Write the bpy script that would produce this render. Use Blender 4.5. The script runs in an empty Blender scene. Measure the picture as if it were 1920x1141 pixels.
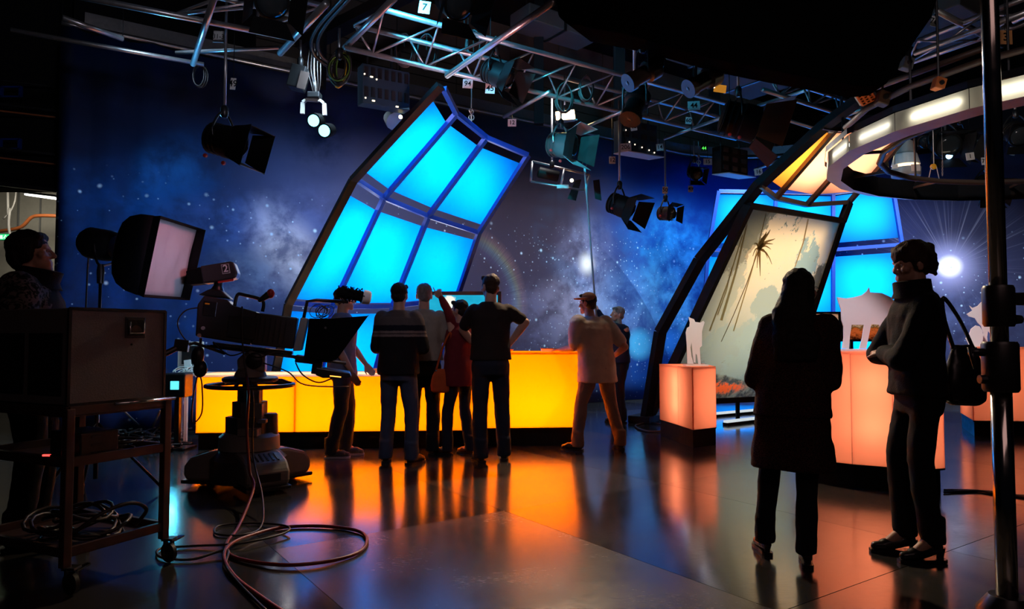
import bpy, bmesh, math, random
from mathutils import Vector, Matrix
V = Vector
random.seed(7)
SC = bpy.context.scene
COL = SC.collection
# ------------------------------------------------------------------ camera, world, exposure
F, CX, CY, EYE = 1330.0, 960.0, 570.5, 1.22
TILT = math.atan(57.5 / F)
cam_d = bpy.data.cameras.new('camera')
cam_d.sensor_width = 36.0
cam_d.lens = F / 1920.0 * 36.0
cam_d.clip_start = 0.05
cam = bpy.data.objects.new('camera', cam_d)
cam.location = (0, 0, EYE)
cam.rotation_euler = (math.pi / 2 + TILT, 0, 0)
COL.objects.link(cam)
SC.camera = cam
w = bpy.data.worlds.new('studio_world')
w.use_nodes = True
w.node_tree.nodes['Background'].inputs[0].default_value = (0.25, 0.3, 0.5, 1)
w.node_tree.nodes['Background'].inputs[1].default_value = 0.004
SC.world = w
SC.view_settings.view_transform = 'Standard'
SC.view_settings.look = 'None'
SC.view_settings.exposure = 0.0
SC.view_settings.gamma = 1.0
SC.view_settings.use_curve_mapping = False
SC.cycles.use_denoising = True
SC.cycles.max_bounces = 6
SC.cycles.diffuse_bounces = 3
SC.cycles.glossy_bounces = 4
SC.cycles.sample_clamp_indirect = 4.0
SC.cycles.caustics_reflective = False
SC.cycles.caustics_refractive = False

UPV = V((0, -math.sin(TILT), math.cos(TILT)))
FWD = V((0, math.cos(TILT), math.sin(TILT)))
def ray(px, py):
    return V((1, 0, 0)) * ((px - CX) / F) + UPV * ((CY - py) / F) + FWD
def at(px, py, Y):
    r = ray(px, py); t = Y / r.y
    return V((r.x * t, Y, EYE + r.z * t))
def hz(px, py, Z):
    r = ray(px, py); t = (Z - EYE) / r.z
    return V((r.x * t, r.y * t, Z))
def gp(px, py, z=0.0):
    return hz(px, py, z)
ANG = math.radians(34.5)           # the room is turned against the lens
E1 = V((math.cos(ANG), math.sin(ANG), 0)); E2 = V((math.sin(ANG), -math.cos(ANG), 0))
ZU = V((0, 0, 1))

# ------------------------------------------------------------------ lamps
def aim(o, loc, tgt):
    o.location = loc
    o.rotation_euler = (V(tgt) - V(loc)).to_track_quat('-Z', 'Y').to_euler()
def area(name, loc, tgt, sx, sy, power, col, spread=math.pi):
    d = bpy.data.lights.new(name, 'AREA'); d.shape = 'RECTANGLE'; d.size = sx; d.size_y = sy
    d.energy = power; d.color = col; d.spread = spread
    o = bpy.data.objects.new(name, d); aim(o, loc, tgt); COL.objects.link(o); return o
def spot(name, loc, tgt, power, col, cone=60, blend=0.6, size=0.08):
    d = bpy.data.lights.new(name, 'SPOT'); d.energy = power; d.color = col
    d.spot_size = math.radians(cone); d.spot_blend = blend; d.shadow_soft_size = size
    o = bpy.data.objects.new(name, d); aim(o, loc, tgt); COL.objects.link(o); return o
# floods that wash the printed sky cloth, hung in front of it just below the rail
C0 = V((-5.33, 8.24, 0))
for k, (st_, pw, c) in enumerate([(0.9, 170, (0.5, 0.75, 1.0)), (2.5, 260, (0.55, 0.8, 1.0)), (4.0, 270, (0.9, 0.92, 1.0)), (5.6, 190, (1.0, 0.94, 0.95)), (7.2, 200, (1.0, 0.93, 0.93)), (8.8, 330, (0.75, 0.92, 1.0)), (10.4, 380, (0.55, 0.88, 1.0))]):
    p = C0 + E1 * st_
    spot('cloth_flood', p + E2 * 2.3 + ZU * 4.45, p + ZU * 1.35, pw, c, 104, 1.0, 0.2)
for px, Yl, pw, c in ((1500, 11.6, 300, (0.7, 0.85, 1.0)), (1720, 11.2, 560, (0.88, 0.9, 1.0)), (1900, 10.6, 560, (0.85, 0.9, 1.0))):
    q = V(((px - CX) / F * Yl, Yl, 4.3)); spot('cloth_flood', q, q + V((0.35, 2.3, -2.9)), pw, c, 104, 1.0, 0.2)
# cyan key over the stage, warm work light, low fills, added spots on single things
spot('cyan_key', at(700, -40, 6.0), at(1060, 180, 8.2), 420, (0.05, 0.6, 1.0), 75, 0.8, 0.1)
spot('cyan_key', at(1010, -120, 5.2), at(1068, 268, 8.8), 900, (0.05, 0.75, 1.0), 16, 0.5, 0.06)  # added narrow spot to brighten the barn doors of one lamp
spot('cyan_leaf', at(900, 470, 7.9), at(1068, 280, 8.7), 220, (0.05, 0.75, 1.0), 14, 0.6, 0.1)  # added from below, strengthens the window glow on the barn doors
spot('cyan_rig', at(300, 240, 7.2), at(430, 0, 6.4), 70, (0.1, 0.5, 1.0), 110, 0.8, 0.1)
spot('pink_rig', at(830, 330, 6.0), at(900, 60, 7.2), 120, (1.0, 0.45, 0.5), 100, 0.8, 0.1)
spot('blue_rig', at(1400, 380, 9.0), at(1430, 150, 8.6), 160, (0.1, 0.6, 1.0), 120, 0.8, 0.1)
spot('group_front', V((-0.9, 3.0, 3.9)), V((-0.9, 7.1, 1.0)), 75, (0.85, 0.8, 1.0), 38, 0.8, 0.15)
spot('warm_pool', at(1062, 222, 8.3), gp(1130, 1010), 800, (1.0, 0.72, 0.45), 70, 0.7, 0.12)
spot('cyan_floor', at(640, 120, 7.0), gp(330, 850), 120, (0.1, 0.65, 1.0), 40, 0.7, 0.1)
spot('figure_fill', at(1330, 165, 6.2), at(1300, 640, 8.2), 760, (1.0, 0.86, 0.74), 14, 0.6, 0.08)  # added spots that brighten the animal cutouts
spot('figure_fill', at(1500, 60, 4.8), at(1620, 610, 5.7), 360, (0.95, 0.8, 0.9), 18, 0.6, 0.08)
spot('figure_fill', at(1700, 290, 6.8), at(1835, 610, 8.9), 520, (1.0, 0.85, 0.85), 20, 0.6, 0.08)
spot('ring_inner', V((5.4, 7.4, 3.75)), V((5.7, 9.9, 3.5)), 34, (1.0, 0.93, 0.85), 84, 0.7, 0.1)  # added spot so the plates inside the ring can be read
spot('softbox_red', at(640, 300, 5.0), at(325, 490, 5.4), 30, (1.0, 0.25, 0.3), 40, 0.7, 0.05)
spot('softbox_blue', at(900, 560, 3.2), at(325, 490, 5.5), 120, (0.5, 0.62, 1.0), 16, 0.7, 0.3)
spot('rig_front', V((0.0, 0.5, 3.5)), V((-2.6, 7.0, 5.7)), 190, (0.85, 0.86, 1.0), 52, 0.5, 0.2)  # added front light that lifts the trusses and number plates
spot('rig_front', V((1.0, 0.5, 3.5)), V((3.2, 8.0, 5.9)), 190, (1.0, 0.86, 0.86), 52, 0.5, 0.2)
spot('rail_warm', at(610, 300, 8.6), at(530, 122, 9.4), 40, (1.0, 0.8, 0.62), 36, 0.8, 0.05)  # added to brighten the backdrop rail
spot('desk_cyan', at(560, 300, 7.4), at(350, 690, 8.4), 130, (0.15, 0.75, 1.0), 22, 0.7, 0.06)  # extra cyan spot added for the monitor on the desk
area('room_fill', V((1.0, -0.5, 3.6)), V((-0.4, 6.0, 0.8)), 2.5, 1.5, 9, (1.0, 0.62, 0.6))
area('case_fill', V((0.6, 2.4, 2.4)), V((-2.0, 3.6, 1.0)), 0.6, 0.6, 1.5, (1.0, 0.42, 0.38))

# ------------------------------------------------------------------ materials
class NT:
    def __init__(s, name):
        s.m = bpy.data.materials.new(name); s.m.use_nodes = True
        s.t = s.m.node_tree; s.t.nodes.clear()
        s.out = s.t.nodes.new('ShaderNodeOutputMaterial')
    def node(s, ty, **kw):
        n = s.t.nodes.new('ShaderNode' + ty)
        for k, v in kw.items(): setattr(n, k, v)
        return n
    def put(s, sock, v):
        if isinstance(v, bpy.types.NodeSocket): s.t.links.new(v, sock)
        elif v is not None:
            if sock.type == 'RGBA' and len(v) == 3: v = (*v, 1)
            sock.default_value = v
    def math(s, op, a, b=None, c=None, clamp=False):
        n = s.node('Math', operation=op, use_clamp=clamp)
        s.put(n.inputs[0], a); s.put(n.inputs[1], b); s.put(n.inputs[2], c); return n.outputs[0]
    def mix(s, f, a, b, blend='MIX'):
        n = s.node('Mix', data_type='RGBA', blend_type=blend)
        s.put(n.inputs[0], f); s.put(n.inputs[6], a); s.put(n.inputs[7], b); return n.outputs[2]
    def noise(s, vec, scale, detail=3, rough=0.55, dist=0.0):
        n = s.node('TexNoise'); s.put(n.inputs['Vector'], vec); n.inputs['Scale'].default_value = scale
        n.inputs['Detail'].default_value = detail; n.inputs['Roughness'].default_value = rough
        n.inputs['Distortion'].default_value = dist; return n.outputs[0]
    def range(s, v, a, b, c=0.0, d=1.0, smooth=True):
        n = s.node('MapRange', interpolation_type='SMOOTHSTEP' if smooth else 'LINEAR')
        for i, x in enumerate((v, a, b, c, d)): s.put(n.inputs[i], x)
        return n.outputs[0]
    def ramp(s, f, stops):
        n = s.node('ValToRGB'); s.put(n.inputs[0], f); e = n.color_ramp.elements
        while len(e) < len(stops): e.new(0.5)
        for el, (p, c) in zip(e, stops): el.position = p; el.color = (*c, 1)
        return n.outputs[0]
    def sep(s, v):
        n = s.node('SeparateXYZ'); s.put(n.inputs[0], v); return n.outputs
    def vec(s, x, y, z=0.0):
        n = s.node('CombineXYZ')
        for i, a in enumerate((x, y, z)): s.put(n.inputs[i], a)
        return n.outputs[0]
    def coord(s, which='Object'):
        return s.node('TexCoord').outputs[which]
    def surf(s, sock):
        s.t.links.new(sock, s.out.inputs[0]); return s.m
    def princ(s, col, rough=0.5, metal=0.0, spec=0.5, bump=None, bstr=0.2, bdist=0.01, **kw):
        n = s.node('BsdfPrincipled'); s.put(n.inputs['Base Color'], col); s.put(n.inputs['Roughness'], rough)
        s.put(n.inputs['Metallic'], metal); s.put(n.inputs['Specular IOR Level'], spec)
        for k, v in kw.items(): s.put(n.inputs[k], v)
        if bump is not None:
            b = s.node('Bump'); s.put(b.inputs['Height'], bump); b.inputs['Strength'].default_value = bstr
            b.inputs['Distance'].default_value = bdist; s.t.links.new(b.outputs[0], n.inputs['Normal'])
        return n.outputs[0]
def lin(r, g, b):
    f = lambda c: (c / 255 / 12.92) if c / 255 <= 0.04045 else ((c / 255 + 0.055) / 1.055) ** 2.4
    return (f(r), f(g), f(b))
def stdmat(name, col, rough=0.5, metal=0.0, spec=0.5, var=0.12, scale=14.0, bump=0.0):
    n = NT(name); c = n.coord(); f = n.noise(c, scale, 4)
    a = tuple(x * (1 - var) for x in col); b = tuple(min(1, x * (1 + var)) for x in col)
    return n.surf(n.princ(n.mix(f, a, b), n.range(f, 0.2, 0.8, max(0.02, rough - 0.06), min(1, rough + 0.06)), metal, spec,
                          bump=f if bump else None, bstr=bump))
def clothmat(name, col, scale=160.0, bump=0.35, var=0.25):
    n = NT(name); c = n.coord(); f = n.noise(c, scale, 2); g = n.noise(c, 9, 3)
    a = tuple(x * (1 - var) for x in col); b = tuple(min(1, x * (1 + var)) for x in col)
    return n.surf(n.princ(n.mix(g, a, b), 0.85, 0, 0.2, bump=f, bstr=bump, bdist=0.004))
def backlit(name, col, rough=0.6, gloss=0.06, dens=0.0):
    """acrylic or cloth diffuser: passes the light of the lamps behind it"""
    n = NT(name); c = n.coord(); f = n.noise(c, 3.0, 2)
    t = n.node('BsdfTranslucent'); n.put(t.inputs[0], n.mix(f, col, tuple(x * 0.97 for x in col)))
    p = n.princ(tuple(min(1, 0.25 * x + 0.05) for x in col), rough, 0, 0.4)
    m = n.node('MixShader'); n.put(m.inputs[0], gloss); n.t.links.new(t.outputs[0], m.inputs[1]); n.t.links.new(p, m.inputs[2])
    return n.surf(m.outputs[0])
def glow(name, col, strength):
    n = NT(name); e = n.node('Emission'); n.put(e.inputs[0], col)
    f = n.noise(n.coord(), 30, 1); n.put(e.inputs[1], n.range(f, 0, 1, strength * 0.95, strength * 1.05))
    return n.surf(e.outputs[0])

M = {}
M['black'] = stdmat('black_paint', (0.005, 0.005, 0.006), 0.55, spec=0.15, bump=0.05)
M['matte_black'] = stdmat('matte_black_cloth', (0.004, 0.004, 0.004), 0.95, spec=0.1, scale=60, bump=0.2)
M['black_plastic'] = stdmat('black_plastic', (0.012, 0.011, 0.012), 0.38)
M['dark_metal'] = stdmat('dark_metal', (0.05, 0.05, 0.055), 0.35, 0.8)
M['steel'] = stdmat('galvanised_pipe', (0.42, 0.42, 0.44), 0.33, 0.85, var=0.2, scale=25)
M['chrome'] = stdmat('chrome', (0.7, 0.7, 0.7), 0.18, 1.0)
M['grey_paint'] = stdmat('grey_enamel', (0.3, 0.3, 0.3), 0.45)
M['light_grey'] = stdmat('light_grey_plastic', (0.5, 0.48, 0.46), 0.5)
M['white'] = stdmat('white_paint', (0.8, 0.8, 0.8), 0.5, var=0.04)
M['white_cloth'] = clothmat('white_diffusion_cloth', (0.8, 0.78, 0.8), 40, 0.3, 0.05)
M['case_grey'] = stdmat('grey_case_laminate', (0.13, 0.11, 0.105), 0.6, scale=120, var=0.3, bump=0.15)
M['blue_frame'] = stdmat('blue_painted_frame', (0.005, 0.05, 0.36), 0.5, spec=0.3)
M['rib_black'] = stdmat('black_set_rib', (0.005, 0.005, 0.007), 0.65, spec=0.15)
M['cable'] = stdmat('black_cable_rubber', (0.02, 0.014, 0.014), 0.45)
M['red_cable'] = stdmat('dark_red_cable_rubber', (0.16, 0.01, 0.01), 0.4)
M['green_cable'] = stdmat('green_yellow_cable', (0.12, 0.22, 0.03), 0.5)
M['red'] = stdmat('red_plastic', (0.5, 0.02, 0.02), 0.4)
M['yellow'] = stdmat('yellow_plastic', (0.8, 0.4, 0.02), 0.4)
M['orange_paint'] = stdmat('orange_painted_metal', (0.45, 0.12, 0.03), 0.5)
M['gel'] = stdmat('amber_gel', (0.8, 0.35, 0.03), 0.4)
n = NT('skin'); g = n.noise(n.coord(), 40, 3)
M['skin'] = n.surf(n.princ(n.mix(g, (0.42, 0.22, 0.15), (0.55, 0.31, 0.22)), 0.5, 0, 0.4, bump=g, bstr=0.05))
for nm, c in (('hair_dark', (0.012, 0.008, 0.007)), ('hair_brown', (0.04, 0.02, 0.012)), ('hair_grey', (0.16, 0.14, 0.13))):
    n = NT(nm); c0 = n.coord(); mp = n.node('Mapping'); n.put(mp.inputs[0], c0); mp.inputs[3].default_value = (90, 90, 9)
    f = n.noise(mp.outputs[0], 1.0, 3)
    M[nm] = n.surf(n.princ(n.mix(f, tuple(x * 0.5 for x in c), tuple(min(1, x * 1.6) for x in c)), 0.65, 0, 0.2, bump=f, bstr=0.6, bdist=0.01))
M['eye'] = stdmat('eye_white', (0.7, 0.68, 0.66), 0.15)
M['iris'] = stdmat('iris_dark', (0.03, 0.02, 0.015), 0.1)

# ------------------------------------------------------------------ mesh building
def frame_of(axis):
    a = V(axis).normalized(); t = ZU if abs(a.z) < 0.9 else V((1, 0, 0))
    u = a.cross(t).normalized(); return a, u, a.cross(u).normalized()
class MB:
    def __init__(s, T=None): s.v = []; s.f = []; s.uv = {}; s.T = T
    def add(s, vs, fs):
        o = len(s.v); s.v += [(s.T @ V(p)) if s.T else V(p) for p in vs]
        s.f += [tuple(o + i for i in f) for f in fs]; return s
    def obox(s, o, a, b, c):
        o, a, b, c = V(o), V(a), V(b), V(c)
        if a.cross(b).dot(c) < 0: a, b = b, a
        return s.add([o, o + a, o + a + b, o + b, o + c, o + a + c, o + a + b + c, o + b + c],
                     [(3, 2, 1, 0), (4, 5, 6, 7), (0, 1, 5, 4), (1, 2, 6, 5), (2, 3, 7, 6), (3, 0, 4, 7)])
    def box(s, c, size, R=None):
        R = R or Matrix.Identity(3); c = V(c)
        a, b, d = R @ V((size[0], 0, 0)), R @ V((0, size[1], 0)), R @ V((0, 0, size[2]))
        return s.obox(c - (a + b + d) / 2, a, b, d)
    def bar(s, p0, p1, w, h=None, up=None):
        p0, p1 = V(p0), V(p1); h = h or w; a = (p1 - p0); u = a.cross(V(up) if up else (ZU if abs(a.normalized().z) < 0.95 else V((0, 1, 0)))).normalized()
        b = u.cross(a).normalized()
        return s.obox(p0 - u * w / 2 - b * h / 2, a, u * w, b * h)
    def tube(s, pts, r, n=8, closed=False, caps=True):
        pts = [V(p) for p in pts]; N = len(pts); rs = r if isinstance(r, (list, tuple)) else [r] * N
        vs, fs = [], []; pu = None
        for i, p in enumerate(pts):
            if closed: t = pts[(i + 1) % N] - pts[i - 1]
            else: t = pts[min(i + 1, N - 1)] - pts[max(i - 1, 0)]
            a, u, w = frame_of(t)
            if pu is not None:
                u = (pu - a * pu.dot(a)); u = u.normalized() if u.length > 1e-6 else frame_of(t)[1]; w = a.cross(u)
            pu = u
            for k in range(n):
                q = 2 * math.pi * k / n; vs.append(p + (u * math.cos(q) + w * math.sin(q)) * rs[i])
        R_ = N if closed else N - 1
        for i in range(R_):
            j = (i + 1) % N
            for k in range(n):
                l = (k + 1) % n; fs.append((i * n + k, i * n + l, j * n + l, j * n + k))
        if caps and not closed: fs += [tuple(range(n - 1, -1, -1)), tuple((N - 1) * n + k for k in range(n))]
        return s.add(vs, fs)
    def lathe(s, p, axis, prof, n=16):
        a, u, w = frame_of(axis); p = V(p); vs, fs = [], []
        for t, r in prof:
            for k in range(n):
                q = 2 * math.pi * k / n; vs.append(p + a * t + (u * math.cos(q) + w * math.sin(q)) * max(r, 1e-4))
        for i in range(len(prof) - 1):
            for k in range(n):
                l = (k + 1) % n; fs.append((i * n + k, i * n + l, (i + 1) * n + l, (i + 1) * n + k))
        m = len(prof) - 1
        fs += [tuple(range(n - 1, -1, -1)), tuple(m * n + k for k in range(n))]
        return s.add(vs, fs)
    def prism(s, pts, vec):
        pts = [V(p) for p in pts]; n = len(pts); vec = V(vec)
        return s.add(pts + [p + vec for p in pts], [tuple(range(n - 1, -1, -1)), tuple(range(n, 2 * n))] +
                     [(i, (i + 1) % n, n + (i + 1) % n, n + i) for i in range(n)])
    def ball(s, c, r, R=None, n=12, m=8):
        r = (r, r, r) if isinstance(r, (int, float)) else r; c = V(c); R = R or Matrix.Identity(3); vs, fs = [], []
        vs.append(c + R @ V((0, 0, -r[2])))
        for i in range(1, m):
            b = -math.pi / 2 + math.pi * i / m
            for k in range(n):
                q = 2 * math.pi * k / n; vs.append(c + R @ V((r[0] * math.cos(b) * math.cos(q), r[1] * math.cos(b) * math.sin(q), r[2] * math.sin(b))))
        vs.append(c + R @ V((0, 0, r[2]))); T = len(vs) - 1
        for k in range(n):
            l = (k + 1) % n; fs.append((0, 1 + l, 1 + k)); fs.append((T, T - n + k, T - n + l))
            for i in range(m - 2): fs.append((1 + i * n + k, 1 + i * n + l, 1 + (i + 1) * n + l, 1 + (i + 1) * n + k))
        return s.add(vs, fs)
    def cap(s, p0, r0, p1, r1, n=12):
        p0, p1 = V(p0), V(p1); L = (p1 - p0).length
        pr = [(-r0 * math.cos(q), r0 * math.sin(q)) for q in (0.05, 0.5, 1.0)] + [(0, r0), (L, r1)] + [(L + r1 * math.cos(q), r1 * math.sin(q)) for q in (1.0, 0.5, 0.05)]
        return s.lathe(p0, p1 - p0 if L > 1e-6 else ZU, pr, n)
    def loft(s, secs, n=20):
        """closed loft over sections (centre, rx, ry) in horizontal planes"""
        vs, fs = [], []
        for c, rx, ry in secs:
            for k in range(n):
                q = 2 * math.pi * k / n; cx, sx = math.cos(q), math.sin(q)
                vs.append(V(c) + V((rx * math.copysign(abs(cx) ** 0.85, cx), ry * math.copysign(abs(sx) ** 0.85, sx), 0)))
        for i in range(len(secs) - 1):
            for k in range(n):
                l = (k + 1) % n; fs.append((i * n + k, i * n + l, (i + 1) * n + l, (i + 1) * n + k))
        m = len(secs) - 1
        return s.add(vs, fs + [tuple(range(n - 1, -1, -1)), tuple(m * n + k for k in range(n))])
    def sheet(s, p00, p10, p11, p01, nu=1, nv=1, bulge=None):
        p00, p10, p11, p01 = V(p00), V(p10), V(p11), V(p01); vs, fs = [], []; o = len(s.v)
        for j in range(nv + 1):
            for i in range(nu + 1):
                a, b = i / nu, j / nv
                p = (p00 * (1 - a) + p10 * a) * (1 - b) + (p01 * (1 - a) + p11 * a) * b
                if bulge: p = p + bulge * (4 * a * (1 - a))
                s.uv[o + len(vs)] = (a, b); vs.append(p)
        for j in range(nv):
            for i in range(nu):
                q = j * (nu + 1) + i; fs.append((q, q + 1, q + nu + 2, q + nu + 1))
        return s.add(vs, fs)
    def build(s, name, mat, parent=None, smooth=False, bevel=0.0, mods=None):
        off = V((0, 0, 0)); q = parent
        while q is not None: off += q.location; q = q.parent
        me = bpy.data.meshes.new(name)
        me.from_pydata([tuple(p - off) for p in s.v], [], s.f)
        if s.uv:
            ul = me.uv_layers.new(name='UVMap')
            for lp in me.loops: ul.data[lp.index].uv = s.uv.get(lp.vertex_index, (0, 0))
        if smooth is True: me.shade_smooth()
        elif smooth: me.shade_smooth(); me.set_sharp_from_angle(angle=math.radians(smooth))
        me.materials.append(mat)
        o = bpy.data.objects.new(name, me); o.parent = parent; COL.objects.link(o)
        if bevel:
            b = o.modifiers.new('bevel', 'BEVEL'); b.width = bevel; b.segments = 2; b.limit_method = 'ANGLE'
        for f in (mods or ()): f(o)
        return o
def thing(name, label, cat, loc, group=None):
    o = bpy.data.objects.new(name, None); o.empty_display_size = 0.1; o.location = loc; COL.objects.link(o)
    return tag(o, label, cat, group)
def tag(o, label, cat, group=None, kind=None):
    o['label'] = label; o['category'] = cat
    if group: o['group'] = group
    if kind: o['kind'] = kind
    return o
def struct(o, label=None):
    o['kind'] = 'structure'
    if label: o['label'] = label
    return o
def text(s, c, xdir, ydir, height, mat, parent, name='number', bold=False):
    cu = bpy.data.curves.new(name, 'FONT'); cu.body = s; cu.align_x = 'CENTER'; cu.align_y = 'CENTER'; cu.size = height * 1.35; cu.extrude = 0.0008
    if bold: cu.offset = 0.02 * height
    tmp = bpy.data.objects.new(name, cu); me = bpy.data.meshes.new_from_object(tmp); bpy.data.objects.remove(tmp)
    me.materials.clear(); me.materials.append(mat); o = bpy.data.objects.new(name, me)
    x, y = V(xdir).normalized(), V(ydir).normalized(); z = x.cross(y).normalized(); y = z.cross(x)
    off = V((0, 0, 0)); q = parent
    while q is not None: off += q.location; q = q.parent
    m = Matrix((x, y, z)).transposed().to_4x4(); m.translation = V(c) - off
    o.matrix_local = m; o.parent = parent; COL.objects.link(o); return o
def arc(c, u, w, r, a0, a1, n):
    return [V(c) + V(u) * r * math.cos(a0 + (a1 - a0) * i / n) + V(w) * r * math.sin(a0 + (a1 - a0) * i / n) for i in range(n + 1)]
def smoothpath(pts, n=6):
    pts = [V(p) for p in pts]; out = []
    for i in range(len(pts) - 1):
        p0, p1, p2, p3 = pts[max(i - 1, 0)], pts[i], pts[i + 1], pts[min(i + 2, len(pts) - 1)]
        for k in range(n):
            t = k / n
            out.append(0.5 * ((2 * p1) + (p2 - p0) * t + (2 * p0 - 5 * p1 + 4 * p2 - p3) * t * t + (3 * p1 - 3 * p2 + p3 - p0) * t ** 3))
    return out + [pts[-1]]
# ================================================================== SETTING
P0 = gp(945, 957)                                    # a joint crossing of the sheet floor
def floormat(name, base, rough, spec):
    n = NT(name); c = n.coord('Object'); mp = n.node('Mapping'); n.put(mp.inputs[0], c); mp.inputs[2].default_value = (0, 0, -ANG); mp.inputs[3].default_value = (6, 60, 6)
    sc = n.noise(mp.outputs[0], 3.0, 4, 0.6); bl = n.noise(c, 1.3, 4); sp = n.noise(c, 420, 1)
    col = n.mix(n.range(sp, 0.62, 0.75), n.mix(bl, tuple(x * 0.75 for x in base), tuple(x * 1.25 for x in base)), tuple(x * 2.2 for x in base))
    r = n.math('ADD', n.range(sc, 0.3, 0.75, rough - 0.03, rough + 0.05), n.range(bl, 0.3, 0.7, 0, 0.05))
    return n.surf(n.princ(col, r, 0, spec, bump=sc, bstr=0.025, bdist=0.002))
FL = [floormat('sheet_floor_dark', (0.022, 0.021, 0.022), 0.12, 0.85), floormat('sheet_floor_mid', (0.05, 0.046, 0.043), 0.2, 0.8),
      floormat('sheet_floor_grey', (0.034, 0.032, 0.031), 0.15, 0.85)]
fb = MB(); fb.obox(V((-9, -2, -0.12)), V((22, 0, 0)), V((0, 20, 0)), V((0, 0, 0.115)))
floor = struct(fb.build('floor', M['black']))
TW, TL = 1.58, 2.19
for i in range(-7, 9):
    for j in range(-7, 7):
        o = P0 + E1 * (i * TW) + E2 * (j * TL)
        c = o + E1 * TW / 2 + E2 * TL / 2
        if not (-8.2 < c.x < 12 and -1.2 < c.y < 16.5): continue
        b = MB(); g = 0.0015
        b.obox(o + E1 * g + E2 * g + V((0, 0, -0.006)), E1 * (TW - 2 * g), E2 * (TL - 2 * g), V((0, 0, 0.006 - 0.0006 * ((i * 3 + j * 5) % 3))))
        k = 1 if (i == -1 and j in (0, 1)) else (2 if (i + j) % 2 else 0)
        b.build('floor_sheet', FL[k], floor)

# ---- printed sky cloth, hung along the back and round the corner
S0 = V((-5.33, 8.24, 0)); CLOTH_H = 4.86
plan = [S0 + E1 * s for s in [0.12 * k for k in range(18)] + [2.4 + 0.55 * k for k in range(16)]]
cc = plan[-1]; dirA = ANG; seg = 0.5
while dirA > math.radians(-14):
    dirA -= math.radians(9); cc = cc + V((math.cos(dirA), math.sin(dirA), 0)) * 0.42; plan.append(cc)
for k in range(9): cc = cc + V((math.cos(dirA), math.sin(dirA), 0)) * 0.6; plan.append(cc)
us = [0.0]
for a, b in zip(plan, plan[1:]): us.append(us[-1] + (b - a).length)
def cloth_uv(px, py):
    r = ray(px, py); best = None
    for i in range(len(plan) - 1):
        a, b = plan[i], plan[i + 1]; d = b - a
        den = r.x * d.y - r.y * d.x
        if abs(den) < 1e-9: continue
        t = (a.x * d.y - a.y * d.x) / den; s = (a.x * r.y - a.y * r.x) / den
        lo_ = -200.0 if i == 0 else -0.001; hi_ = 200.0 if i == len(plan) - 2 else 1.001
        if t > 0 and lo_ <= s <= hi_: best = (us[i] + s * d.length, EYE + r.z * t)
    return best
def cloth_r(px, py, dpx):
    a, b = cloth_uv(px, py - dpx), cloth_uv(px, py + dpx); return abs(a[1] - b[1]) / 2
n = NT('printed_space_cloth'); uvn = n.coord('UV'); x, y, _ = n.sep(uvn)
nz = n.noise(uvn, 0.7, 5, 0.6, 0.6); nz2 = n.noise(uvn, 2.4, 6, 0.62, 0.25)
wx = n.math('ADD', x, n.math('MULTIPLY', n.math('SUBTRACT', nz, 0.5), 1.6))
umax = us[-1]
def uat(px, py=400): return cloth_uv(px, py)[0] / umax
base = n.ramp(n.math('DIVIDE', wx, umax), [(0.0, lin(6, 22, 56)), (uat(260), lin(10, 44, 100)), (uat(430), lin(40, 58, 104)), (uat(640), lin(64, 70, 108)),
             (uat(930), lin(62, 58, 80)), (uat(1080), lin(70, 66, 92)), (uat(1230), lin(20, 66, 150)), (uat(1380), lin(16, 44, 110)), (uat(1640), lin(38, 44, 78)), (1.0, lin(54, 56, 84))])
col = base
def blob(col, px, py, rx, ry, c, k, pw=1.0, noisy=True, skew=0.0):
    u0, v0 = cloth_uv(px, py); r = cloth_r(px, py, 20) / 20; ru, rv = abs(cloth_uv(px + rx, py)[0] - cloth_uv(px - rx, py)[0]) / 2, ry * r
    dx = n.math('DIVIDE', n.math('SUBTRACT', x, u0), ru); dy = n.math('DIVIDE', n.math('SUBTRACT', y, v0), rv)
    if skew: dx = n.math('ADD', dx, n.math('MULTIPLY', dy, skew))
    d = n.math('SQRT', n.math('ADD', n.math('MULTIPLY', dx, dx), n.math('MULTIPLY', dy, dy)))
    f = n.range(d, 1.0, 0.0)
    if pw != 1.0: f = n.math('POWER', f, pw)
    if noisy: f = n.math('MULTIPLY', f, n.range(nz2, 0.32, 0.72, 0.15, 1.25))
    f = n.math('MULTIPLY', f, k, clamp=True)
    return n.mix(f, col, c)
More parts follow.
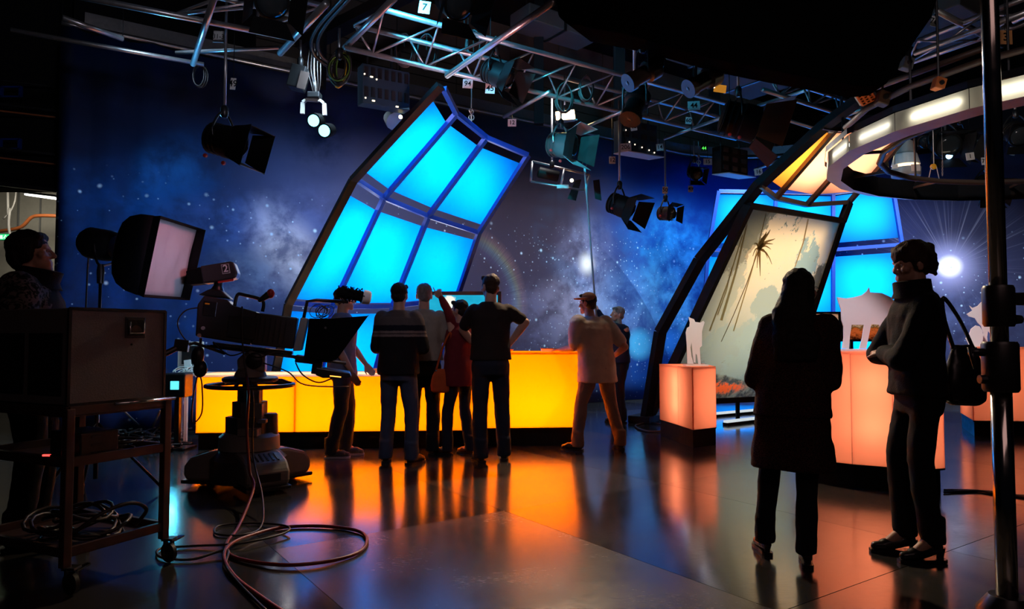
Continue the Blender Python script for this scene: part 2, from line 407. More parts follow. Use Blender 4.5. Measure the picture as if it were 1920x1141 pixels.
for a in [(210, 220, 330, 170, lin(5, 10, 28), 0.85, 1, False), (420, 190, 260, 90, lin(30, 30, 42), 0.7, 1, False), (600, 250, 90, 130, lin(16, 28, 60), 0.8, 1.0),
          (330, 330, 120, 110, lin(30, 110, 200), 0.6, 1.0, True, -0.4), (300, 400, 300, 120, lin(14, 70, 150), 0.7), (480, 420, 200, 70, lin(90, 130, 220), 0.6),
          (210, 560, 260, 190, lin(14, 58, 136), 0.8), (330, 620, 120, 100, lin(20, 66, 140), 0.6),
          (540, 470, 90, 120, lin(225, 225, 240), 0.9, 1.0, True, 0.5), (480, 520, 130, 90, lin(110, 136, 180), 0.7), (590, 400, 160, 90, lin(90, 100, 150), 0.5),
          (980, 340, 220, 160, lin(44, 38, 50), 0.8, 1, False), (1000, 420, 160, 160, lin(60, 54, 70), 0.5),
          (1100, 500, 75, 130, lin(150, 160, 210), 0.8), (1100, 495, 24, 34, (1, 1, 1), 1.1, 1.5, False), (1080, 590, 130, 90, lin(180, 180, 215), 0.9, 1.0, True),
          (1000, 600, 130, 100, lin(90, 96, 140), 0.75), (1180, 580, 120, 110, lin(120, 160, 225), 0.85), (1160, 690, 130, 80, lin(20, 84, 176), 0.8),
          (1270, 480, 150, 150, lin(44, 140, 210), 0.95), (1270, 560, 100, 120, lin(100, 190, 232), 1.0), (1200, 645, 30, 34, lin(90, 200, 255), 1.3, 0.5, False),
          (1255, 640, 26, 30, lin(60, 150, 230), 1.0, 0.6, False), (1240, 720, 110, 60, lin(12, 76, 160), 0.9, 1, False), (1230, 300, 160, 110, lin(8, 26, 76), 0.9, 1, False),
          (1320, 320, 100, 130, lin(8, 40, 120), 0.8, 1, False), (1790, 600, 260, 130, lin(90, 104, 150), 0.55), (1830, 430, 140, 90, lin(40, 40, 58), 0.6, 1, False)]:
    col = blob(col, *a)
# the dark curved planet rim that crosses the blue cloud
u0, v0 = cloth_uv(905, 900); u1, v1 = cloth_uv(1200, 560); R0 = math.hypot(u1 - u0, v1 - v0)
dd = n.math('SQRT', n.math('ADD', n.math('POWER', n.math('SUBTRACT', x, u0), 2.0), n.math('POWER', n.math('SUBTRACT', y, v0), 2.0)))
rim = n.math('MULTIPLY', n.math('MULTIPLY', n.range(dd, R0 - 0.9, R0, 0, 1), n.range(dd, R0 + 0.05, R0 + 0.02, 0, 1)), n.range(x, u1 - 1.5, u1 - 0.4))
col = n.mix(n.math('MULTIPLY', rim, 0.45), col, lin(16, 40, 96))
# rainbow halo
u0, v0 = cloth_uv(858, 575); u1, v1 = cloth_uv(985, 575); R1 = u1 - u0
dx = n.math('SUBTRACT', x, u0); dy = n.math('SUBTRACT', y, v0)
dd = n.math('SQRT', n.math('ADD', n.math('MULTIPLY', dx, dx), n.math('MULTIPLY', dy, dy)))
an = n.math('ARCTAN2', dy, dx)
rays_ = n.noise(n.vec(n.math('MULTIPLY', an, 42.0), 0.0), 1.0, 2)
hal = n.ramp(n.range(dd, R1 * 0.68, R1 * 1.05, 0, 1, False), [(0, (0, 0, 0)), (0.25, lin(40, 46, 80)), (0.45, lin(76, 110, 120)), (0.6, lin(110, 120, 84)), (0.75, lin(100, 76, 66)), (1, (0, 0, 0))])
hm = n.math('MULTIPLY', n.range(rays_, 0.3, 0.7, 0.35, 0.9), n.range(an, -0.5, 0.1, 0, 1))
hm = n.math('MULTIPLY', hm, n.range(an, 1.5, 0.9, 0, 0.8))
col = n.mix(hm, col, hal, 'ADD')
# moon with rays
u0, v0 = cloth_uv(1781, 500); dx = n.math('SUBTRACT', x, u0); dy = n.math('SUBTRACT', y, v0)
dd = n.math('SQRT', n.math('ADD', n.math('MULTIPLY', dx, dx), n.math('MULTIPLY', dy, dy))); an = n.math('ARCTAN2', dy, dx)
rr = n.noise(n.vec(n.math('MULTIPLY', an, 11.0), n.math('MULTIPLY', dd, 0.05)), 1.6, 3, 0.7)
rm = n.math('MULTIPLY', n.range(rr, 0.52, 0.76, 0, 0.8), n.range(dd, 2.0, 0.2)); rm = n.math('MULTIPLY', rm, n.range(dy, -0.4, 0.6, 0.12, 0.7))
col = n.mix(rm, col, lin(190, 195, 225)); 
col = n.mix(n.math('POWER', n.range(dd, 1.0, 0.0), 2.4), col, lin(165, 170, 220)); col = n.mix(n.range(dd, 0.26, 0.1), col, (1, 1, 1))
# stars: a dense dust and fewer large ones, thick where the clouds are
def stars(col, scale, rad, keep, c, k, mask=None):
    vo = n.node('TexVoronoi', feature='F1', voronoi_dimensions='2D'); n.put(vo.inputs['Vector'], uvn); vo.inputs['Scale'].default_value = scale
    rnd = n.sep(vo.outputs['Color'])
    f = n.math('MULTIPLY', n.range(vo.outputs['Distance'], n.math('MULTIPLY', n.math('ADD', rnd[1], 0.35), rad), 0.0), n.math('LESS_THAN', rnd[0], keep))
    if mask is not None: f = n.math('MULTIPLY', f, mask)
    return n.mix(n.math('MULTIPLY', f, k, clamp=True), col, c)
low = n.range(y, 3.35, 2.75, 0.0, 1.0)
dens = n.math('MULTIPLY', low, n.range(nz, 0.3, 0.5))
mid = n.math('MULTIPLY', low, n.math('MULTIPLY', n.range(x, uat(940) * umax, uat(1060) * umax), n.range(x, uat(1330) * umax, uat(1260) * umax)))
col = stars(col, 2.6, 0.08, 0.75, lin(190, 225, 255), 1.0, dens)
col = stars(col, 6.0, 0.1, 0.5, lin(190, 220, 255), 0.85, dens)
col = stars(col, 11.0, 0.15, 0.4, lin(205, 228, 255), 0.9, n.math('MULTIPLY', mid, n.range(nz2, 0.4, 0.55)))
weave = n.noise(uvn, 160, 1)
SKYCLOTH = n.surf(n.princ(col, 0.85, 0, 0.1, bump=weave, bstr=0.1, bdist=0.002))
b = MB(); NV = 12; cn = len(plan)
for j in range(NV + 1):
    for i, p in enumerate(plan):
        q = p + V((0, 0, 0.004 + CLOTH_H * j / NV))
        if i < 19: q = q + E2 * (0.08 * math.sin(i * 1.75) * (1 - i / 19) + 0.01 * math.sin(i * 0.6 + j * 0.2))
        b.uv[len(b.v)] = (us[i], CLOTH_H * j / NV); b.v.append(q)
for j in range(NV):
    for i in range(cn - 1): b.f.append((j * cn + i, j * cn + i + 1, (j + 1) * cn + i + 1, (j + 1) * cn + i))
def solid(t):
    def f(o):
        m = o.modifiers.new('thickness', 'SOLIDIFY'); m.thickness = t; m.offset = 1.0
    return f
cl = b.build('sky_backcloth', SKYCLOTH, None, smooth=True, mods=[solid(0.006)])
cl['kind'] = 'structure'; cl['label'] = 'printed cloth backdrop of a starry blue and violet nebula'
# hem bar and the two rails the cloth hangs from
r = MB(); r.tube([p + V((0, 0, CLOTH_H + 0.05)) - E2 * 0.0 for p in plan], 0.028, 8)
struct(r.build('trim_1', M['steel'], None, smooth=True), 'pipe rail along the top of the star backdrop')
r = MB()
lo = [p + V((0, 0, CLOTH_H + 0.2)) - E2 * 0.12 for p in plan[2:-8]]
for a, c2 in zip(lo, lo[1:]): r.bar(a, c2, 0.05, 0.16)
struct(r.build('trim_2', M['steel'], None), 'flat metal curtain rail above the star backdrop')

# ---- room shell
wallm = stdmat('grey_brown_acoustic_wall', (0.13, 0.105, 0.09), 0.8, var=0.25, scale=3)
darkm = stdmat('dark_wall', (0.014, 0.014, 0.016), 0.9, spec=0.05)
WB = S0 - E2 * 1.9 + E1 * 0.2
b = MB(); b.obox(WB, E1 * 19, -E2 * 0.2, ZU * 7.6); wb = struct(b.build('wall_back', darkm))
for i in range(2, 13):
    for j in range(8):
        b = MB(); b.obox(WB + E1 * (i * 1.25 + 0.012) + E2 * 0.04 + ZU * (4.6 + j * 0.36 + 0.01), E1 * 1.226, -E2 * 0.04, ZU * 0.34)
        b.build('wall_panel', wallm, wb)
b = MB(); b.obox(V((-9, -2, 7.5)), V((22, 0, 0)), V((0, 22, 0)), V((0, 0, 0.2))); struct(b.build('ceiling', darkm))
b = MB(); b.obox(V((12.9, -2, 0)), V((0.2, 0, 0)), V((0, 18, 0)), V((0, 0, 7.5))); struct(b.build('wall_right', darkm))
b = MB(); b.obox(V((-9, -2, 0)), V((-0.2, 0, 0)), V((0, 14, 0)), V((0, 0, 7.5))); struct(b.build('wall_left', darkm))
# gallery front left of the cloth: dark wall with rails, a lit corridor below
def gal(px, py, Y=9.3): return at(px, py, Y)
b = MB(); b.obox(at(-160, 352, 9.6), at(101, 352, 9.6) - at(-160, 352, 9.6), V((0, 0.3, 0)), ZU * 4.0)
gw = struct(b.build('wall_gallery', darkm), 'dark gallery wall above the lit corridor at far left')
for py, hh, c in [(203, 0.03, 'steel'), (215, 0.02, 'orange_paint'), (285, 0.03, 'steel'), (303, 0.02, 'orange_paint'), (352, 0.05, 'light_grey'), (158, 0.02, 'steel')]:
    b = MB(); b.bar(at(-40, py - 12, 9.2), at(104, py + 5, 9.5), hh, hh); b.build('gallery_rail', M['dark_metal'] if c != 'orange_paint' else M['orange_paint'], gw)
for px, py in [(20, 172), (18, 270)]:
    for a in ((-20, -9, 40, 3), (-20, 9, 40, 3), (-20, 0, 6, 20), (16, 0, 6, 20)):
        q = at(px + a[0] + a[2] / 2, py + a[1], 9.35); b = MB(); b.box(q, (a[2] * 0.007, 0.03, a[3] * 0.007)); b.build('gallery_bracket', M['blue_frame'], gw)
cw = stdmat('cream_corridor_wall', (0.55, 0.52, 0.45), 0.7)
b = MB(); A0 = at(-60, 352, 11.5); A0.z = 0; b.obox(A0, V((3.2, 0.6, 0)), V((0, 0.15, 0)), ZU * 4.2); cwall = struct(b.build('wall_corridor', cw), 'cream wall of the lit corridor seen past the cloth edge')
for k in range(4):
    b = MB(); b.obox(A0 + V((0.42 + 0.32 * k, 0.075 + 0.06 * k - 0.02, 0)), V((0.018, 0, 0)), V((0, 0.03, 0)), ZU * 4.2); b.build('wall_batten', M['grey_paint'], cwall)
lamp = thing('ceiling_light', 'long white fluorescent corridor light at the far left edge', 'lamp', at(75, 366, 10.6))
b = MB(); b.bar(at(48, 364, 10.6), at(104, 372, 10.6), 0.05, 0.03); b.build('tube', glow('corridor_tube', (1.0, 0.95, 0.85), 4.0), lamp)
b = MB(); b.bar(at(46, 361, 10.62), at(106, 368, 10.62), 0.12, 0.03); b.build('housing', M['white'], lamp)
area('corridor_lamp', at(60, 372, 10.6), at(60, 520, 11.4), 0.8, 0.3, 6.5, (1.0, 0.93, 0.75))
b = MB(); b.tube(smoothpath([at(p[0], p[1], 11.1) for p in [(-30, 436), (10, 432), (40, 425), (58, 408), (75, 404), (110, 405)]], 4), 0.028, 8)
tag(b.build('conduit', M['orange_paint'], None, smooth=True), 'thick orange cable curving across the cream corridor wall', 'cable')
b = MB(); b.tube(smoothpath([at(p[0], p[1], 10.9) for p in [(14, -200), (14, 352), (18, 390), (16, 420), (20, 450)]], 4), 0.02, 8); b.tube(smoothpath([at(p[0], p[1], 10.9) for p in [(30, 352), (28, 375), (20, 395), (6, 410)]], 4), 0.012, 6)
tag(b.build('hanging_hose', M['light_grey'], None, smooth=True), 'grey hoses hanging in the lit corridor at far left', 'hose')
ex = thing('exit_sign', 'green lit emergency exit sign in the corridor at far left', 'sign', at(8, 444, 10.2))
b = MB(); b.box(at(6, 444, 10.2), (0.19, 0.05, 0.1)); b.build('housing', M['white'], ex, bevel=0.006)
b = MB(); b.box(at(6, 444, 10.165), (0.165, 0.01, 0.075)); b.build('sign_face', glow('exit_green', (0.05, 0.75, 0.25), 1.2), ex)
b = MB(); q = at(9, 444, 10.155)
b.ball(q + V((0.01, 0, 0.024)), 0.008, None, 8, 6); b.bar(q + V((0.005, 0, 0.015)), q + V((-0.01, 0, -0.008)), 0.012, 0.004); b.bar(q + V((-0.01, 0, -0.008)), q + V((-0.03, 0, -0.02)), 0.008, 0.004); b.bar(q + V((-0.008, 0, -0.008)), q + V((0.01, 0, -0.026)), 0.008, 0.004); b.bar(q + V((0.003, 0, 0.01)), q + V((0.025, 0, 0.004)), 0.006, 0.004)
b.box(q + V((-0.05, 0, 0)), (0.03, 0.004, 0.05))
b.build('running_figure', glow('exit_white', (0.8, 1.0, 0.85), 1.4), ex)
# ================================================================== SET PIECES
YEL = backlit('yellow_acrylic', (1.0, 0.4, 0.0)); ORG = backlit('orange_pink_acrylic', (1.0, 0.5, 0.34)); TOPW = backlit('pale_acrylic_top', (0.9, 0.75, 0.6))
def prism_box(name, mat_, pts, z0, z1, parent, idx=None, inset=0.0):
    b = MB(); b.prism([V((p.x, p.y, z0)) for p in pts], V((0, 0, z1 - z0))); return b.build(name, mat_, parent)
def wall_panel(name, mat_, a, c, z0, z1, t, parent, lab=None):
    a, c = V((a.x, a.y, 0)), V((c.x, c.y, 0)); d = (c - a).normalized(); nrm = V((-d.y, d.x, 0))
    b = MB(); b.obox(a + d * 0.002 + ZU * z0, d * ((c - a).length - 0.004), nrm * t, ZU * (z1 - z0)); o = b.build(name, mat_, parent)
    if lab: o['label'] = lab
    return o
# ---- long yellow counter: low desk with a taller bar at its right
CA, CB = V((-3.36, 7.58, 0)), V((0.80, 7.9, 0)); cd = (CB - CA).normalized(); cn_ = V((-cd.y, cd.x, 0)); CL = (CB - CA).length
low_L = 2.98
def cp(s, d=0.0): return CA + cd * s + cn_ * d
desk = thing('light_counter', 'long low yellow glowing desk behind the striped sweater man', 'counter', cp(low_L / 2, 0.35))
seams = [0, 1.03, 2.02, low_L]
for k in range(3): wall_panel('front_panel', YEL, cp(seams[k]), cp(seams[k + 1]), 0.18, 0.775, 0.008, desk)
for k in (1, 2): 
    b = MB(); b.box(cp(seams[k], 0.02) + ZU * 0.47, (0.012, 0.02, 0.59)); b.build('joint_strip', M['orange_paint'], desk)
wall_panel('end_panel', YEL, cp(0, 0.7), cp(0, 0.008), 0.18, 0.775, 0.008, desk)
b = MB(); b.obox(cp(-0.01, -0.012) + ZU * 0.775, cd * (low_L + 0.005), cn_ * 0.74, ZU * 0.022); b.build('desk_top', TOPW, desk)
b = MB(); b.obox(cp(0, 0.7) + ZU * 0.18, cd * low_L, cn_ * 0.01, ZU * 0.595); b.build('back_panel', M['white'], desk)
b = MB(); b.obox(cp(0.01, 0.06), cd * (low_L - 0.02), cn_ * 0.6, ZU * 0.165); b.build('plinth', M['black'], desk)
b = MB(); b.obox(cp(0.0, -0.004) + ZU * 0.165, cd * low_L, cn_ * 0.71, ZU * 0.019); b.build('base_board', M['black'], desk)
bar_ = thing('light_counter', 'taller yellow glowing bar section at the right end of the desk', 'counter', cp((low_L + CL) / 2, 0.35))
wall_panel('front_panel', YEL, cp(low_L + 0.01), cp(CL), 0.2, 1.01, 0.008, bar_); wall_panel('end_panel', YEL, cp(CL - 0.008, 0.01), cp(CL - 0.008, 0.7), 0.2, 1.01, -0.008, bar_)
wall_panel('end_panel', YEL, cp(low_L + 0.02, 0.7), cp(low_L + 0.02, 0.008), 0.2, 1.01, 0.008, bar_)
b = MB(); b.obox(cp(low_L + 0.0, -0.01) + ZU * 1.01, cd * (CL - low_L + 0.01), cn_ * 0.72, ZU * 0.022); b.build('bar_top', YEL, bar_)
b = MB(); b.obox(cp(low_L + 0.01, 0.7) + ZU * 0.2, cd * (CL - low_L - 0.01), cn_ * 0.01, ZU * 0.81); b.build('back_panel', M['white'], bar_)
b = MB(); b.obox(cp(low_L + 0.03, 0.06), cd * (CL - low_L - 0.05), cn_ * 0.6, ZU * 0.18); b.build('plinth', M['black'], bar_)
b = MB(); b.obox(cp(low_L + 0.01, -0.004) + ZU * 0.18, cd * (CL - low_L - 0.01), cn_ * 0.71, ZU * 0.024); b.build('base_board', M['black'], bar_)
for s, wd, pw in ((0.52, 0.8, 165), (1.52, 0.8, 205), (2.5, 0.8, 205)):
    area('counter_tube', cp(s, 0.5) + ZU * 0.32, cp(s, 0) + ZU * 0.42, wd, 0.2, pw, (1, 0.95, 0.85))
area('counter_tube', cp(low_L + 0.66, 0.5) + ZU * 0.4, cp(low_L + 0.6, 0) + ZU * 0.52, 0.95, 0.3, 360, (1, 0.95, 0.85))

# ---- orange pedestals
def pedestal(label, pts, z0, z1, power, plinth_in, topmat=ORG, face=ORG, lamp_d=0.5):
    ctr = sum(pts, V((0, 0, 0))) / len(pts); t = thing('light_pedestal', label, 'pedestal', ctr, 'glowing orange pedestals')
    n_ = len(pts)
    for i in range(n_):
        a, c = pts[i], pts[(i + 1) % n_]
        d = (c - a).normalized(); nr = V((-d.y, d.x, 0)); s = 0.008 if nr.dot(ctr - a) > 0 else -0.008
        wall_panel('side_panel', face, a, c, z0, z1, s, t)
    prism_box('top_panel', topmat, pts, z1, z1 + 0.02, t); prism_box('base_board', M['black'], pts, z0 - 0.014, z0, t)
    prism_box('plinth', M['black'], [ctr + (p - ctr) * plinth_in for p in pts], 0.0, z0 - 0.014, t)
    d = bpy.data.lights.new('pedestal_lamp', 'POINT'); d.energy = power; d.color = (1, 0.93, 0.85); d.shadow_soft_size = 0.09
    for hgt in (0.35, 0.75):
        o = bpy.data.objects.new('pedestal_lamp', d); o.location = ctr + ZU * (z0 + (z1 - z0) * hgt); COL.objects.link(o)
    return t
pedestal('small angular orange pedestal carrying the calf cutout', [V((1.80, 8.7, 0)), V((1.9, 8.15, 0)), V((1.96, 7.73, 0)), V((2.28, 7.96, 0)), V((2.36, 8.75, 0))], 0.195, 0.85, 6.2, 0.97)
arcp = [V((2.47, 5.95, 0)), V((2.72, 5.72, 0)), V((2.98, 5.58, 0)), V((3.2, 5.5, 0)), V((3.36, 5.55, 0)), V((3.42, 6.2, 0)), V((2.6, 6.4, 0))]
pedestal('large orange glowing pedestal carrying the big pig cutout', arcp, 0.19, 1.07, 12.5, 0.93)
pedestal('narrow orange pedestal by the stand pole carrying the pig and piglet cutouts', [V((5.57, 8.62, 0)), V((6.18, 8.55, 0)), V((6.42, 9.4, 0)), V((5.97, 9.5, 0))], 0.19, 1.06, 6.5, 0.95)
pedestal('orange pedestal cut off by the right edge of the photo', [V((6.72, 9.35, 0)), V((7.4, 9.3, 0)), V((7.5, 10.1, 0)), V((6.8, 10.15, 0))], 0.19, 0.9, 4, 0.95)

# ---- animal cutouts in white board
WB_ = NT('white_board'); g = WB_.noise(WB_.coord(), 25, 2)
t_ = WB_.node('BsdfTranslucent'); WB_.put(t_.inputs[0], (0.8, 0.72, 0.7)); p_ = WB_.princ(WB_.mix(g, (0.78, 0.74, 0.72), (0.82, 0.78, 0.76)), 0.6)
m_ = WB_.node('MixShader'); m_.inputs[0].default_value = 0.7; WB_.t.links.new(t_.outputs[0], m_.inputs[1]); WB_.t.links.new(p_, m_.inputs[2]); BOARD = WB_.surf(m_.outputs[0])
def cut(name, label, outline, off, Y, foot_z, group='white animal cutouts'):
    pts = [at(off[0] + a / 3.002, off[1] + c / 3.002, Y) for a, c in outline]
    dz = foot_z + 0.016 - min(p.z for p in pts); pts = [p + ZU * dz for p in pts]
    xs = [p.x for p in pts]; c = V((sum(xs) / len(xs), Y, foot_z))
    t = thing(name, label, 'cutout', c, group)
    b = MB(); b.prism([p - V((0, 0.006, 0)) for p in pts], V((0, 0.012, 0))); b.build('animal_board', BOARD, t)
    b = MB(); b.box(c + V(((min(xs) + max(xs)) / 2 - c.x, 0, 0.008)), (max(xs) - min(xs) + 0.04, 0.16, 0.016)); b.build('foot_board', BOARD, t)
    return t
cut('calf_cutout', 'white calf shaped cutout board on the small orange pedestal', [(993, 657), (1005, 664), (1024, 670), (1031, 686), (1060, 690), (1076, 680), (1084, 688), (1076, 714), (1069, 740), (1069, 820), (1057, 832), (1058, 860), (1062, 925), (1049, 925), (1041, 872), (1033, 862), (1033, 916), (1024, 914), (1017, 868), (1010, 800), (1004, 830), (1010, 880), (1022, 922), (987, 922), (984, 820), (978, 745), (985, 720), (998, 712), (1001, 690)], (960, 380), 8.15, 0.87)
cut('pig_cutout', 'large white pig shaped cutout board on the big orange pedestal', [(388, 560), (440, 567), (480, 561), (530, 548), (556, 527), (568, 505), (574, 533), (640, 537), (690, 560), (716, 592), (722, 640), (705, 690), (690, 700), (692, 760), (700, 852), (664, 852), (650, 790), (640, 740), (622, 714), (580, 712), (566, 780), (552, 850), (514, 850), (530, 790), (540, 716), (470, 715), (460, 780), (455, 852), (416, 848), (426, 790), (425, 725), (414, 690), (411, 630), (398, 595)], (1440, 380), 5.85, 1.09)
cut('pig_cutout', 'white sow cutout board on the narrow pedestal behind the stand pole', [(1133, 584), (1150, 598), (1180, 586), (1200, 564), (1211, 580), (1246, 575), (1278, 600), (1296, 650), (1298, 730), (1300, 806), (1262, 806), (1250, 740), (1238, 725), (1232, 760), (1236, 806), (1205, 806), (1212, 740), (1200, 700), (1180, 680), (1165, 655), (1130, 645), (1118, 632), (1150, 612)], (1440, 380), 8.98, 1.08)
cut('piglet_cutout', 'small white piglet cutout board in front of the sow cutout', [(1168, 695), (1190, 700), (1204, 722), (1210, 755), (1205, 790), (1200, 806), (1132, 806), (1112, 768), (1120, 758), (1130, 768), (1132, 745), (1142, 715)], (1440, 380), 8.82, 1.08)

# ---- framed window walls
CYAN = backlit('cyan_diffuser', (0.015, 0.5, 1.0), gloss=0.04)
def lerp(a, b, t): return a * (1 - t) + b * t
def window_wall(label, grid, gaps, power, rib=None, loc=None, lampcol=(1, 1, 1), panelmat=None, barmat=None, pw=None, bar=0.055, power_rows=None):
    nr, nc = len(grid), len(grid[0])
    t = thing('cyan_panel_screen', label, 'set piece', loc or grid[-1][1])
    barmat = barmat or M['blue_frame']; panelmat = panelmat or CYAN
    for r in range(nr - 1):
        for c in range(nc - 1):
            a, b_, d, e = grid[r][c], grid[r][c + 1], grid[r + 1][c + 1], grid[r + 1][c]
            g0, g1 = gaps[r]
            q = [lerp(e, a, 1 - g0), lerp(d, b_, 1 - g0), lerp(d, b_, g1), lerp(e, a, g1)]   # TL TR BR BL
            nrm = (b_ - a).cross(e - a).normalized()
            if nrm.y > 0: nrm = -nrm
            back = -nrm * 0.03
            m = MB(); m.sheet(q[3] + back, q[2] + back, q[1] + back, q[0] + back, 4, 4)
            m.build('diffuser_panel', panelmat, t, mods=[solid(0.006)])
            ctr = (q[0] + q[1] + q[2] + q[3]) / 4; wd = (q[1] - q[0]).length; hh = (q[3] - q[0]).length
            p = (power_rows[r][c] if power_rows else power) * wd * hh
            if p > 0:
                L = area('window_lamp', ctr - nrm * 0.36 + ZU * 0.04, ctr, wd * 0.8, hh * 0.8, p, lampcol, math.radians(150))
    for r in range(nr):
        for c in range(nc - 1):
            m = MB(); m.bar(grid[r][c], grid[r][c + 1], bar, bar); m.build('crossbar', barmat, t)
    for c in range(1 if rib else 0, nc):
        for r in range(nr - 1):
            m = MB(); m.bar(grid[r][c], grid[r + 1][c], bar, bar); m.build('mullion', barmat, t)
    if rib:
        for a, c in zip(rib, rib[1:]):
            m = MB(); m.bar(a, c, 0.06, 0.09, up=E1); m.build('side_rib', M['rib_black'], t)
    return t
def fl(px, Y): return V(((px - CX) / F * Y, Y, 0.03))
G = [[at(832, 166, 7.3), at(856, 213, 7.8), at(912, 258, 8.1), at(990, 291, 8.2)],
     [at(671, 338, 8.0), at(720, 371, 8.5), at(803, 405, 8.8), at(898, 436, 8.9)],
     [at(548, 568, 8.45), at(624, 575, 8.95), at(736, 574, 9.2), at(856, 560, 9.3)],
     [fl(505, 8.5), fl(588, 9.0), fl(676, 9.25), fl(790, 9.4)]]
window_wall('leaning cyan lit window wall with dark blue bars behind the counter', G, [(0.12, 0.09), (0.12, 0.03), (0.06, 0.1)], 16,
            rib=[at(826, 160, 7.22), at(662, 338, 7.95), at(541, 570, 8.38), fl(498, 8.42)], loc=fl(640, 9.0), power_rows=[[16, 13, 12], [14, 12, 9.5], [7, 7.5, 8]])
Yb = 12.9
G2 = [[at(1347, 358, Yb), at(1455, 360, Yb + .15), at(1562, 362, Yb + .15), at(1673, 347, Yb - .1)],
      [at(1328, 468, Yb), at(1450, 470, Yb + .15), at(1562, 468, Yb + .15), at(1691, 458, Yb - .1)],
      [at(1318, 600, Yb), at(1448, 600, Yb + .15), at(1562, 600, Yb + .15), at(1694, 600, Yb - .1)],
      [fl(1310, Yb), fl(1447, Yb + .15), fl(1562, Yb + .15), fl(1696, Yb - .1)]]
window_wall('upright cyan lit window wall behind the jungle screen', G2, [(0.05, 0.12), (0.1, 0.02), (0.04, 0.02)], 11, loc=fl(1500, Yb), bar=0.06)

# ---- jungle screen with its leaning ribs and peach canopy
n = NT('jungle_print'); uvn = n.coord('UV'); x, y, _ = n.sep(uvn)
nzA = n.noise(uvn, 3.2, 8, 0.66, 0.4); nzB = n.noise(uvn, 22, 4, 0.7); nzC = n.noise(uvn, 1.6, 3)
sky = n.ramp(n.math('ADD', y, n.math('MULTIPLY', n.math('SUBTRACT', nzC, 0.5), 0.25)), [(0.0, lin(92, 84, 72)), (0.12, lin(120, 110, 92)), (0.32, lin(148, 146, 120)), (0.55, lin(190, 172, 132)), (0.8, lin(234, 196, 142)), (1.0, lin(246, 206, 150))])
mist = lin(140, 152, 130)
# tree masses: dense at the left edge and low, one round clump mid, one mass right
def ell(cx, cy, rx, ry):
    dx = n.math('DIVIDE', n.math('SUBTRACT', x, cx), rx); dy = n.math('DIVIDE', n.math('SUBTRACT', y, cy), ry)
    return n.range(n.math('SQRT', n.math('ADD', n.math('MULTIPLY', dx, dx), n.math('MULTIPLY', dy, dy))), 1.15, 0.35)
edge = n.math('ADD', n.math('MULTIPLY', n.math('SUBTRACT', nzA, 0.5), 2.6), n.math('MULTIPLY', n.math('SUBTRACT', nzB, 0.5), 1.1))
colj = sky
for e_, c_, k_ in [(ell(0.62, 0.36, 0.30, 0.16), lin(152, 158, 132), 0.9), (ell(0.76, 0.62, 0.15, 0.34), lin(140, 154, 132), 0.95), (ell(0.72, 0.2, 0.4, 0.22), lin(134, 146, 122), 0.9),
                   (ell(0.1, 0.55, 0.2, 0.34), lin(164, 158, 124), 0.8), (ell(0.5, 0.3, 0.5, 0.2), lin(146, 152, 126), 0.7), (ell(0.12, 0.96, 0.2, 0.2), lin(128, 120, 92), 0.9), (ell(0.52, 0.55, 0.16, 0.1), lin(150, 152, 124), 0.9), (ell(0.97, 0.55, 0.1, 0.25), lin(122, 112, 84), 0.9)]:
    f = n.range(n.math('ADD', e_, edge), 0.32, 0.46); colj = n.mix(n.math('MULTIPLY', f, k_), colj, c_)
fol = n.math('MULTIPLY', n.range(n.math('ADD', ell(0.06, 0.9, 0.2, 0.26), n.math('MULTIPLY', nzB, 1.6)), 1.08, 1.2), 0.55); colj = n.mix(fol, colj, lin(92, 84, 62))
fol = n.math('MULTIPLY', n.range(n.math('ADD', ell(0.93, 0.6, 0.1, 0.22), n.math('MULTIPLY', nzB, 1.6)), 1.34, 1.48), 0.7); colj = n.mix(fol, colj, lin(84, 70, 50))
# hill line, undergrowth, orange blossoms
hill = n.range(n.math('ADD', y, n.math('ADD', n.math('MULTIPLY', n.math('SINE', n.math('MULTIPLY', x, 5.0)), -0.05), n.math('MULTIPLY', nzA, 0.05))), 0.135, 0.12)
colj = n.mix(n.math('MULTIPLY', hill, 0.85), colj, n.mix(n.range(nzB, 0.35, 0.65), lin(46, 46, 44), lin(130, 124, 96)))
fl1 = n.math('MULTIPLY', ell(0.42, 0.075, 0.22, 0.045), n.range(nzB, 0.42, 0.6)); colj = n.mix(n.math('MULTIPLY', fl1, 1.6, clamp=True), colj, lin(250, 96, 40))
tr = n.node('BsdfTranslucent'); n.put(tr.inputs[0], colj); pr = n.princ(colj, 0.7, 0, 0.2)
mm = n.node('MixShader'); mm.inputs[0].default_value = 0.1; n.t.links.new(tr.outputs[0], mm.inputs[1]); n.t.links.new(pr, mm.inputs[2]); JUNGLE = n.surf(mm.outputs[0])
def inkmat(name, c):
    return backlit(name, c, gloss=0.1)
js = thing('jungle_screen', 'tall leaning backlit jungle print in a black frame with peach canopy', 'set piece', gp(1345, 795))
jTL, jTR, jBR, jBL = at(1403, 385, 8.95), at(1579, 414, 10.1), at(1470, 745, 11.0), at(1238, 756, 10.0)
b = MB(); b.sheet(jBL, jBR, jTR, jTL, 6, 8); jp = b.build('printed_panel', JUNGLE, js)
jn = (jBR - jBL).cross(jTL - jBL).normalized(); jn = jn if jn.y < 0 else -jn
def jpt(u, v, d=0.004): return lerp(lerp(jBL, jBR, u), lerp(jTL, jTR, u), v) + jn * d
INK = inkmat('palm_ink', lin(120, 104, 78)); INK2 = inkmat('far_palm_ink', lin(176, 160, 124))
def juv(px, py):
    r = ray(px, py); o = V((0, 0, EYE)); t = (jBL - o).dot(jn) / r.dot(jn); return o + r * t + jn * 0.004
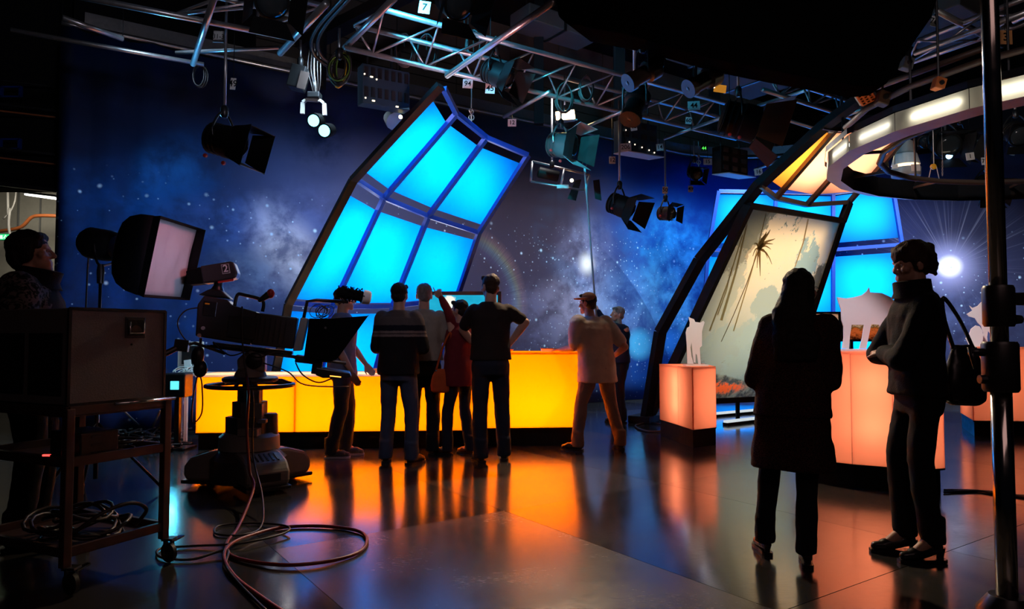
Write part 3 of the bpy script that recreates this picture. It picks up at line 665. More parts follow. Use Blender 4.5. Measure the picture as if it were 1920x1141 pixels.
def pixstrip(m, pts, w0, w1):
    for i in range(len(pts) - 1):
        a, c = V(pts[i]), V(pts[i + 1]); ta = w0 + (w1 - w0) * i / (len(pts) - 1); tb = w0 + (w1 - w0) * (i + 1) / (len(pts) - 1)
        d = (c - a).normalized(); p = V((-d.y, d.x))
        m.add([juv(*(a - p * ta)), juv(*(a + p * ta)), juv(*(c + p * tb)), juv(*(c - p * tb))], [(0, 1, 2, 3)])
m = MB()
pixstrip(m, [(1352, 640), (1375, 590), (1400, 530), (1421, 470)], 0.7, 0.9)
for ex_, ey_, wd_ in [(1444, 430, 4.5), (1437, 434, 4.5), (1453, 447, 3.2), (1449, 457, 2.6), (1445, 467, 2.2), (1447, 495, 2.2), (1439, 484, 2.0), (1425, 517, 3.0), (1419, 502, 2.4), (1411, 480, 1.8), (1413, 456, 2.0)]:
    kx, ky = lerp(1423, ex_, 0.55), lerp(466, ey_, 0.45) - 6
    pixstrip(m, [(1423, 466), (lerp(1423, kx, 0.6), lerp(466, ky, 0.7) - 1), (kx, ky), (lerp(kx, ex_, 0.6), lerp(ky, ey_, 0.5)), (ex_, ey_)], wd_, 0.4)
m.build('palm_print', INK, jp)
for a, c, w_ in [((1330, 620), (1392, 440), 1.6), ((1345, 590), (1372, 500), 1.2), ((1352, 600), (1400, 420), 2.4), ((1375, 620), (1436, 400), 1.2), ((1515, 410), (1490, 500), 1.4)]:
    m = MB(); pixstrip(m, [a, ((a[0] + c[0]) / 2 + 3, (a[1] + c[1]) / 2), c], w_, w_ * 0.6); m.build('trunk_print', INK2, jp)
area('screen_lamp', (jTL + jTR + jBL + jBR) / 4 - jn * 0.45 + ZU * 0.1, (jTL + jTR + jBL + jBR) / 4, (jBR - jBL).length * 0.72, (jTL - jBL).length * 0.78, 25, (1.0, 0.92, 0.82), math.radians(150))
for a, c, wd in [(jTL, jTR, 0.07), (jBL, jBR, 0.08), (jTR, jBR, 0.08)]:
    m = MB(); m.bar(a, c, wd, wd); m.build('frame_bar', M['rib_black'], js)
m = MB(); lowL = at(1212, 792, 10.05); m.bar(jTL, lowL, 0.1, 0.12); m.build('frame_bar', M['rib_black'], js)
lowL.z = 0.0
rib = [V((lowL.x - 0.03, lowL.y - 0.12, 0.02)), at(1238, 622, 9.75), at(1312, 487, 9.4), at(1424, 346, 8.9), at(1545, 236, 8.3), at(1612, 186, 7.9)]
for a, c in zip(rib, rib[1:]):
    m = MB(); m.bar(a, c, 0.09, 0.16, up=E1); m.build('side_rib', M['rib_black'], js)
m = MB(); m.box(V((lowL.x + 0.05, lowL.y + 0.1, 0.05)), (0.32, 0.7, 0.1), Matrix.Rotation(-0.6, 3, 'Z')); m.build('foot', M['rib_black'], js, bevel=0.01)
# short props so that the bottom rail stands on the floor
for u in (0.25, 0.6, 0.95):
    a = jpt(u, 0.0); m = MB(); m.bar(a, V((a.x, a.y, 0)), 0.05, 0.05); m.build('prop', M['rib_black'], js)
cb = [at(1425, 348, 8.86), at(1455, 371, 9.2), at(1513, 384, 9.7), at(1592, 379, 10.2)]
ctp = [at(1541, 239, 8.26), at(1566, 243, 8.4), at(1640, 240, 8.8), at(1722, 228, 9.3)]
PEACH = backlit('peach_diffuser', (1.0, 0.58, 0.4), gloss=0.04); AMB = backlit('amber_diffuser', (1.0, 0.52, 0.16), gloss=0.04)
BRN = stdmat('brown_frame', (0.05, 0.03, 0.022), 0.5)
for k in range(3):
    a, c, d, e = ctp[k], ctp[k + 1], cb[k + 1], cb[k]
    q = [lerp(e, a, 0.93), lerp(d, c, 0.93), lerp(d, c, 0.13), lerp(e, a, 0.13)]
    nr = (c - a).cross(e - a).normalized(); nr = nr if nr.y < 0 else -nr
    m = MB(); m.sheet(q[3] - nr * 0.03, q[2] - nr * 0.03, q[1] - nr * 0.03, q[0] - nr * 0.03, 4, 4); m.build('canopy_panel', AMB if k == 0 else PEACH, js, mods=[solid(0.006)])
    ctr = sum(q, V((0, 0, 0))) / 4
    area('canopy_lamp', ctr - nr * 0.28, ctr, (q[1] - q[0]).length * 0.85, (q[0] - q[3]).length * 0.75, (10, 10, 9)[k], (1, 0.95, 0.9), math.radians(150))
for k in range(1, 4):
    m = MB(); m.bar(cb[k], ctp[k], 0.06, 0.06); m.build('canopy_bar', BRN, js)
for k in range(3):
    m = MB(); m.bar(cb[k], cb[k + 1], 0.06, 0.06); m.build('canopy_bar', BRN, js)
    m = MB(); m.bar(ctp[k], ctp[k + 1], 0.05, 0.05); m.build('canopy_bar', BRN, js)
m = MB(); m.bar(cb[3], jTR, 0.08, 0.1); m.build('side_rib', M['rib_black'], js)
# white light strips lying under the screen
for a, c in [((1338, 775), (1450, 765)), ((1360, 790), (1430, 782))]:
    p, q = gp(*a, 0.05), gp(*c, 0.05); st = thing('floor_light', 'white light strip on the floor below the jungle screen, %s' % ('the longer one behind' if a[1] == 775 else 'the shorter one in front'), 'lamp', V((p.x, p.y, 0)))
    m = MB(); m.bar(p, q, 0.06, 0.03); m.build('tube', glow('floor_tube_%d' % a[1], (0.85, 0.95, 1.0), 0.75), st)
    m = MB(); m.bar(V((p.x, p.y, 0.017)), V((q.x, q.y, 0.017)), 0.09, 0.034); m.build('housing', M['black'], st)

# ---- polygon ring soffit
RC = V((5.92, 6.9, 0)); RO, RI, RZ, RH, NS = 2.6, 2.45, 3.03, 0.165, 24
ring = thing('ring_light', 'white lit polygon ring hanging from the rig above the pedestals', 'lamp', RC + ZU * RZ)
RWH = backlit('ring_acrylic', (0.85, 0.84, 0.76)); tube_on = glow('ring_tube', (1.0, 0.92, 0.72), 9)
RB = stdmat('ring_soffit_white', (0.75, 0.66, 0.6), 0.5)
def rp(k, r, z): a = math.radians(194.8 + 360 / NS * k); return RC + V((math.cos(a) * r, math.sin(a) * r, z))
for k in range(NS):
    m = MB(); g = 0.003
    A, B = rp(k, RO, RZ), rp(k + 1, RO, RZ); d = (B - A).normalized() * g
    m.add([A + d, B - d, B - d + ZU * RH, A + d + ZU * RH], [(0, 1, 2, 3)]); m.build('outer_panel', RWH, ring)
    m = MB(); m.add([rp(k, RO, RZ), rp(k + 1, RO, RZ), rp(k + 1, RI, RZ - 0.03), rp(k, RI, RZ - 0.03)], [(3, 2, 1, 0)]); m.build('bottom_panel', RB, ring)
    m = MB(); m.add([rp(k, RI, RZ - 0.03), rp(k + 1, RI, RZ - 0.03), rp(k + 1, RI, RZ + RH + 0.05), rp(k, RI, RZ + RH + 0.05)], [(3, 2, 1, 0)]); m.build('inner_panel', M['rib_black'], ring)
    m = MB(); m.add([rp(k, RO + 0.02, RZ + RH), rp(k + 1, RO + 0.02, RZ + RH), rp(k + 1, RO + 0.02, RZ + RH + 0.06), rp(k, RO + 0.02, RZ + RH + 0.06)], [(0, 1, 2, 3)]); m.build('top_lip', M['dark_metal'], ring)
    a, c = rp(k, RO - 0.03, RZ + RH / 2), rp(k + 1, RO - 0.03, RZ + RH / 2)
    m = MB(); p, q = lerp(a, c, 0.24), lerp(a, c, 0.9); m.tube([p, q], 0.014, 8); m.build('tube', tube_on if k not in (22, 21, 20, 23) else glow('ring_tube_dim_%d' % k, (1, 0.93, 0.8), 5), ring)
m = MB(); m.tube([rp(k, 2.05, RZ + 0.13) for k in range(NS)], 0.035, 8, closed=True); m.build('track', BRN, ring, smooth=True)
m = MB(); m.tube([rp(k, 2.42, RZ + 0.42) for k in range(-2, 9)], 0.03, 8); m.build('track', BRN, ring, smooth=True)
for k in range(0, NS, 3):
    m = MB(); m.tube([rp(k, 2.42, RZ + 0.2), rp(k, 2.42, 4.2)], 0.012, 6); m.build('hanger', M['dark_metal'], ring)
for k in range(NS // 2):
    m = MB(); m.bar(rp(2 * k, RI, RZ + 0.13), rp(2 * k, 2.05, RZ + 0.13), 0.03); m.build('track_bracket', BRN, ring)

# ---- television behind the counter, twin screens by the pig
SCR1 = NT('tv_cyan_picture'); uv1 = SCR1.coord('UV'); x1, y1, _ = SCR1.sep(uv1); nn = SCR1.noise(uv1, 7, 3, 0.6)
def e1_(cx, cy, rx, ry):
    dx = SCR1.math('DIVIDE', SCR1.math('SUBTRACT', x1, cx), rx); dy = SCR1.math('DIVIDE', SCR1.math('SUBTRACT', y1, cy), ry)
    return SCR1.range(SCR1.math('ADD', SCR1.math('SQRT', SCR1.math('ADD', SCR1.math('MULTIPLY', dx, dx), SCR1.math('MULTIPLY', dy, dy))), SCR1.math('MULTIPLY', nn, 1.4)), 1.75, 1.45)
c1 = SCR1.mix(nn, lin(20, 150, 190), lin(40, 190, 225))
for a in [(0.36, 0.8, 0.1, 0.22), (0.27, 0.52, 0.1, 0.08), (0.36, 0.35, 0.06, 0.3), (0.62, 0.5, 0.12, 0.14)]: c1 = SCR1.mix(e1_(*a), c1, (1, 0.98, 0.85))
em = SCR1.node('Emission'); SCR1.put(em.inputs[0], c1); em.inputs[1].default_value = 1.0; SCR1 = SCR1.surf(em.outputs[0])
SCR2 = NT('tv_food_picture'); uv1 = SCR2.coord('UV'); x1, y1, _ = SCR2.sep(uv1); nn = SCR2.noise(uv1, 9, 4, 0.65)
c1 = SCR2.ramp(SCR2.math('ADD', y1, SCR2.math('MULTIPLY', SCR2.math('SUBTRACT', nn, 0.5), 0.9)), [(0, lin(40, 14, 6)), (0.3, lin(200, 90, 40)), (0.5, lin(90, 60, 20)), (0.75, lin(240, 190, 150)), (1, lin(150, 100, 80))])
em = SCR2.node('Emission'); SCR2.put(em.inputs[0], c1); em.inputs[1].default_value = 0.8; SCR2 = SCR2.surf(em.outputs[0])
def tv(label, x0, y0, x1_, y1_, Y, scr, bez=0.03, legs=()):
    a, c = at(x0, y1_, Y), at(x1_, y0, Y); t = thing('television', label, 'screen', V(((a.x + c.x) / 2, Y + 0.04, 0)))
    W_, H_ = c.x - a.x, c.z - a.z
    m = MB(); m.obox(V((a.x, Y + 0.012, a.z)), V((W_, 0, 0)), V((0, 0.06, 0)), V((0, 0, H_))); m.build('back_shell', M['black_plastic'], t, bevel=0.006)
    m = MB(); m.sheet(V((a.x + bez, Y + 0.008, a.z + bez)), V((c.x - bez, Y + 0.008, a.z + bez)), V((c.x - bez, Y + 0.008, c.z - bez)), V((a.x + bez, Y + 0.008, c.z - bez)), 1, 1); m.build('screen', scr, t)
    for (o, ex, ez) in [((a.x, a.z), W_, bez), ((a.x, c.z - bez), W_, bez), ((a.x, a.z + bez), bez, H_ - 2 * bez), ((c.x - bez, a.z + bez), bez, H_ - 2 * bez)]:
        m = MB(); m.obox(V((o[0], Y - 0.004, o[1])), V((ex, 0, 0)), V((0, 0.016, 0)), V((0, 0, ez))); m.build('bezel', M['black_plastic'], t)
    for lx in legs:
        m = MB(); m.bar(V((lx, Y + 0.045, 0.0)), V((lx, Y + 0.045, a.z + 0.1)), 0.04); m.build('leg', M['dark_metal'], t)
        m = MB(); m.box(V((lx, Y + 0.045, 0.012)), (0.3, 0.4, 0.024)); m.build('foot', M['dark_metal'], t)
    return t
tx = at(836, 640, 8.8).x
tv('wide television with a cyan and white picture behind the counter', 785, 546, 940, 641, 8.8, SCR1, 0.045, (tx, tx + 0.45))
l1, l2 = at(1500, 600, 9.6).x, at(1545, 600, 9.6).x
tv('television with a food picture behind the long haired woman, left of a pair', 1482, 584, 1576, 640, 9.6, SCR2, 0.03, (l1, l2))
l1, l2 = at(1598, 600, 9.6).x, at(1640, 600, 9.6).x
tv('television with a food picture behind the big pig cutout, right of a pair', 1577.5, 584, 1668, 640, 9.6, SCR2, 0.03, (l1, l2))
# ================================================================== PEOPLE
WR = bpy.data.textures.new('fold', 'CLOUDS'); WR.noise_scale = 0.13; WR.noise_depth = 2
WR2 = bpy.data.textures.new('hairclump', 'CLOUDS'); WR2.noise_scale = 0.035; WR2.noise_depth = 1
def remesh(vox, fold=0.0, tex=None, sm=2):
    def f(o):
        m = o.modifiers.new('skin', 'REMESH'); m.mode = 'VOXEL'; m.voxel_size = vox; m.use_smooth_shade = True
        s = o.modifiers.new('soft', 'SMOOTH'); s.factor = 0.5; s.iterations = sm
        if fold:
            d = o.modifiers.new('folds', 'DISPLACE'); d.texture = tex or WR; d.strength = fold; d.mid_level = 0.5; d.texture_coords = 'LOCAL'
    return f
def hand(b, wr, f, nrm, side, curl, s, point=False):
    f = f.normalized(); nrm = (nrm - f * nrm.dot(f)).normalized(); lat = f.cross(nrm).normalized() * side
    for k, (o, L) in enumerate(((-0.030, 0.066), (-0.010, 0.076), (0.011, 0.070), (0.030, 0.054))):
        kn = wr + (f * (0.088 - 0.004 * abs(k - 1)) + lat * o) * s
        b.cap(wr + (f * 0.012 + lat * o * 0.55) * s, 0.016 * s, kn, 0.0115 * s, 8)
        c = (0.05 if k == 0 else 1.5) if point else curl
        d1 = (f * math.cos(c * 0.6) + nrm * math.sin(c * 0.6)); d2 = (f * math.cos(c * 1.5) + nrm * math.sin(c * 1.5))
        m = kn + d1 * L * 0.55 * s; b.cap(kn, 0.0098 * s, m, 0.0088 * s, 8); b.cap(m, 0.0088 * s, m + d2 * L * 0.55 * s, 0.0074 * s, 8)
    t0 = wr + (f * 0.025 - lat * 0.026) * s; t1 = t0 + (f * 0.035 - lat * 0.026 + nrm * 0.012) * s
    b.cap(t0, 0.014 * s, t1, 0.011 * s, 8); b.cap(t1, 0.0105 * s, t1 + (f * 0.032 - lat * 0.008 + nrm * 0.014 * curl) * s, 0.0085 * s, 8)
def person(label, X, Y, face, H, top, legs_m, shoe_m, hair_m, hair='short', build=1.0, lean=(0, 0), yaw=0, pitch=0, feet=None, arms=None, sleeve='long', hem=0.9,
           coat=None, female=False, shoe='shoe', group=None, puff=1.0, topname='shirt', hands=(0.6, 0.6), point=None, eyes=True, slim=1.0, heel=0.0):
    s = H / 1.75; R = Matrix.Rotation(math.radians(face - 90), 4, 'Z'); T = Matrix.Translation((X, Y, 0)) @ R @ Matrix.Scale(s, 4); Ti = T.inverted()
    def L(p): return Ti @ V(p)
    sh = (0.158 if female else 0.185) * slim ** 0.4
    ln = lambda z: V((lean[0], lean[1], 0)) * max(0, (z - 0.9) / 0.6)
    feet = feet or ((0.11, 0.0, 0), (-0.11, 0.03, 0))
    feet = [(L(f[0]).x, L(f[0]).y, f[1]) if isinstance(f[0], Vector) else f for f in feet]
    body = MB(T); pants = MB(T); tp = MB(T)
    hips = [V((0.088, 0, 0.9)), V((-0.088, 0, 0.9))]
    shoes = []
    hz_ = heel
    for k in (0, 1):
        fx, fy, fyaw = feet[k]; an = V((fx, fy - 0.01, 0.095 + hz_)); hp = hips[k]; fd = Matrix.Rotation(math.radians(fyaw), 3, 'Z') @ V((0, 1, 0))
        kn = (hp + an) / 2 + V((0, 0.035, 0.03)) + fd * 0.01
        body.cap(hp, 0.07, kn, 0.044, 12); body.cap(kn, 0.043, kn + (an - kn) * 0.3 - fd * 0.01, 0.044, 12); body.cap(kn + (an - kn) * 0.3 - fd * 0.01, 0.042, an, 0.034, 12)
        body.cap(an, 0.036, an + fd * 0.1 + V((0, 0, -0.055 - hz_ * .8)), 0.028, 10); body.cap(an + fd * 0.1 + V((0, 0, -0.055 - hz_ * .8)), 0.028, an + fd * 0.15 + V((0, 0, -0.062 - hz_)), 0.02, 10); body.cap(an, 0.034, an - fd * 0.035 + V((0, 0, -0.05)), 0.027, 10)
        w = 1.0 if not female else 0.9
        pants.cap(hp, 0.098 * build * w, kn, 0.075 * w, 14); pants.cap(kn, 0.075 * w, an + V((0, 0, 0.02)), 0.066 * w, 14)
        pants.lathe(an + V((0, 0, 0.0)) - fd * 0.012, V((0, 0, 1)), [(-0.055 + hz_, 0.068 * w), (0.03, 0.067 * w), (0.12, 0.066 * w)], 14)
        shoes.append((an, fd))
    bw = build
    bsec = [(V((0, 0.0, 0.84)), 0.14 * bw, 0.1 * bw), (V((0, -0.01, 0.93)), 0.165 * bw, 0.115 * bw), (V((0, 0, 1.05)), 0.148 * bw, 0.1 * bw), (V((0, 0, 1.2)), 0.16 * bw, 0.11 * bw),
            (V((0, 0, 1.33)), 0.175 * bw * (0.93 if female else 1), 0.115 * bw), (V((0, -0.005, 1.41)), 0.165 * bw * (0.93 if female else 1), 0.09), (V((0, -0.005, 1.455)), 0.1, 0.07)]
    bsec = [(c + ln(c.z), a, d) for c, a, d in bsec]
    body.loft(bsec)
    nb = V((0, -0.005, 1.44)) + ln(1.45); HC = V((lean[0] * 1.25, lean[1] * 1.25 + 0.02, 1.622))
    RH_ = Matrix.Rotation(math.radians(yaw), 3, 'Z') @ Matrix.Rotation(math.radians(pitch), 3, 'X')
    h = lambda x, y, z: HC + RH_ @ V((x, y, z))
    body.cap(nb, 0.062, h(0, -0.015, -0.04), 0.054, 14)
    body.ball(h(0, -0.012, 0.042), (0.073, 0.093, 0.083), RH_, 18, 12); body.ball(h(0, 0.03, -0.045), (0.049 if female else 0.055, 0.055, 0.058), RH_, 16, 10); body.ball(h(0, 0.07, -0.088), (0.026, 0.022, 0.02), RH_)
    ns = 0.009 if female else 0.0
    body.cap(h(0, 0.084 - ns * .4, 0.022), 0.009, h(0, 0.108 - ns, -0.018), 0.0125 - ns * 0.25, 8); body.ball(h(0, 0.1 - ns, -0.022), (0.017 - ns * .2, 0.014, 0.01), RH_)
    body.cap(h(-0.035, 0.074, 0.032), 0.011, h(0.035, 0.074, 0.032), 0.011, 8); body.cap(h(-0.02, 0.083, -0.052), 0.008, h(0.02, 0.083, -0.052), 0.008, 8); body.cap(h(-0.016, 0.083, -0.064), 0.008, h(0.016, 0.083, -0.064), 0.008, 8)
    for q in (-1, 1):
        body.ball(h(0.075 * q, -0.01, 0.0), (0.012, 0.022, 0.034), RH_); body.ball(h(0.045 * q, 0.058, -0.01), (0.025, 0.025, 0.024), RH_)
    arms = arms or {}
    for k, q in ((0, 1), (1, -1)):
        S = V((sh * q * bw, -0.005, 1.405)) + ln(1.4)
        e, wv = arms.get('r' if q > 0 else 'l', ((0.255 * q, -0.03, 1.12), (0.265 * q, 0.05, 0.87)))
        e = L(e) if isinstance(e, Vector) else V(e); wv = L(wv) if isinstance(wv, Vector) else V(wv)
        body.cap(S, 0.052 * bw, e, 0.04, 12); body.cap(e, 0.041, e + (wv - e) * 0.35, 0.04, 12); body.cap(e + (wv - e) * 0.35, 0.04, wv, 0.026, 12)
        fd = (wv - e).normalized(); pn = V((-q, 0.25, 0)) if abs(fd.z) > 0.6 else V((0, -0.3, -1))
        hand(body, wv + fd * 0.01, fd, pn, q, hands[k], 1.0, point == ('r' if q > 0 else 'l'))
        pf = puff
        tp.cap(S + V((-0.02 * q, 0, 0.0)), 0.072 * bw * pf * slim, e if sleeve == 'long' else lerp(S, e, 0.75), 0.06 * pf * slim, 14)
        if sleeve == 'long': tp.cap(e, 0.06 * pf * slim, wv - fd * 0.0, 0.046 * pf * slim, 14)
    pants.loft([(V((0, 0, 0.8)), 0.165 * bw, 0.12 * bw), (V((0, -0.012, 0.9)), 0.178 * bw, 0.13 * bw), (V((0, 0, 1.0)), 0.165 * bw, 0.118 * bw), (V((0, 0, 1.04)), 0.155 * bw, 0.11 * bw)])
    pz = 0.022 * puff
    fsh = 0.95 if female else 1
    tsec = [(V((0, 0, hem)), 0.185 * bw + pz, 0.128 * bw + pz), (V((0, 0.0, max(hem + 0.05, 1.0))), 0.175 * bw + pz, 0.122 * bw + pz), (V((0, 0, 1.12)), 0.165 * bw + pz, 0.115 * bw + pz), (V((0, 0, 1.24)), 0.172 * bw * fsh + pz, 0.12 * bw + pz), (V((0, 0, 1.34)), 0.185 * bw * fsh + pz, 0.122 * bw + pz),
            (V((0, -0.005, 1.41)), 0.175 * bw * fsh + pz, 0.1 * bw + pz), (V((0, -0.005, 1.455)), 0.105 + pz, 0.075 + pz), (V((0, -0.005, 1.485)), 0.072 + pz * 0.4, 0.068 + pz * 0.4)]
    tsec = [(c + ln(c.z), a, d) for c, a, d in tsec]
    tp.loft(tsec, 24)
    o = body.build('person', M['skin'], None, mods=[remesh(0.0075 * s, 0, None, 2)])
    # put the origin between the feet
    for v in o.data.vertices: v.co -= V((X, Y, 0))
    o.location = (X, Y, 0)
    tag(o, label, 'person', group)
    tp.build(topname, top, o, mods=[remesh(0.012, 0.022 * puff)])
    pants.build('trousers', legs_m, o, mods=[remesh(0.012, 0.02)])
    if coat:
        c = MB(T); z0, fl_ = coat
        c.loft([(V((0, 0, z0)), 0.235 * fl_, 0.165 * fl_), (V((0, 0, z0 + 0.25)), 0.21 * fl_, 0.155 * fl_), (V((0, 0, 0.98)), 0.19 * fl_, 0.145 * fl_), (V((0, 0, 1.08)), 0.17 * fl_, 0.13 * fl_)], 24)
        c.build('coat_skirt', top, o, mods=[remesh(0.013, 0.025)])
    for an, fd in shoes:
        u = V((fd.y, -fd.x, 0)); z = hz_
        b = MB(T); hb = an - fd * 0.03; hb.z = 0.045 + z; bl = an + fd * 0.105; bl.z = 0.044; to = an + fd * 0.155; to.z = 0.036
        wdt = 0.85 if female else 1.0
        b.cap(hb, 0.036 * wdt, bl, 0.043 * wdt, 12); b.cap(bl - u * 0.01, 0.034 * wdt, to, 0.03 * wdt, 12); b.cap(hb + V((0, 0, 0.01)), 0.036 * wdt, V((an.x, an.y, 0.085 + z)), 0.042 * wdt, 12)
        so = b.build(shoe, shoe_m, o, mods=[remesh(0.006)])
        b = MB(T); 
        out = [(-0.072, 0.03), (-0.05, 0.04), (0.03, 0.036), (0.1, 0.046), (0.15, 0.042), (0.185, 0.02)]
        pts = [an + fd * a + u * c * wdt for a, c in out] + [an + fd * a - u * c * wdt for a, c in reversed(out)]
        b.prism([V((p.x, p.y, 0.001)) for p in pts], V((0, 0, 0.02)))
        if z: 
            hp_ = an - fd * 0.045; b.lathe(V((hp_.x, hp_.y, 0.001)), ZU, [(0, 0.02), (0.03, 0.018), (0.05 + z, 0.028)], 10)
        b.build('sole', M['black_plastic'] if shoe_m is not SNEAK else M['white'], so)
    # hair
    b = MB(T)
    if hair == 'long':
        b.ball(h(0, -0.022, 0.055), (0.087, 0.098, 0.085), RH_, 18, 12)
        b.loft([(V((0, -0.14, 1.2)) + ln(1.2), 0.12, 0.035), (V((0, -0.13, 1.33)) + ln(1.3), 0.135, 0.05), (h(0, -0.06, -0.13), 0.125, 0.07), (h(0, -0.03, -0.03), 0.1, 0.075), (h(0, -0.02, 0.06), 0.088, 0.09)], 18)
    else:
        b.ball(h(0, -0.022, 0.058), (0.081, 0.097, 0.08), RH_, 18, 12); b.ball(h(0, -0.048, 0.0), (0.07, 0.062, 0.065), RH_, 14, 10)
        b.cap(h(-0.05, 0.05, 0.098), 0.024, h(0.05, 0.05, 0.098), 0.024, 8)
        for q in (-1, 1): b.cap(h(0.068 * q, 0.012, 0.045), 0.014, h(0.07 * q, 0.016, 0.008), 0.008, 8)
        if hair == 'bun':
            b.ball(h(0.0, -0.095, 0.03), (0.058, 0.055, 0.075), RH_, 12, 10); b.ball(h(0, -0.105, 0.09), (0.05, 0.042, 0.035), RH_); b.ball(h(0, -0.112, -0.005), (0.045, 0.04, 0.05), RH_, 12, 10); b.cap(h(0, -0.115, -0.03), 0.024, h(0, -0.128, -0.058), 0.014, 8)
            for q in (-1, 1): b.ball(h(0.062 * q, -0.025, 0.018), (0.026, 0.052, 0.055), RH_, 12, 8)
            b.ball(h(0, -0.02, 0.07), (0.088, 0.1, 0.085), RH_, 16, 10)
            b.ball(h(0, 0.006, 0.07), (0.08, 0.091, 0.074), RH_, 18, 12)
        if hair == 'full':
            b.ball(h(0, -0.03, 0.06), (0.092, 0.108, 0.088), RH_, 16, 10); b.ball(h(0, -0.07, 0.0), (0.085, 0.06, 0.085), RH_, 14, 10)
            for q in (-1, 1): b.ball(h(0.07 * q, -0.015, 0.01), (0.022, 0.045, 0.06), RH_)
    b.build('hair', hair_m, o, mods=[remesh(0.0075, 0.014, WR2, 1)])
    if eyes:
        for q in (-1, 1):
            b = MB(T); b.ball(h(0.031 * q, 0.0655, 0.013), 0.0118, RH_, 10, 8); e = b.build('eye', M['eye'], o, smooth=True)
            b = MB(T); b.ball(h(0.031 * q, 0.0755, 0.013), (0.005, 0.0035, 0.005), RH_, 8, 6); b.build('iris', M['iris'], e, smooth=True)
    return o, T, h, L
SNEAK = clothmat('sneaker_suede', (0.16, 0.15, 0.15), 60, 0.1)
JEANS = clothmat('blue_jeans', (0.045, 0.055, 0.095), 220); DJEANS = clothmat('dark_jeans', (0.016, 0.018, 0.032), 220); DTR = clothmat('dark_trousers', (0.008, 0.008, 0.011), 200)
GREYS = clothmat('grey_blue_tshirt', (0.13, 0.13, 0.2), 200); BEIGE = clothmat('beige_shirt', (0.30, 0.24, 0.19), 200); DARKS = clothmat('dark_brown_shirt', (0.02, 0.012, 0.011), 200)
WSHIRT = clothmat('cream_tshirt', (0.5, 0.42, 0.36), 200); NAVY = clothmat('navy_top', (0.008, 0.012, 0.03), 200); BLKJ = clothmat('black_wool_jacket', (0.006, 0.006, 0.008), 120, 0.5)
BSHOE = stdmat('brown_leather', (0.07, 0.022, 0.012), 0.3); KSHOE = stdmat('black_leather', (0.01, 0.009, 0.01), 0.3); KHAKI = clothmat('faded_khaki_trousers', (0.16, 0.12, 0.1), 200)
WINE = clothmat('dark_red_cardigan', (0.16, 0.014, 0.02), 150)
# tweed coat
n = NT('dark_tweed_coat'); c = n.coord(); f1 = n.noise(c, 190, 2); f2 = n.noise(c, 12, 4)
COAT = n.surf(n.princ(n.mix(n.range(f1, 0.42, 0.62), (0.012, 0.005, 0.005), n.mix(f2, (0.05, 0.014, 0.014), (0.09, 0.04, 0.03))), 0.9, 0, 0.15, bump=f1, bstr=0.5, bdist=0.006))
# knitted sweater with chest stripes
n = NT('striped_sweater'); c = n.coord(); x_, y_, z_ = n.sep(c); kn = n.noise(c, 150, 2); jit = n.math('ADD', z_, n.math('MULTIPLY', n.noise(c, 60, 2), 0.012))
a = n.ramp(n.range(jit, 1.05, 1.4, 0, 1, False), [(0.0, (0.012, 0.009, 0.011)), (0.44, (0.012, 0.009, 0.011)), (0.46, (0.2, 0.15, 0.14)), (0.5, (0.2, 0.15, 0.14)), (0.52, (0.07, 0.05, 0.05)), (0.56, (0.2, 0.15, 0.14)), (0.6, (0.2, 0.15, 0.14)), (0.62, (0.012, 0.01, 0.02)), (0.74, (0.012, 0.01, 0.02)), (0.77, (0.09, 0.07, 0.07)), (1.0, (0.08, 0.06, 0.06))])
a.node.color_ramp.interpolation = 'CONSTANT'
SWEAT = n.surf(n.princ(a, 0.9, 0, 0.15, bump=kn, bstr=0.5, bdist=0.006))
# camo style jacket sleeve of the operator
n = NT('patterned_jacket'); c = n.coord(); f1 = n.noise(c, 26, 3, 0.6, 1.5)
PATT = n.surf(n.princ(n.mix(n.range(f1, 0.46, 0.54), (0.008, 0.008, 0.008), (0.11, 0.09, 0.085)), 0.9, 0, 0.2))
def wp(px, Y): return V(((px - CX) / F * Y, Y, 0))

# 1 man in sneakers at the left of the group
p1, T1, h1, L1 = person('man in grey t-shirt, jeans and striped sneakers half hidden by the studio camera', -1.72, 7.2, 12, 1.70, GREYS, JEANS, SNEAK, M['hair_dark'], build=1.02, yaw=-8, feet=((0.1, -0.08, -6), (-0.08, 0.06, -8)),
    arms={'r': ((0.23, -0.03, 1.12), (0.22, 0.1, 0.88)), 'l': ((-0.22, 0.1, 1.14), (-0.16, 0.24, 0.95))}, sleeve='short', hem=0.84, puff=1.15, topname='t_shirt', shoe='sneaker')
# 2 striped sweater
p2, T2, h2, L2 = person('broad man seen from behind in dark sweater with pale chest stripes', -1.09, 6.83, 82, 1.72, SWEAT, JEANS, KSHOE, M['hair_dark'], build=1.0, feet=((0.15, -0.02, -24), (-0.13, 0.04, 12)),
    arms={'r': ((0.235, 0.05, 1.12), (0.04, 0.25, 1.08)), 'l': ((-0.235, 0.05, 1.12), (-0.04, 0.27, 1.13))}, puff=1.12, hem=0.86, topname='sweater', eyes=False)
# 3 beige shirt
p3, T3, h3, L3 = person('grey haired man seen from behind in beige shirt and dark trousers', -0.91, 7.32, 92, 1.75, BEIGE, DTR, BSHOE, M['hair_grey'], build=1.0, yaw=6, feet=((0.1, 0.0, -10), (-0.12, 0.04, 14)), sleeve='short', hem=0.96, eyes=False)
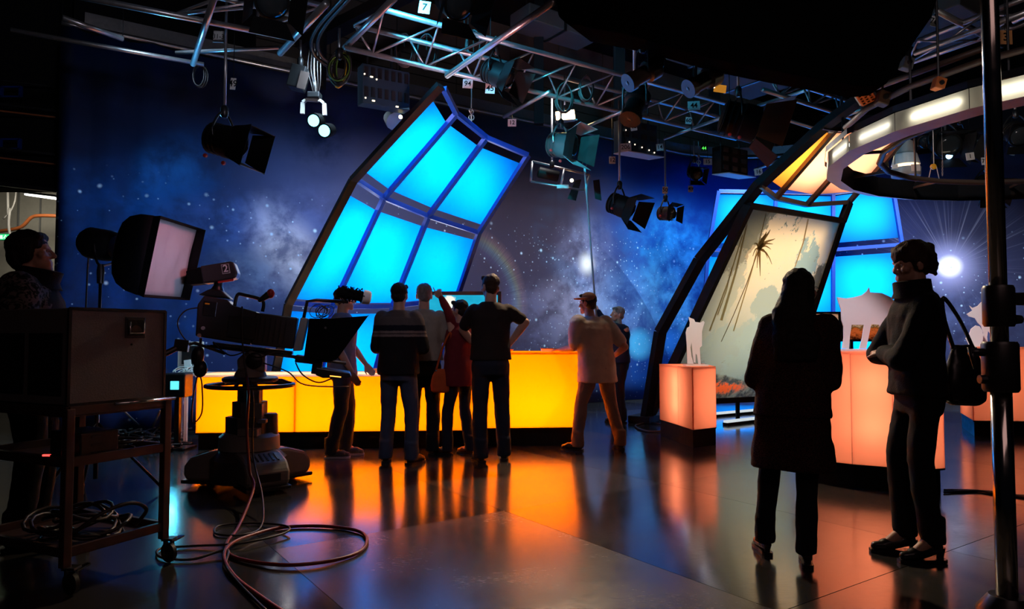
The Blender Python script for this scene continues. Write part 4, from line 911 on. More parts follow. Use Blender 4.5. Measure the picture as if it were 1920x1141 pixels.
# 4 pointing woman
Y4 = 7.3
p4, T4, h4, L4 = person('short haired woman in dark red cardigan pointing up at the window wall', -0.53, Y4, 142, 1.58, WINE, DJEANS, BSHOE, M['hair_dark'], female=True, build=1.0, yaw=8, feet=((0.09, -0.05, 0), (-0.1, 0.12, 8)), hem=0.78, puff=1.1,
    arms={'l': (at(842, 587, Y4 - 0.1), at(828, 560, Y4 - 0.08)), 'r': ((0.23, 0.03, 1.12), (0.1, 0.22, 1.0))}, point='l', topname='cardigan', slim=0.75)
b = MB(T4); b.tube(arc((0, 0.0, 1.44), (1, 0, 0), (0, 1, 0), 0.09, 0, 2 * math.pi, 14)[:-1], 0.032, 8, closed=True); b.cap((-0.05, 0.1, 1.4), 0.03, (-0.07, 0.15, 1.08), 0.036, 8)
b.build('scarf', clothmat('pink_red_scarf', (0.42, 0.04, 0.06), 90), p4, mods=[remesh(0.009, 0.015)])
# 5 tall man
Y5 = 6.98
p5, T5, h5, L5 = person('tall dark haired man seen from behind with hand on hip', -0.21, Y5, 96, 1.82, DARKS, DJEANS, KSHOE, M['hair_brown'], build=0.97, yaw=22, lean=(0.0, 0.03), feet=((0.13, 0.03, -4), (-0.1, -0.06, 16)), sleeve='short', hem=0.94,
    arms={'r': (at(985, 604, Y5 + 0.0), at(954, 646, Y5 + 0.05)), 'l': (at(868, 618, Y5 + 0.12), at(892, 650, Y5 + 0.2))})
# 6 cream shirt man
Y6 = 7.72
p6, T6, h6, L6 = person('man in cream t-shirt and cap leaning on the yellow bar', 0.93, Y6, 118, 1.68, WSHIRT, KHAKI, KSHOE, M['hair_dark'], build=1.12, lean=(-0.03, 0.1), yaw=25, feet=((wp(1160, Y6 - 0.02), -20), (wp(1080, Y6 - 0.15), 40)), sleeve='short', hem=0.74, puff=1.25,
    arms={'l': (at(1076, 652, Y6 - 0.05), at(1050, 655, Y6 + 0.22)), 'r': (at(1172, 650, Y6 + 0.0), at(1150, 668, Y6 + 0.24))}, topname='t_shirt', eyes=False)
b = MB(T6); b.ball(h6(0, -0.015, 0.075), (0.087, 0.102, 0.07), None, 16, 10); b.lathe(h6(0, 0.03, 0.06), ZU, [(0, 0.13), (0.012, 0.135), (0.018, 0.09)], 18)
b.build('cap', clothmat('faded_orange_cap', (0.22, 0.1, 0.06), 100), p6, smooth=50)
# 7 small man at the lamp pole
p7, T7, h7, L7 = person('bald man in navy top behind the bar reaching up to the lamp pole', 1.5, 10.0, 205, 1.62, NAVY, DTR, KSHOE, M['hair_grey'], build=1.0, yaw=-10, pitch=8, arms={'l': (at(1135, 608, 9.86), at(1122, 584, 9.9)), 'r': ((0.24, 0.03, 1.12), (0.2, 0.2, 0.95))}, hands=(0.5, 1.5))
# 8 long haired woman
p8, T8, h8, L8 = person('woman with long dark hair, glasses and knee length tweed coat seen from behind', 1.545, 3.94, 68, 1.58, COAT, DTR, BSHOE, M['hair_dark'], hair='long', female=True, build=1.1, lean=(0.05, 0.0), yaw=-38, pitch=-4, coat=(0.545, 1.04), puff=1.05, hem=0.86, feet=((0.07, -0.1, 4), (-0.17, 0.06, 20)),
    arms={'r': ((0.225, 0.0, 1.08), (0.1, 0.22, 1.08)), 'l': ((-0.215, 0.0, 1.08), (-0.1, 0.24, 1.05))}, topname='coat', heel=0.015)
b = MB(T8)
for q in (-1, 1):
    b.tube(arc(h8(0.032 * q, 0.097, 0.012), h8(1, 0, 0) - h8(0, 0, 0), ZU, 0.024, 0, 2 * math.pi, 12)[:-1], 0.002, 5, closed=True); b.tube([h8(0.056 * q, 0.095, 0.018), h8(0.076 * q, 0.0, 0.02)], 0.0025, 5)
b.tube([h8(-0.008, 0.1, 0.016), h8(0.008, 0.1, 0.016)], 0.002, 5); b.build('glasses', M['black_plastic'], p8)
# 9 woman with bag
p9, T9, h9, L9 = person('woman with pinned up hair in black jacket and slim trousers, arms folded', 2.255, 3.96, 176, 1.73, BLKJ, DTR, KSHOE, M['hair_brown'], hair='bun', female=True, build=0.88, yaw=4, pitch=-8, puff=1.1, slim=0.95, hem=0.9, feet=((0.07, 0.07, -4), (-0.09, 0.0, 6)),
    arms={'r': ((0.2, 0.13, 1.12), (0.03, 0.08, 1.1)), 'l': ((-0.2, 0.175, 1.1), (0.04, 0.16, 1.13))}, topname='jacket', shoe='pointed_shoe', heel=0.03)
b = MB(T9); b.lathe((0, 0.01, 1.45), (0, 0.1, 1), [(0, 0.115), (0.03, 0.1), (0.09, 0.098), (0.095, 0.085), (0.03, 0.085), (0.0, 0.09)], 20); b.build('collar', BLKJ, p9, smooth=40)
# 10 operator
p10, T10, h10, L10 = person('dark haired operator in collared jacket behind the grey equipment case', -2.84, 4.2, 20, 1.83, PATT, DTR, KSHOE, M['hair_dark'], hair='full', build=1.08, yaw=-4, pitch=7, lean=(0, -0.02), puff=1.4, topname='jacket', arms={'r': ((0.27, 0.02, 1.14), (0.18, 0.26, 1.0)), 'l': ((-0.27, 0.02, 1.14), (-0.18, 0.26, 1.0))})
b = MB(T10); b.lathe((0, 0.015, 1.44), (0, 0.16, 1), [(0, 0.13), (0.04, 0.108), (0.1, 0.118), (0.105, 0.1), (0.04, 0.09), (0.0, 0.1)], 20); b.build('collar', BLKJ, p10, smooth=40)
b = MB(T10); b.loft([(V((0, 0.0, 0.9)), 0.2, 0.155), (V((0, 0, 1.2)), 0.22, 0.165), (V((0, 0, 1.36)), 0.2, 0.15), (V((0, 0, 1.44)), 0.13, 0.11)], 20); b.build('vest', BLKJ, p10, mods=[remesh(0.014, 0.02)])

# ---- bags
def bag(label, cen, u, w_, h_, d_, strap_top, matb, n_=(0, 1, 0)):
    u = V(u).normalized(); t = thing('handbag', label, 'bag', cen - ZU * h_ / 2); nn = V((-u.y, u.x, 0))
    b = MB(); secs = []
    for z, ww, dd in ((-0.5, 0.75, 0.55), (-0.42, 0.98, 0.95), (-0.15, 1.0, 1.0), (0.2, 0.85, 0.75), (0.42, 0.6, 0.4), (0.5, 0.5, 0.25)): secs.append((z * h_, w_ / 2 * ww, d_ / 2 * dd))
    Rm = Matrix((u, nn, ZU)).transposed().to_4x4(); Rm.translation = cen; b.T = Rm
    b.loft([(V((0, 0, z)), a, c) for z, a, c in secs], 20); b.build('bag_body', matb, t, mods=[remesh(0.012, 0.018)])
    b = MB(); tops = [cen + ZU * h_ * 0.42 + u * w_ * 0.25, cen + ZU * h_ * 0.42 - u * w_ * 0.25]; st = V(strap_top)
    b.tube(smoothpath([tops[0], lerp(tops[0], st, 0.6) + u * 0.02, st, lerp(tops[1], st, 0.6) - u * 0.02, tops[1]], 5), 0.011, 6); b.build('strap', matb, t, smooth=True)
    b = MB(); b.lathe(tops[0], u, [(-0.01, 0.016), (0.01, 0.016)], 10); b.lathe(tops[1], u, [(-0.01, 0.016), (0.01, 0.016)], 10); b.build('buckle', M['chrome'], t)
    return t
bag('black slouchy shoulder bag hanging behind the woman with pinned up hair', V((2.53, 3.98, 1.0)), (1, 0.15, 0), 0.25, 0.34, 0.13, T9 @ V((-0.1, -0.1, 1.44)), KSHOE)
bag('orange red cloth bag hanging at the pointing woman\'s side', V((-0.715, 7.2, 0.76)), (1, 0.3, 0), 0.22, 0.24, 0.08, T4 @ V((-0.2, -0.03, 1.38)), clothmat('orange_cloth', (0.5, 0.08, 0.02), 90))
# ================================================================== STUDIO CAMERA ON ITS PEDESTAL
CP = V((-2.15, 5.85, 0))
sc_ = thing('studio_camera', 'large black broadcast camera with viewfinder and cloth hood on a wheeled pedestal', 'camera', CP)
PG = stdmat('pedestal_grey', (0.2, 0.185, 0.175), 0.5); PD = stdmat('pedestal_dark', (0.04, 0.036, 0.036), 0.5)
base = MB(); base.lathe(CP + ZU * 0.05, ZU, [(0, 0.3), (0.18, 0.3), (0.24, 0.24), (0.26, 0.2)], 20); base.build('pedestal_base', PD, sc_, smooth=40)
for ang, lab in ((-52, 'front'), (50, 'right'), (172, 'left')):
    a = math.radians(ang); d = V((math.cos(a), math.sin(a), 0)); u = V((-d.y, d.x, 0))
    prof = [(0.14, 0.055), (0.45, 0.055), (0.475, 0.1), (0.475, 0.17), (0.42, 0.24), (0.26, 0.29), (0.14, 0.3)]
    m = MB(); m.prism([CP + d * r - u * 0.17 + ZU * z for r, z in prof], u * 0.34); sk = m.build('wheel_skirt', PG, sc_, bevel=0.025)
    m = MB(); m.prism([CP + d * 0.4765 + u * (-0.09) + ZU * 0.1, CP + d * 0.4765 + u * 0.09 + ZU * 0.1, CP + d * 0.4765 + u * 0.09 + ZU * 0.16, CP + d * 0.4765 - u * 0.09 + ZU * 0.16], d * 0.004); m.build('skirt_window', M['black_plastic'], sk)
    m = MB(); m.prism([CP + d * 0.17 - u * 0.175 + ZU * 0.03, CP + d * 0.49 - u * 0.175 + ZU * 0.03, CP + d * 0.49 + u * 0.175 + ZU * 0.03, CP + d * 0.17 + u * 0.175 + ZU * 0.03], ZU * 0.03); m.build('bumper', M['black_plastic'], sk, bevel=0.008)
    for q in (-1, 1):
        m = MB(); m.lathe(CP + d * 0.36 + u * (0.06 * q - 0.02) + ZU * 0.056, u, [(0, 0.05), (0.005, 0.055), (0.035, 0.055), (0.04, 0.05)], 14); m.build('wheel', M['black_plastic'], sk, smooth=40)
    for k in range(6):
        m = MB(); m.bar(CP + d * 0.4 + u * (-0.1 + 0.04 * k) + ZU * 0.248, CP + d * 0.29 + u * (-0.1 + 0.04 * k) + ZU * 0.283, 0.012, 0.012); m.build('vent_slot', M['black_plastic'], sk)
m = MB(); m.lathe(CP + ZU * 0.3, ZU, [(0, 0.24), (0.1, 0.235), (0.12, 0.21), (0.13, 0.2)], 24); m.build('collar', PG, sc_, smooth=40)
m = MB(); m.box(CP + V((0.06, -0.16, 0.45)), (0.16, 0.12, 0.06)); m.build('clamp_box', PG, sc_, bevel=0.008)
m = MB(); m.lathe(CP + V((0.15, 0.02, 0.41)), ZU, [(0, 0.075), (0.16, 0.07), (0.17, 0.06)], 14); m.build('weight_can', PD, sc_, smooth=40)
for k, (w_, z0, z1, c_) in enumerate([(0.34, 0.41, 0.56, PD), (0.25, 0.41, 0.68, PD), (0.18, 0.41, 0.78, PD)]):
    m = MB(); m.prism([CP + V((math.cos(math.radians(60 * j + 20)) * w_ / 2 * 1.1, math.sin(math.radians(60 * j + 20)) * w_ / 2 * 1.1, z0)) for j in range(6)], ZU * (z1 - z0)); m.build('column_stage', c_, sc_, bevel=0.004)
    m = MB(); m.box(CP + V((w_ / 2 - 0.01, -w_ / 2 + 0.02, (z0 + z1) / 2 + 0.05)), (0.06, 0.06, z1 - z0 - 0.12)); m.build('column_roller', PG, sc_, bevel=0.004)
m = MB(); m.lathe(CP + ZU * 0.76, ZU, [(0, 0.06), (0.08, 0.06)], 14); m.build('neck', PD, sc_, smooth=40)
m = MB(); m.tube(arc(CP + ZU * 0.81, V((1, 0, 0)), V((0, 1, 0)), 0.34, 0, 2 * math.pi, 40)[:-1], 0.017, 8, closed=True); sr = m.build('steering_ring', M['black_plastic'], sc_, smooth=True)
for k in range(3):
    a = math.radians(120 * k + 30); d = V((math.cos(a), math.sin(a), 0)); m = MB(); m.tube([CP + d * 0.07 + ZU * 0.85, CP + d * 0.25 + ZU * 0.845, CP + d * 0.34 + ZU * 0.81], 0.014, 6); m.build('spoke', M['black_plastic'], sr, smooth=True)
m = MB(); m.lathe(CP + ZU * 0.835, ZU, [(0, 0.2), (0.015, 0.22), (0.035, 0.22), (0.045, 0.2)], 28); m.build('head_plate', PD, sc_, smooth=40)
m = MB(); m.lathe(CP + ZU * 0.88, ZU, [(0, 0.13), (0.03, 0.12), (0.06, 0.1), (0.12, 0.1)], 20); m.build('pan_head', PG, sc_, smooth=40)
# head and camera body are tilted a little down and turned to the set
Tc = Matrix.Translation(CP + V((0.01, 0, 0.99))) @ Matrix.Rotation(math.radians(13), 4, 'Z') @ Matrix.Rotation(math.radians(7), 4, 'Y')
def cb_(name, mat_, fn, parent=None, **kw):
    m = MB(Tc); fn(m); return m.build(name, mat_, parent or sc_, **kw)
cb_('tilt_head', PG, lambda m: m.prism([(-0.09, -0.09, -0.06), (0.12, -0.09, -0.06), (0.1, -0.09, 0.09), (-0.03, -0.09, 0.11), (-0.11, -0.09, 0.02)], (0, 0.18, 0)), bevel=0.02)
cb_('tilt_drum', M['dark_metal'], lambda m: m.lathe((0.03, -0.13, 0.03), (0, 1, 0), [(0, 0.05), (0.01, 0.065), (0.25, 0.065), (0.26, 0.05)], 18), smooth=40)
cb_('wedge_plate', M['black_plastic'], lambda m: m.box((0, 0, 0.12), (0.62, 0.13, 0.03)), bevel=0.006)
BODY = stdmat('camera_body_charcoal', (0.03, 0.025, 0.026), 0.42)
cbody = cb_('camera_body', BODY, lambda m: m.prism([(-0.44, -0.11, 0.17), (-0.02, -0.11, 0.15), (0.0, -0.11, 0.42), (-0.2, -0.11, 0.45), (-0.24, -0.11, 0.49), (-0.42, -0.11, 0.5), (-0.46, -0.11, 0.42)], (0, 0.22, 0)), bevel=0.012)
cb_('side_cover', M['black_plastic'], lambda m: m.box((-0.1, -0.115, 0.28), (0.22, 0.012, 0.18)), cbody, bevel=0.005)
cb_('side_cover', M['dark_metal'], lambda m: m.box((-0.36, -0.115, 0.4), (0.1, 0.012, 0.12)), cbody, bevel=0.005)
for k, (a, c) in enumerate(((-0.39, 0.24), (-0.41, 0.18))):
    cb_('knob', M['light_grey'], lambda m: m.lathe((a, -0.108, c), (0, -1, 0), [(0, 0.016), (0.02, 0.014)], 12), cbody)
cb_('type_plate', M['yellow'], lambda m: m.box((-0.385, -0.124, 0.437), (0.035, 0.006, 0.012)), cbody)
cb_('lens_box', BODY, lambda m: m.box((0.15, 0, 0.285), (0.33, 0.23, 0.26)), bevel=0.01)
for k in range(6): cb_('lens_rib', M['black_plastic'], lambda m: m.box((0.03 + 0.04 * k, -0.117, 0.285), (0.012, 0.008, 0.2)))
cb_('lens_front', M['grey_paint'], lambda m: m.prism([(0.315, -0.13, 0.14), (0.38, -0.13, 0.15), (0.4, -0.13, 0.42), (0.34, -0.13, 0.42)], (0, 0.26, 0)), bevel=0.008)
# viewfinder
cb_('viewfinder_yoke', M['black_plastic'], lambda m: (m.prism([(-0.47, -0.09, 0.5), (-0.22, -0.09, 0.5), (-0.3, -0.09, 0.56), (-0.39, -0.09, 0.56)], (0, 0.18, 0))), bevel=0.012)
cb_('viewfinder_neck', M['black_plastic'], lambda m: m.lathe((-0.345, 0, 0.555), ZU, [(0, 0.055), (0.04, 0.035), (0.07, 0.035)], 14), smooth=40)
Tv = Tc @ Matrix.Translation((-0.385, 0, 0.685)) @ Matrix.Rotation(math.radians(-17), 4, 'Y') @ Matrix.Scale(0.86, 4)
m = MB(Tv); m.prism([(-0.1, -0.1, -0.08), (0.19, -0.1, -0.075), (0.22, -0.1, -0.03), (0.2, -0.1, 0.075), (0.17, -0.1, 0.09), (-0.1, -0.1, 0.085)], (0, 0.2, 0)); vf = m.build('viewfinder', BODY, sc_, bevel=0.012)
m = MB(Tv); m.prism([(-0.23, -0.09, -0.07), (-0.1, -0.095, -0.078), (-0.1, -0.095, 0.078), (-0.23, -0.09, 0.06)], (0, 0.185, 0)); m.build('eye_hood', M['matte_black'], vf, bevel=0.008)
m = MB(Tv); m.box((0.12, -0.103, 0.025), (0.07, 0.006, 0.09)); pl = m.build('number_plate', M['light_grey'], vf)
m = MB(Tv); m.box((0.12, -0.1065, 0.025), (0.058, 0.003, 0.078)); m.build('number_field', M['black_plastic'], pl)
R3 = Tv.to_3x3(); text('2', Tv @ V((0.12, -0.109, 0.025)), R3 @ V((1, 0, 0)), R3 @ V((0, 0, 1)), 0.06, M['white'], pl, bold=True)
m = MB(Tv); m.box((0.1, -0.07, -0.085), (0.14, 0.03, 0.02)); m.build('tally_strip', M['red'], vf)
# handle, microphone, pan bar, earphones
cb_('top_handle', M['black_plastic'], lambda m: m.tube(smoothpath([(-0.19, -0.05, 0.44), (-0.18, -0.05, 0.54), (-0.12, -0.05, 0.545), (0.02, -0.05, 0.52), (0.03, -0.05, 0.43)], 4), 0.014, 8), smooth=True)
mic = cb_('short_microphone', M['black_plastic'], lambda m: m.cap((0.0, -0.06, 0.52), 0.018, (0.055, -0.06, 0.57), 0.03), smooth=True)
cb_('red_foam', M['red'], lambda m: m.ball((0.075, -0.06, 0.585), (0.033, 0.035, 0.04)), mic, smooth=True)
pb = cb_('pan_bar', M['black_plastic'], lambda m: m.tube([(-0.2, -0.12, 0.06), (-0.42, -0.2, 0.12), (-0.55, -0.26, 0.05)], 0.012, 8), smooth=True)
cb_('zoom_grip', M['black_plastic'], lambda m: (m.box((-0.5, -0.24, 0.09), (0.1, 0.06, 0.09)), m.cap((-0.54, -0.255, 0.06), 0.022, (-0.69, -0.32, -0.05), 0.025)), pb)
cb_('earphones', M['black_plastic'], lambda m: (m.ball((-0.39, -0.16, 0.02), (0.05, 0.04, 0.08)), m.ball((-0.36, -0.14, -0.08), (0.055, 0.045, 0.07)), m.tube([(-0.38, -0.15, 0.03), (-0.39, -0.14, 0.16)], 0.012, 6)), smooth=True)
# rail tubes and prompter
for q in (-0.07, 0.07): cb_('rail_tube', M['dark_metal'], lambda m: m.tube([(-0.35, q, 0.1), (0.75, q, 0.085)], 0.011, 8), smooth=True)
cb_('rail_bracket', M['black_plastic'], lambda m: m.box((0.42, 0, 0.08), (0.16, 0.2, 0.06)), bevel=0.006)
cb_('rail_bracket', M['black_plastic'], lambda m: m.box((0.52, 0, 0.03), (0.08, 0.16, 0.12)), bevel=0.006)
pr_ = cb_('prompter_screen', M['black_plastic'], lambda m: m.prism([(0.52, -0.17, 0.03), (0.79, -0.17, 0.015), (0.81, -0.17, -0.02), (0.58, -0.17, -0.05), (0.52, -0.17, -0.03)], (0, 0.34, 0)), bevel=0.008)
cb_('led', glow('amber_led', (1, 0.35, 0.05), 3), lambda m: m.box((0.68, -0.173, -0.025), (0.09, 0.004, 0.008)), pr_)
HOODC = stdmat('black_hood_cloth', (0.003, 0.003, 0.0035), 0.97, spec=0.05, scale=50, bump=0.3)
def hoodf(m):
    a = [(0.41, -0.16, 0.1), (0.41, -0.16, 0.42), (0.41, 0.16, 0.42), (0.41, 0.16, 0.1)]; mid = [(0.6, -0.21, 0.1), (0.58, -0.2, 0.44), (0.58, 0.2, 0.44), (0.6, 0.21, 0.1)]; b_ = [(0.66, -0.22, 0.11), (0.87, -0.2, 0.5), (0.87, 0.2, 0.5), (0.66, 0.22, 0.11)]
    tip = [(0.675, -0.21, 0.12), (0.885, -0.19, 0.515), (0.885, 0.19, 0.515), (0.675, 0.21, 0.12)]
    m.add(a + mid + b_ + tip, [(0, 1, 5, 4), (1, 2, 6, 5), (2, 3, 7, 6), (3, 0, 4, 7), (4, 5, 9, 8), (5, 6, 10, 9), (6, 7, 11, 10), (7, 4, 8, 11), (8, 9, 13, 12), (9, 10, 14, 13), (10, 11, 15, 14), (11, 8, 12, 15), (3, 2, 1, 0), (12, 13, 14, 15)])
hd = cb_('cloth_hood', HOODC, hoodf, bevel=0.012)
cb_('hood_button', M['chrome'], lambda m: m.lathe((0.55, -0.2, 0.36), (0, -1, 0), [(0, 0.013), (0.006, 0.01)], 10), hd)
cb_('top_arm', M['black_plastic'], lambda m: (m.tube([(0.36, -0.05, 0.42), (0.37, -0.05, 0.56), (0.44, -0.05, 0.58), (0.7, -0.05, 0.6)], 0.014, 8), m.tube([(0.66, -0.05, 0.58), (0.7, -0.05, 0.65)], 0.008, 6), m.ball((0.705, -0.05, 0.665), (0.018, 0.018, 0.028))), smooth=True)
tube_ = cb_('fringed_roll', M['matte_black'], lambda m: m.lathe((0.6, -0.05, 0.67), (1, 0, -0.04), [(0, 0.035), (0.005, 0.045), (0.21, 0.045), (0.215, 0.035)], 16), smooth=40)
cb_('white_end_cap', M['white'], lambda m: m.lathe((0.815, -0.05, 0.66), (1, 0, -0.04), [(0, 0.06), (0.04, 0.06), (0.06, 0.053), (0.07, 0.03)], 18), tube_, smooth=40)
random.seed(3)
def fringe(m):
    for k in range(70):
        t = random.uniform(0.0, 0.21); a = random.uniform(0, 6.28); p = V((0.6 + t, -0.05 + 0.045 * math.cos(a), 0.665 + 0.045 * math.sin(a)))
        q = p + V((random.uniform(-0.02, 0.02), 0.022 * math.cos(a), 0.022 * math.sin(a))); m.bar(p, q, 0.007)
f_ = cb_('fringe', M['matte_black'], fringe, tube_); f_['kind'] = 'stuff'
def loops(m):
    random.seed(5)
    for k in range(6):
        c = V((0.5 + random.uniform(-0.04, 0.04), -0.08 - 0.01 * k, 0.49)); m.tube(arc(c, V((1, 0, random.uniform(-.4, .4))), V((0.2, 0.3, 1)), random.uniform(0.03, 0.06), 0, 6.28, 12)[:-1], 0.0035, 4, closed=True)
f_ = cb_('cable_loops', M['cable'], loops, smooth=True); f_['kind'] = 'stuff'
for pts in ([(0.35, -0.13, 0.05), (0.42, -0.15, -0.04), (0.55, -0.15, -0.09), (0.66, -0.15, -0.04)], [(0.1, -0.13, 0.02), (0.3, -0.14, -0.03), (0.45, -0.14, -0.12), (0.8, -0.14, -0.1)], [(-0.44, -0.1, 0.4), (-0.54, -0.12, 0.36), (-0.58, -0.12, 0.25), (-0.5, -0.12, 0.13), (-0.4, -0.1, 0.1)],
            [(-0.1, -0.12, 0.12), (0.05, -0.14, 0.06), (0.2, -0.13, 0.12), (0.35, -0.13, 0.08)], [(-0.3, -0.12, 0.14), (-0.15, -0.15, 0.05), (0.0, -0.14, 0.13)], [(-0.37, -0.15, -0.12), (-0.38, -0.15, -0.3), (-0.36, -0.15, -0.5), (-0.3, -0.15, -0.42), (-0.33, -0.15, -0.2), (-0.36, -0.15, -0.12)]):
    cb_('loose_cable', M['cable'], lambda m: m.tube(smoothpath(pts, 6), 0.006, 6), smooth=True)
cb_('side_cable', M['cable'], lambda m: m.tube(smoothpath([(-0.12, -0.13, 0.45), (-0.1, -0.14, 0.3), (-0.06, -0.16, 0.1), (0.0, -0.2, -0.1)], 6), 0.007, 6), smooth=True)
# cable from the camera down to the floor, coiled in front of it
zt = 0.012
path = [Tc @ V((0.0, -0.2, -0.1)), at(466, 740, 5.45), at(463, 800, 5.33), at(468, 880, 5.25), gp(470, 950, zt) + V((0, 0.05, 0.12)), gp(448, 985, zt), gp(424, 1020, zt), gp(440, 1044, zt), gp(520, 1058, zt + .006), gp(600, 1054, zt + .006), gp(668, 1037, zt), gp(688, 1014, zt), gp(672, 995, zt), gp(610, 986, zt), gp(530, 988, zt), gp(470, 1003, zt + .012), gp(432, 1020, zt + .02), gp(420, 1045, zt + .015), gp(440, 1080, zt), gp(480, 1112, zt), gp(535, 1150, zt)]
b = MB(); b.tube(smoothpath(path, 8), 0.0105, 8); tag(b.build('camera_cable', M['red_cable'], None, smooth=True), 'dark red camera cable coiled in a wide loop on the floor', 'cable')
path = [Tc @ V((0.03, -0.2, -0.12)), at(475, 760, 5.5), at(474, 850, 5.4), gp(486, 958, zt) + V((0, .05, .1)), gp(490, 985, zt), gp(455, 1002, zt), gp(406, 1000, zt), gp(412, 985, zt), gp(480, 980, zt), gp(538, 986, zt + .02), gp(530, 1000, zt + .01), gp(450, 1018, zt + .012), gp(360, 1023, zt), gp(300, 1028, zt), gp(302, 1044, zt), gp(360, 1048, zt), gp(425, 1030, zt + .02), gp(424, 1060, zt + .01), gp(450, 1095, zt), gp(500, 1145, zt)]
b = MB(); b.tube(smoothpath(path, 8), 0.007, 8); tag(b.build('thin_cable', M['cable'], None, smooth=True), 'thin black cable winding under the camera cable towards the trolley caster', 'cable')

# ================================================================== TROLLEY WITH CASE
A_ = V((-2.10, 3.38, 0)); a_ = V((0.43, 0.9, 0)).normalized(); b_ = V((-0.9, 0.43, 0)).normalized(); TLn, TDp = 0.53, 0.72
tr_ = thing('equipment_trolley', 'dark metal trolley on casters carrying the grey case, foreground', 'trolley', A_ + a_ * TLn / 2 + b_ * TDp / 2)
TRM = stdmat('trolley_brown_metal', (0.06, 0.03, 0.026), 0.42, 0.3)
def tp_(u, v, z): return A_ + a_ * u + b_ * v + ZU * z
for u in (0, TLn):
    for v in (0, TDp):
        m = MB(); m.bar(tp_(u, v, 0.13), tp_(u, v, 0.87), 0.04, 0.04, up=a_); m.build('leg', TRM, tr_, bevel=0.003)
        ca = MB(); c = tp_(u, v, 0.055) - b_ * 0.02 + a_ * 0.02; ca.lathe(c - a_ * 0.014, a_, [(0, 0.045), (0.004, 0.052), (0.024, 0.052), (0.028, 0.045)], 16); ct = ca.build('caster', M['black_plastic'], tr_, smooth=40)
        m = MB(); m.bar(c + a_ * 0.02 + ZU * 0.0, c + a_ * 0.02 + ZU * 0.075, 0.012, 0.03); m.bar(c - a_ * 0.02, c - a_ * 0.02 + ZU * 0.075, 0.012, 0.03); m.box(c + ZU * 0.072, (0.06, 0.06, 0.012)); m.build('fork', M['dark_metal'], ct)
        m = MB(); m.bar(c + a_ * 0.02 + ZU * 0.055, c + a_ * 0.085 + ZU * 0.068, 0.03, 0.008); m.build('brake_lever', M['chrome'], ct)
for z, h in ((0.86, 0.03), (0.62, 0.025), (0.2, 0.025)):
    m = MB(); m.obox(tp_(-0.01, -0.01, z - h), a_ * (TLn + 0.02), b_ * (TDp + 0.02), ZU * 0.008); m.build('shelf', TRM, tr_)
    for p, q in (((0, 0), (TLn, 0)), ((0, TDp), (TLn, TDp)), ((0, 0), (0, TDp)), ((TLn, 0), (TLn, TDp))):
        m = MB(); m.bar(tp_(*p, z), tp_(*q, z), 0.025, 0.04); m.build('shelf_rail', TRM, tr_)
m = MB(); m.tube([tp_(TLn * 0.4, -0.03, 0.878), tp_(TLn + 0.03, -0.03, 0.878)], 0.009, 8); m.build('handle_bar', M['chrome'], tr_, smooth=True)
cs = thing('equipment_case', 'grey laminate equipment case with a recessed handle standing on the trolley', 'case', tp_(TLn / 2, TDp / 2, 0.885))
m = MB(); m.obox(tp_(0.0, 0.012, 0.885), a_ * 0.52, b_ * 0.68, ZU * 0.465); m.build('case_shell', M['case_grey'], cs, bevel=0.006)
EDG = M['dark_metal']
for u in (0, 0.52):
    m = MB(); m.bar(tp_(u, 0.012, 0.885), tp_(u, 0.012, 1.35), 0.014, 0.014, up=a_); m.build('edge_strip', EDG, cs)
for z in (0.888, 1.348):
    m = MB(); m.bar(tp_(0, 0.012, z), tp_(0.52, 0.012, z), 0.014, 0.014); m.build('edge_strip', EDG, cs)
hp = lambda u, z, d=0: tp_(u, 0.011 - d, z)
hl = MB(); hl.obox(hp(0.285, 1.205), a_ * 0.115, -b_ * 0.006, ZU * 0.11); hl = hl.build('recessed_handle', M['dark_metal'], cs, bevel=0.004)
m = MB(); m.obox(hp(0.297, 1.217, 0.003), a_ * 0.091, -b_ * 0.005, ZU * 0.086); m.build('handle_dish', M['black'], hl, bevel=0.002)
m = MB(); m.tube([hp(0.303, 1.29, 0.016), hp(0.303, 1.23, 0.018), hp(0.382, 1.23, 0.018), hp(0.382, 1.29, 0.016)], 0.005, 6); m.build('handle_bail', M['chrome'], hl, smooth=True)
m = MB(); m.prism([hp(0.343 + 0.032 * math.cos(t), 1.238 + 0.032 * math.sin(t), 0.008) for t in [math.pi * k / 10 for k in range(11)]], -b_ * 0.004); m.build('finger_grip', M['dark_metal'], hl)
m = MB(); m.lathe(hp(0.325, 1.172, 0), -b_, [(0, 0.006), (0.003, 0.005)], 10); m.build('screw', M['black'], cs)
# open front of the case looks to the left: dark monitors inside
m = MB(); m.obox(tp_(-0.004, 0.06, 0.93), a_ * 0.004, b_ * 0.26, ZU * 0.3); m.build('dark_screen', M['black_plastic'], cs)
m = MB(); m.obox(tp_(-0.004, 0.36, 0.93), a_ * 0.004, b_ * 0.26, ZU * 0.3); m.build('dark_screen', M['black_plastic'], cs)
ub = thing('power_unit', 'small black power unit on the middle shelf of the trolley', 'device', tp_(0.3, 0.12, 0.604))
m = MB(); m.obox(tp_(0.08, 0.03, 0.604), a_ * 0.2, b_ * 0.24, ZU * 0.14); m.build('unit_box', M['black_plastic'], ub, bevel=0.008)
for k in range(3):
    m = MB(); m.box(tp_(0.16, 0.028, 0.64 + 0.04 * k), (0.05, 0.004, 0.012), Matrix.Rotation(math.radians(64.5), 3, 'Z')); m.build('switch', M['dark_metal'], ub)
m = MB(); m.box(tp_(0.13, 0.6, 0.605), (0.02, 0.02, 0.01)); 
rl = thing('tally_lamp', 'tiny red indicator lamp glowing on the middle shelf of the trolley', 'lamp', tp_(-0.008, 0.14, 0.612))
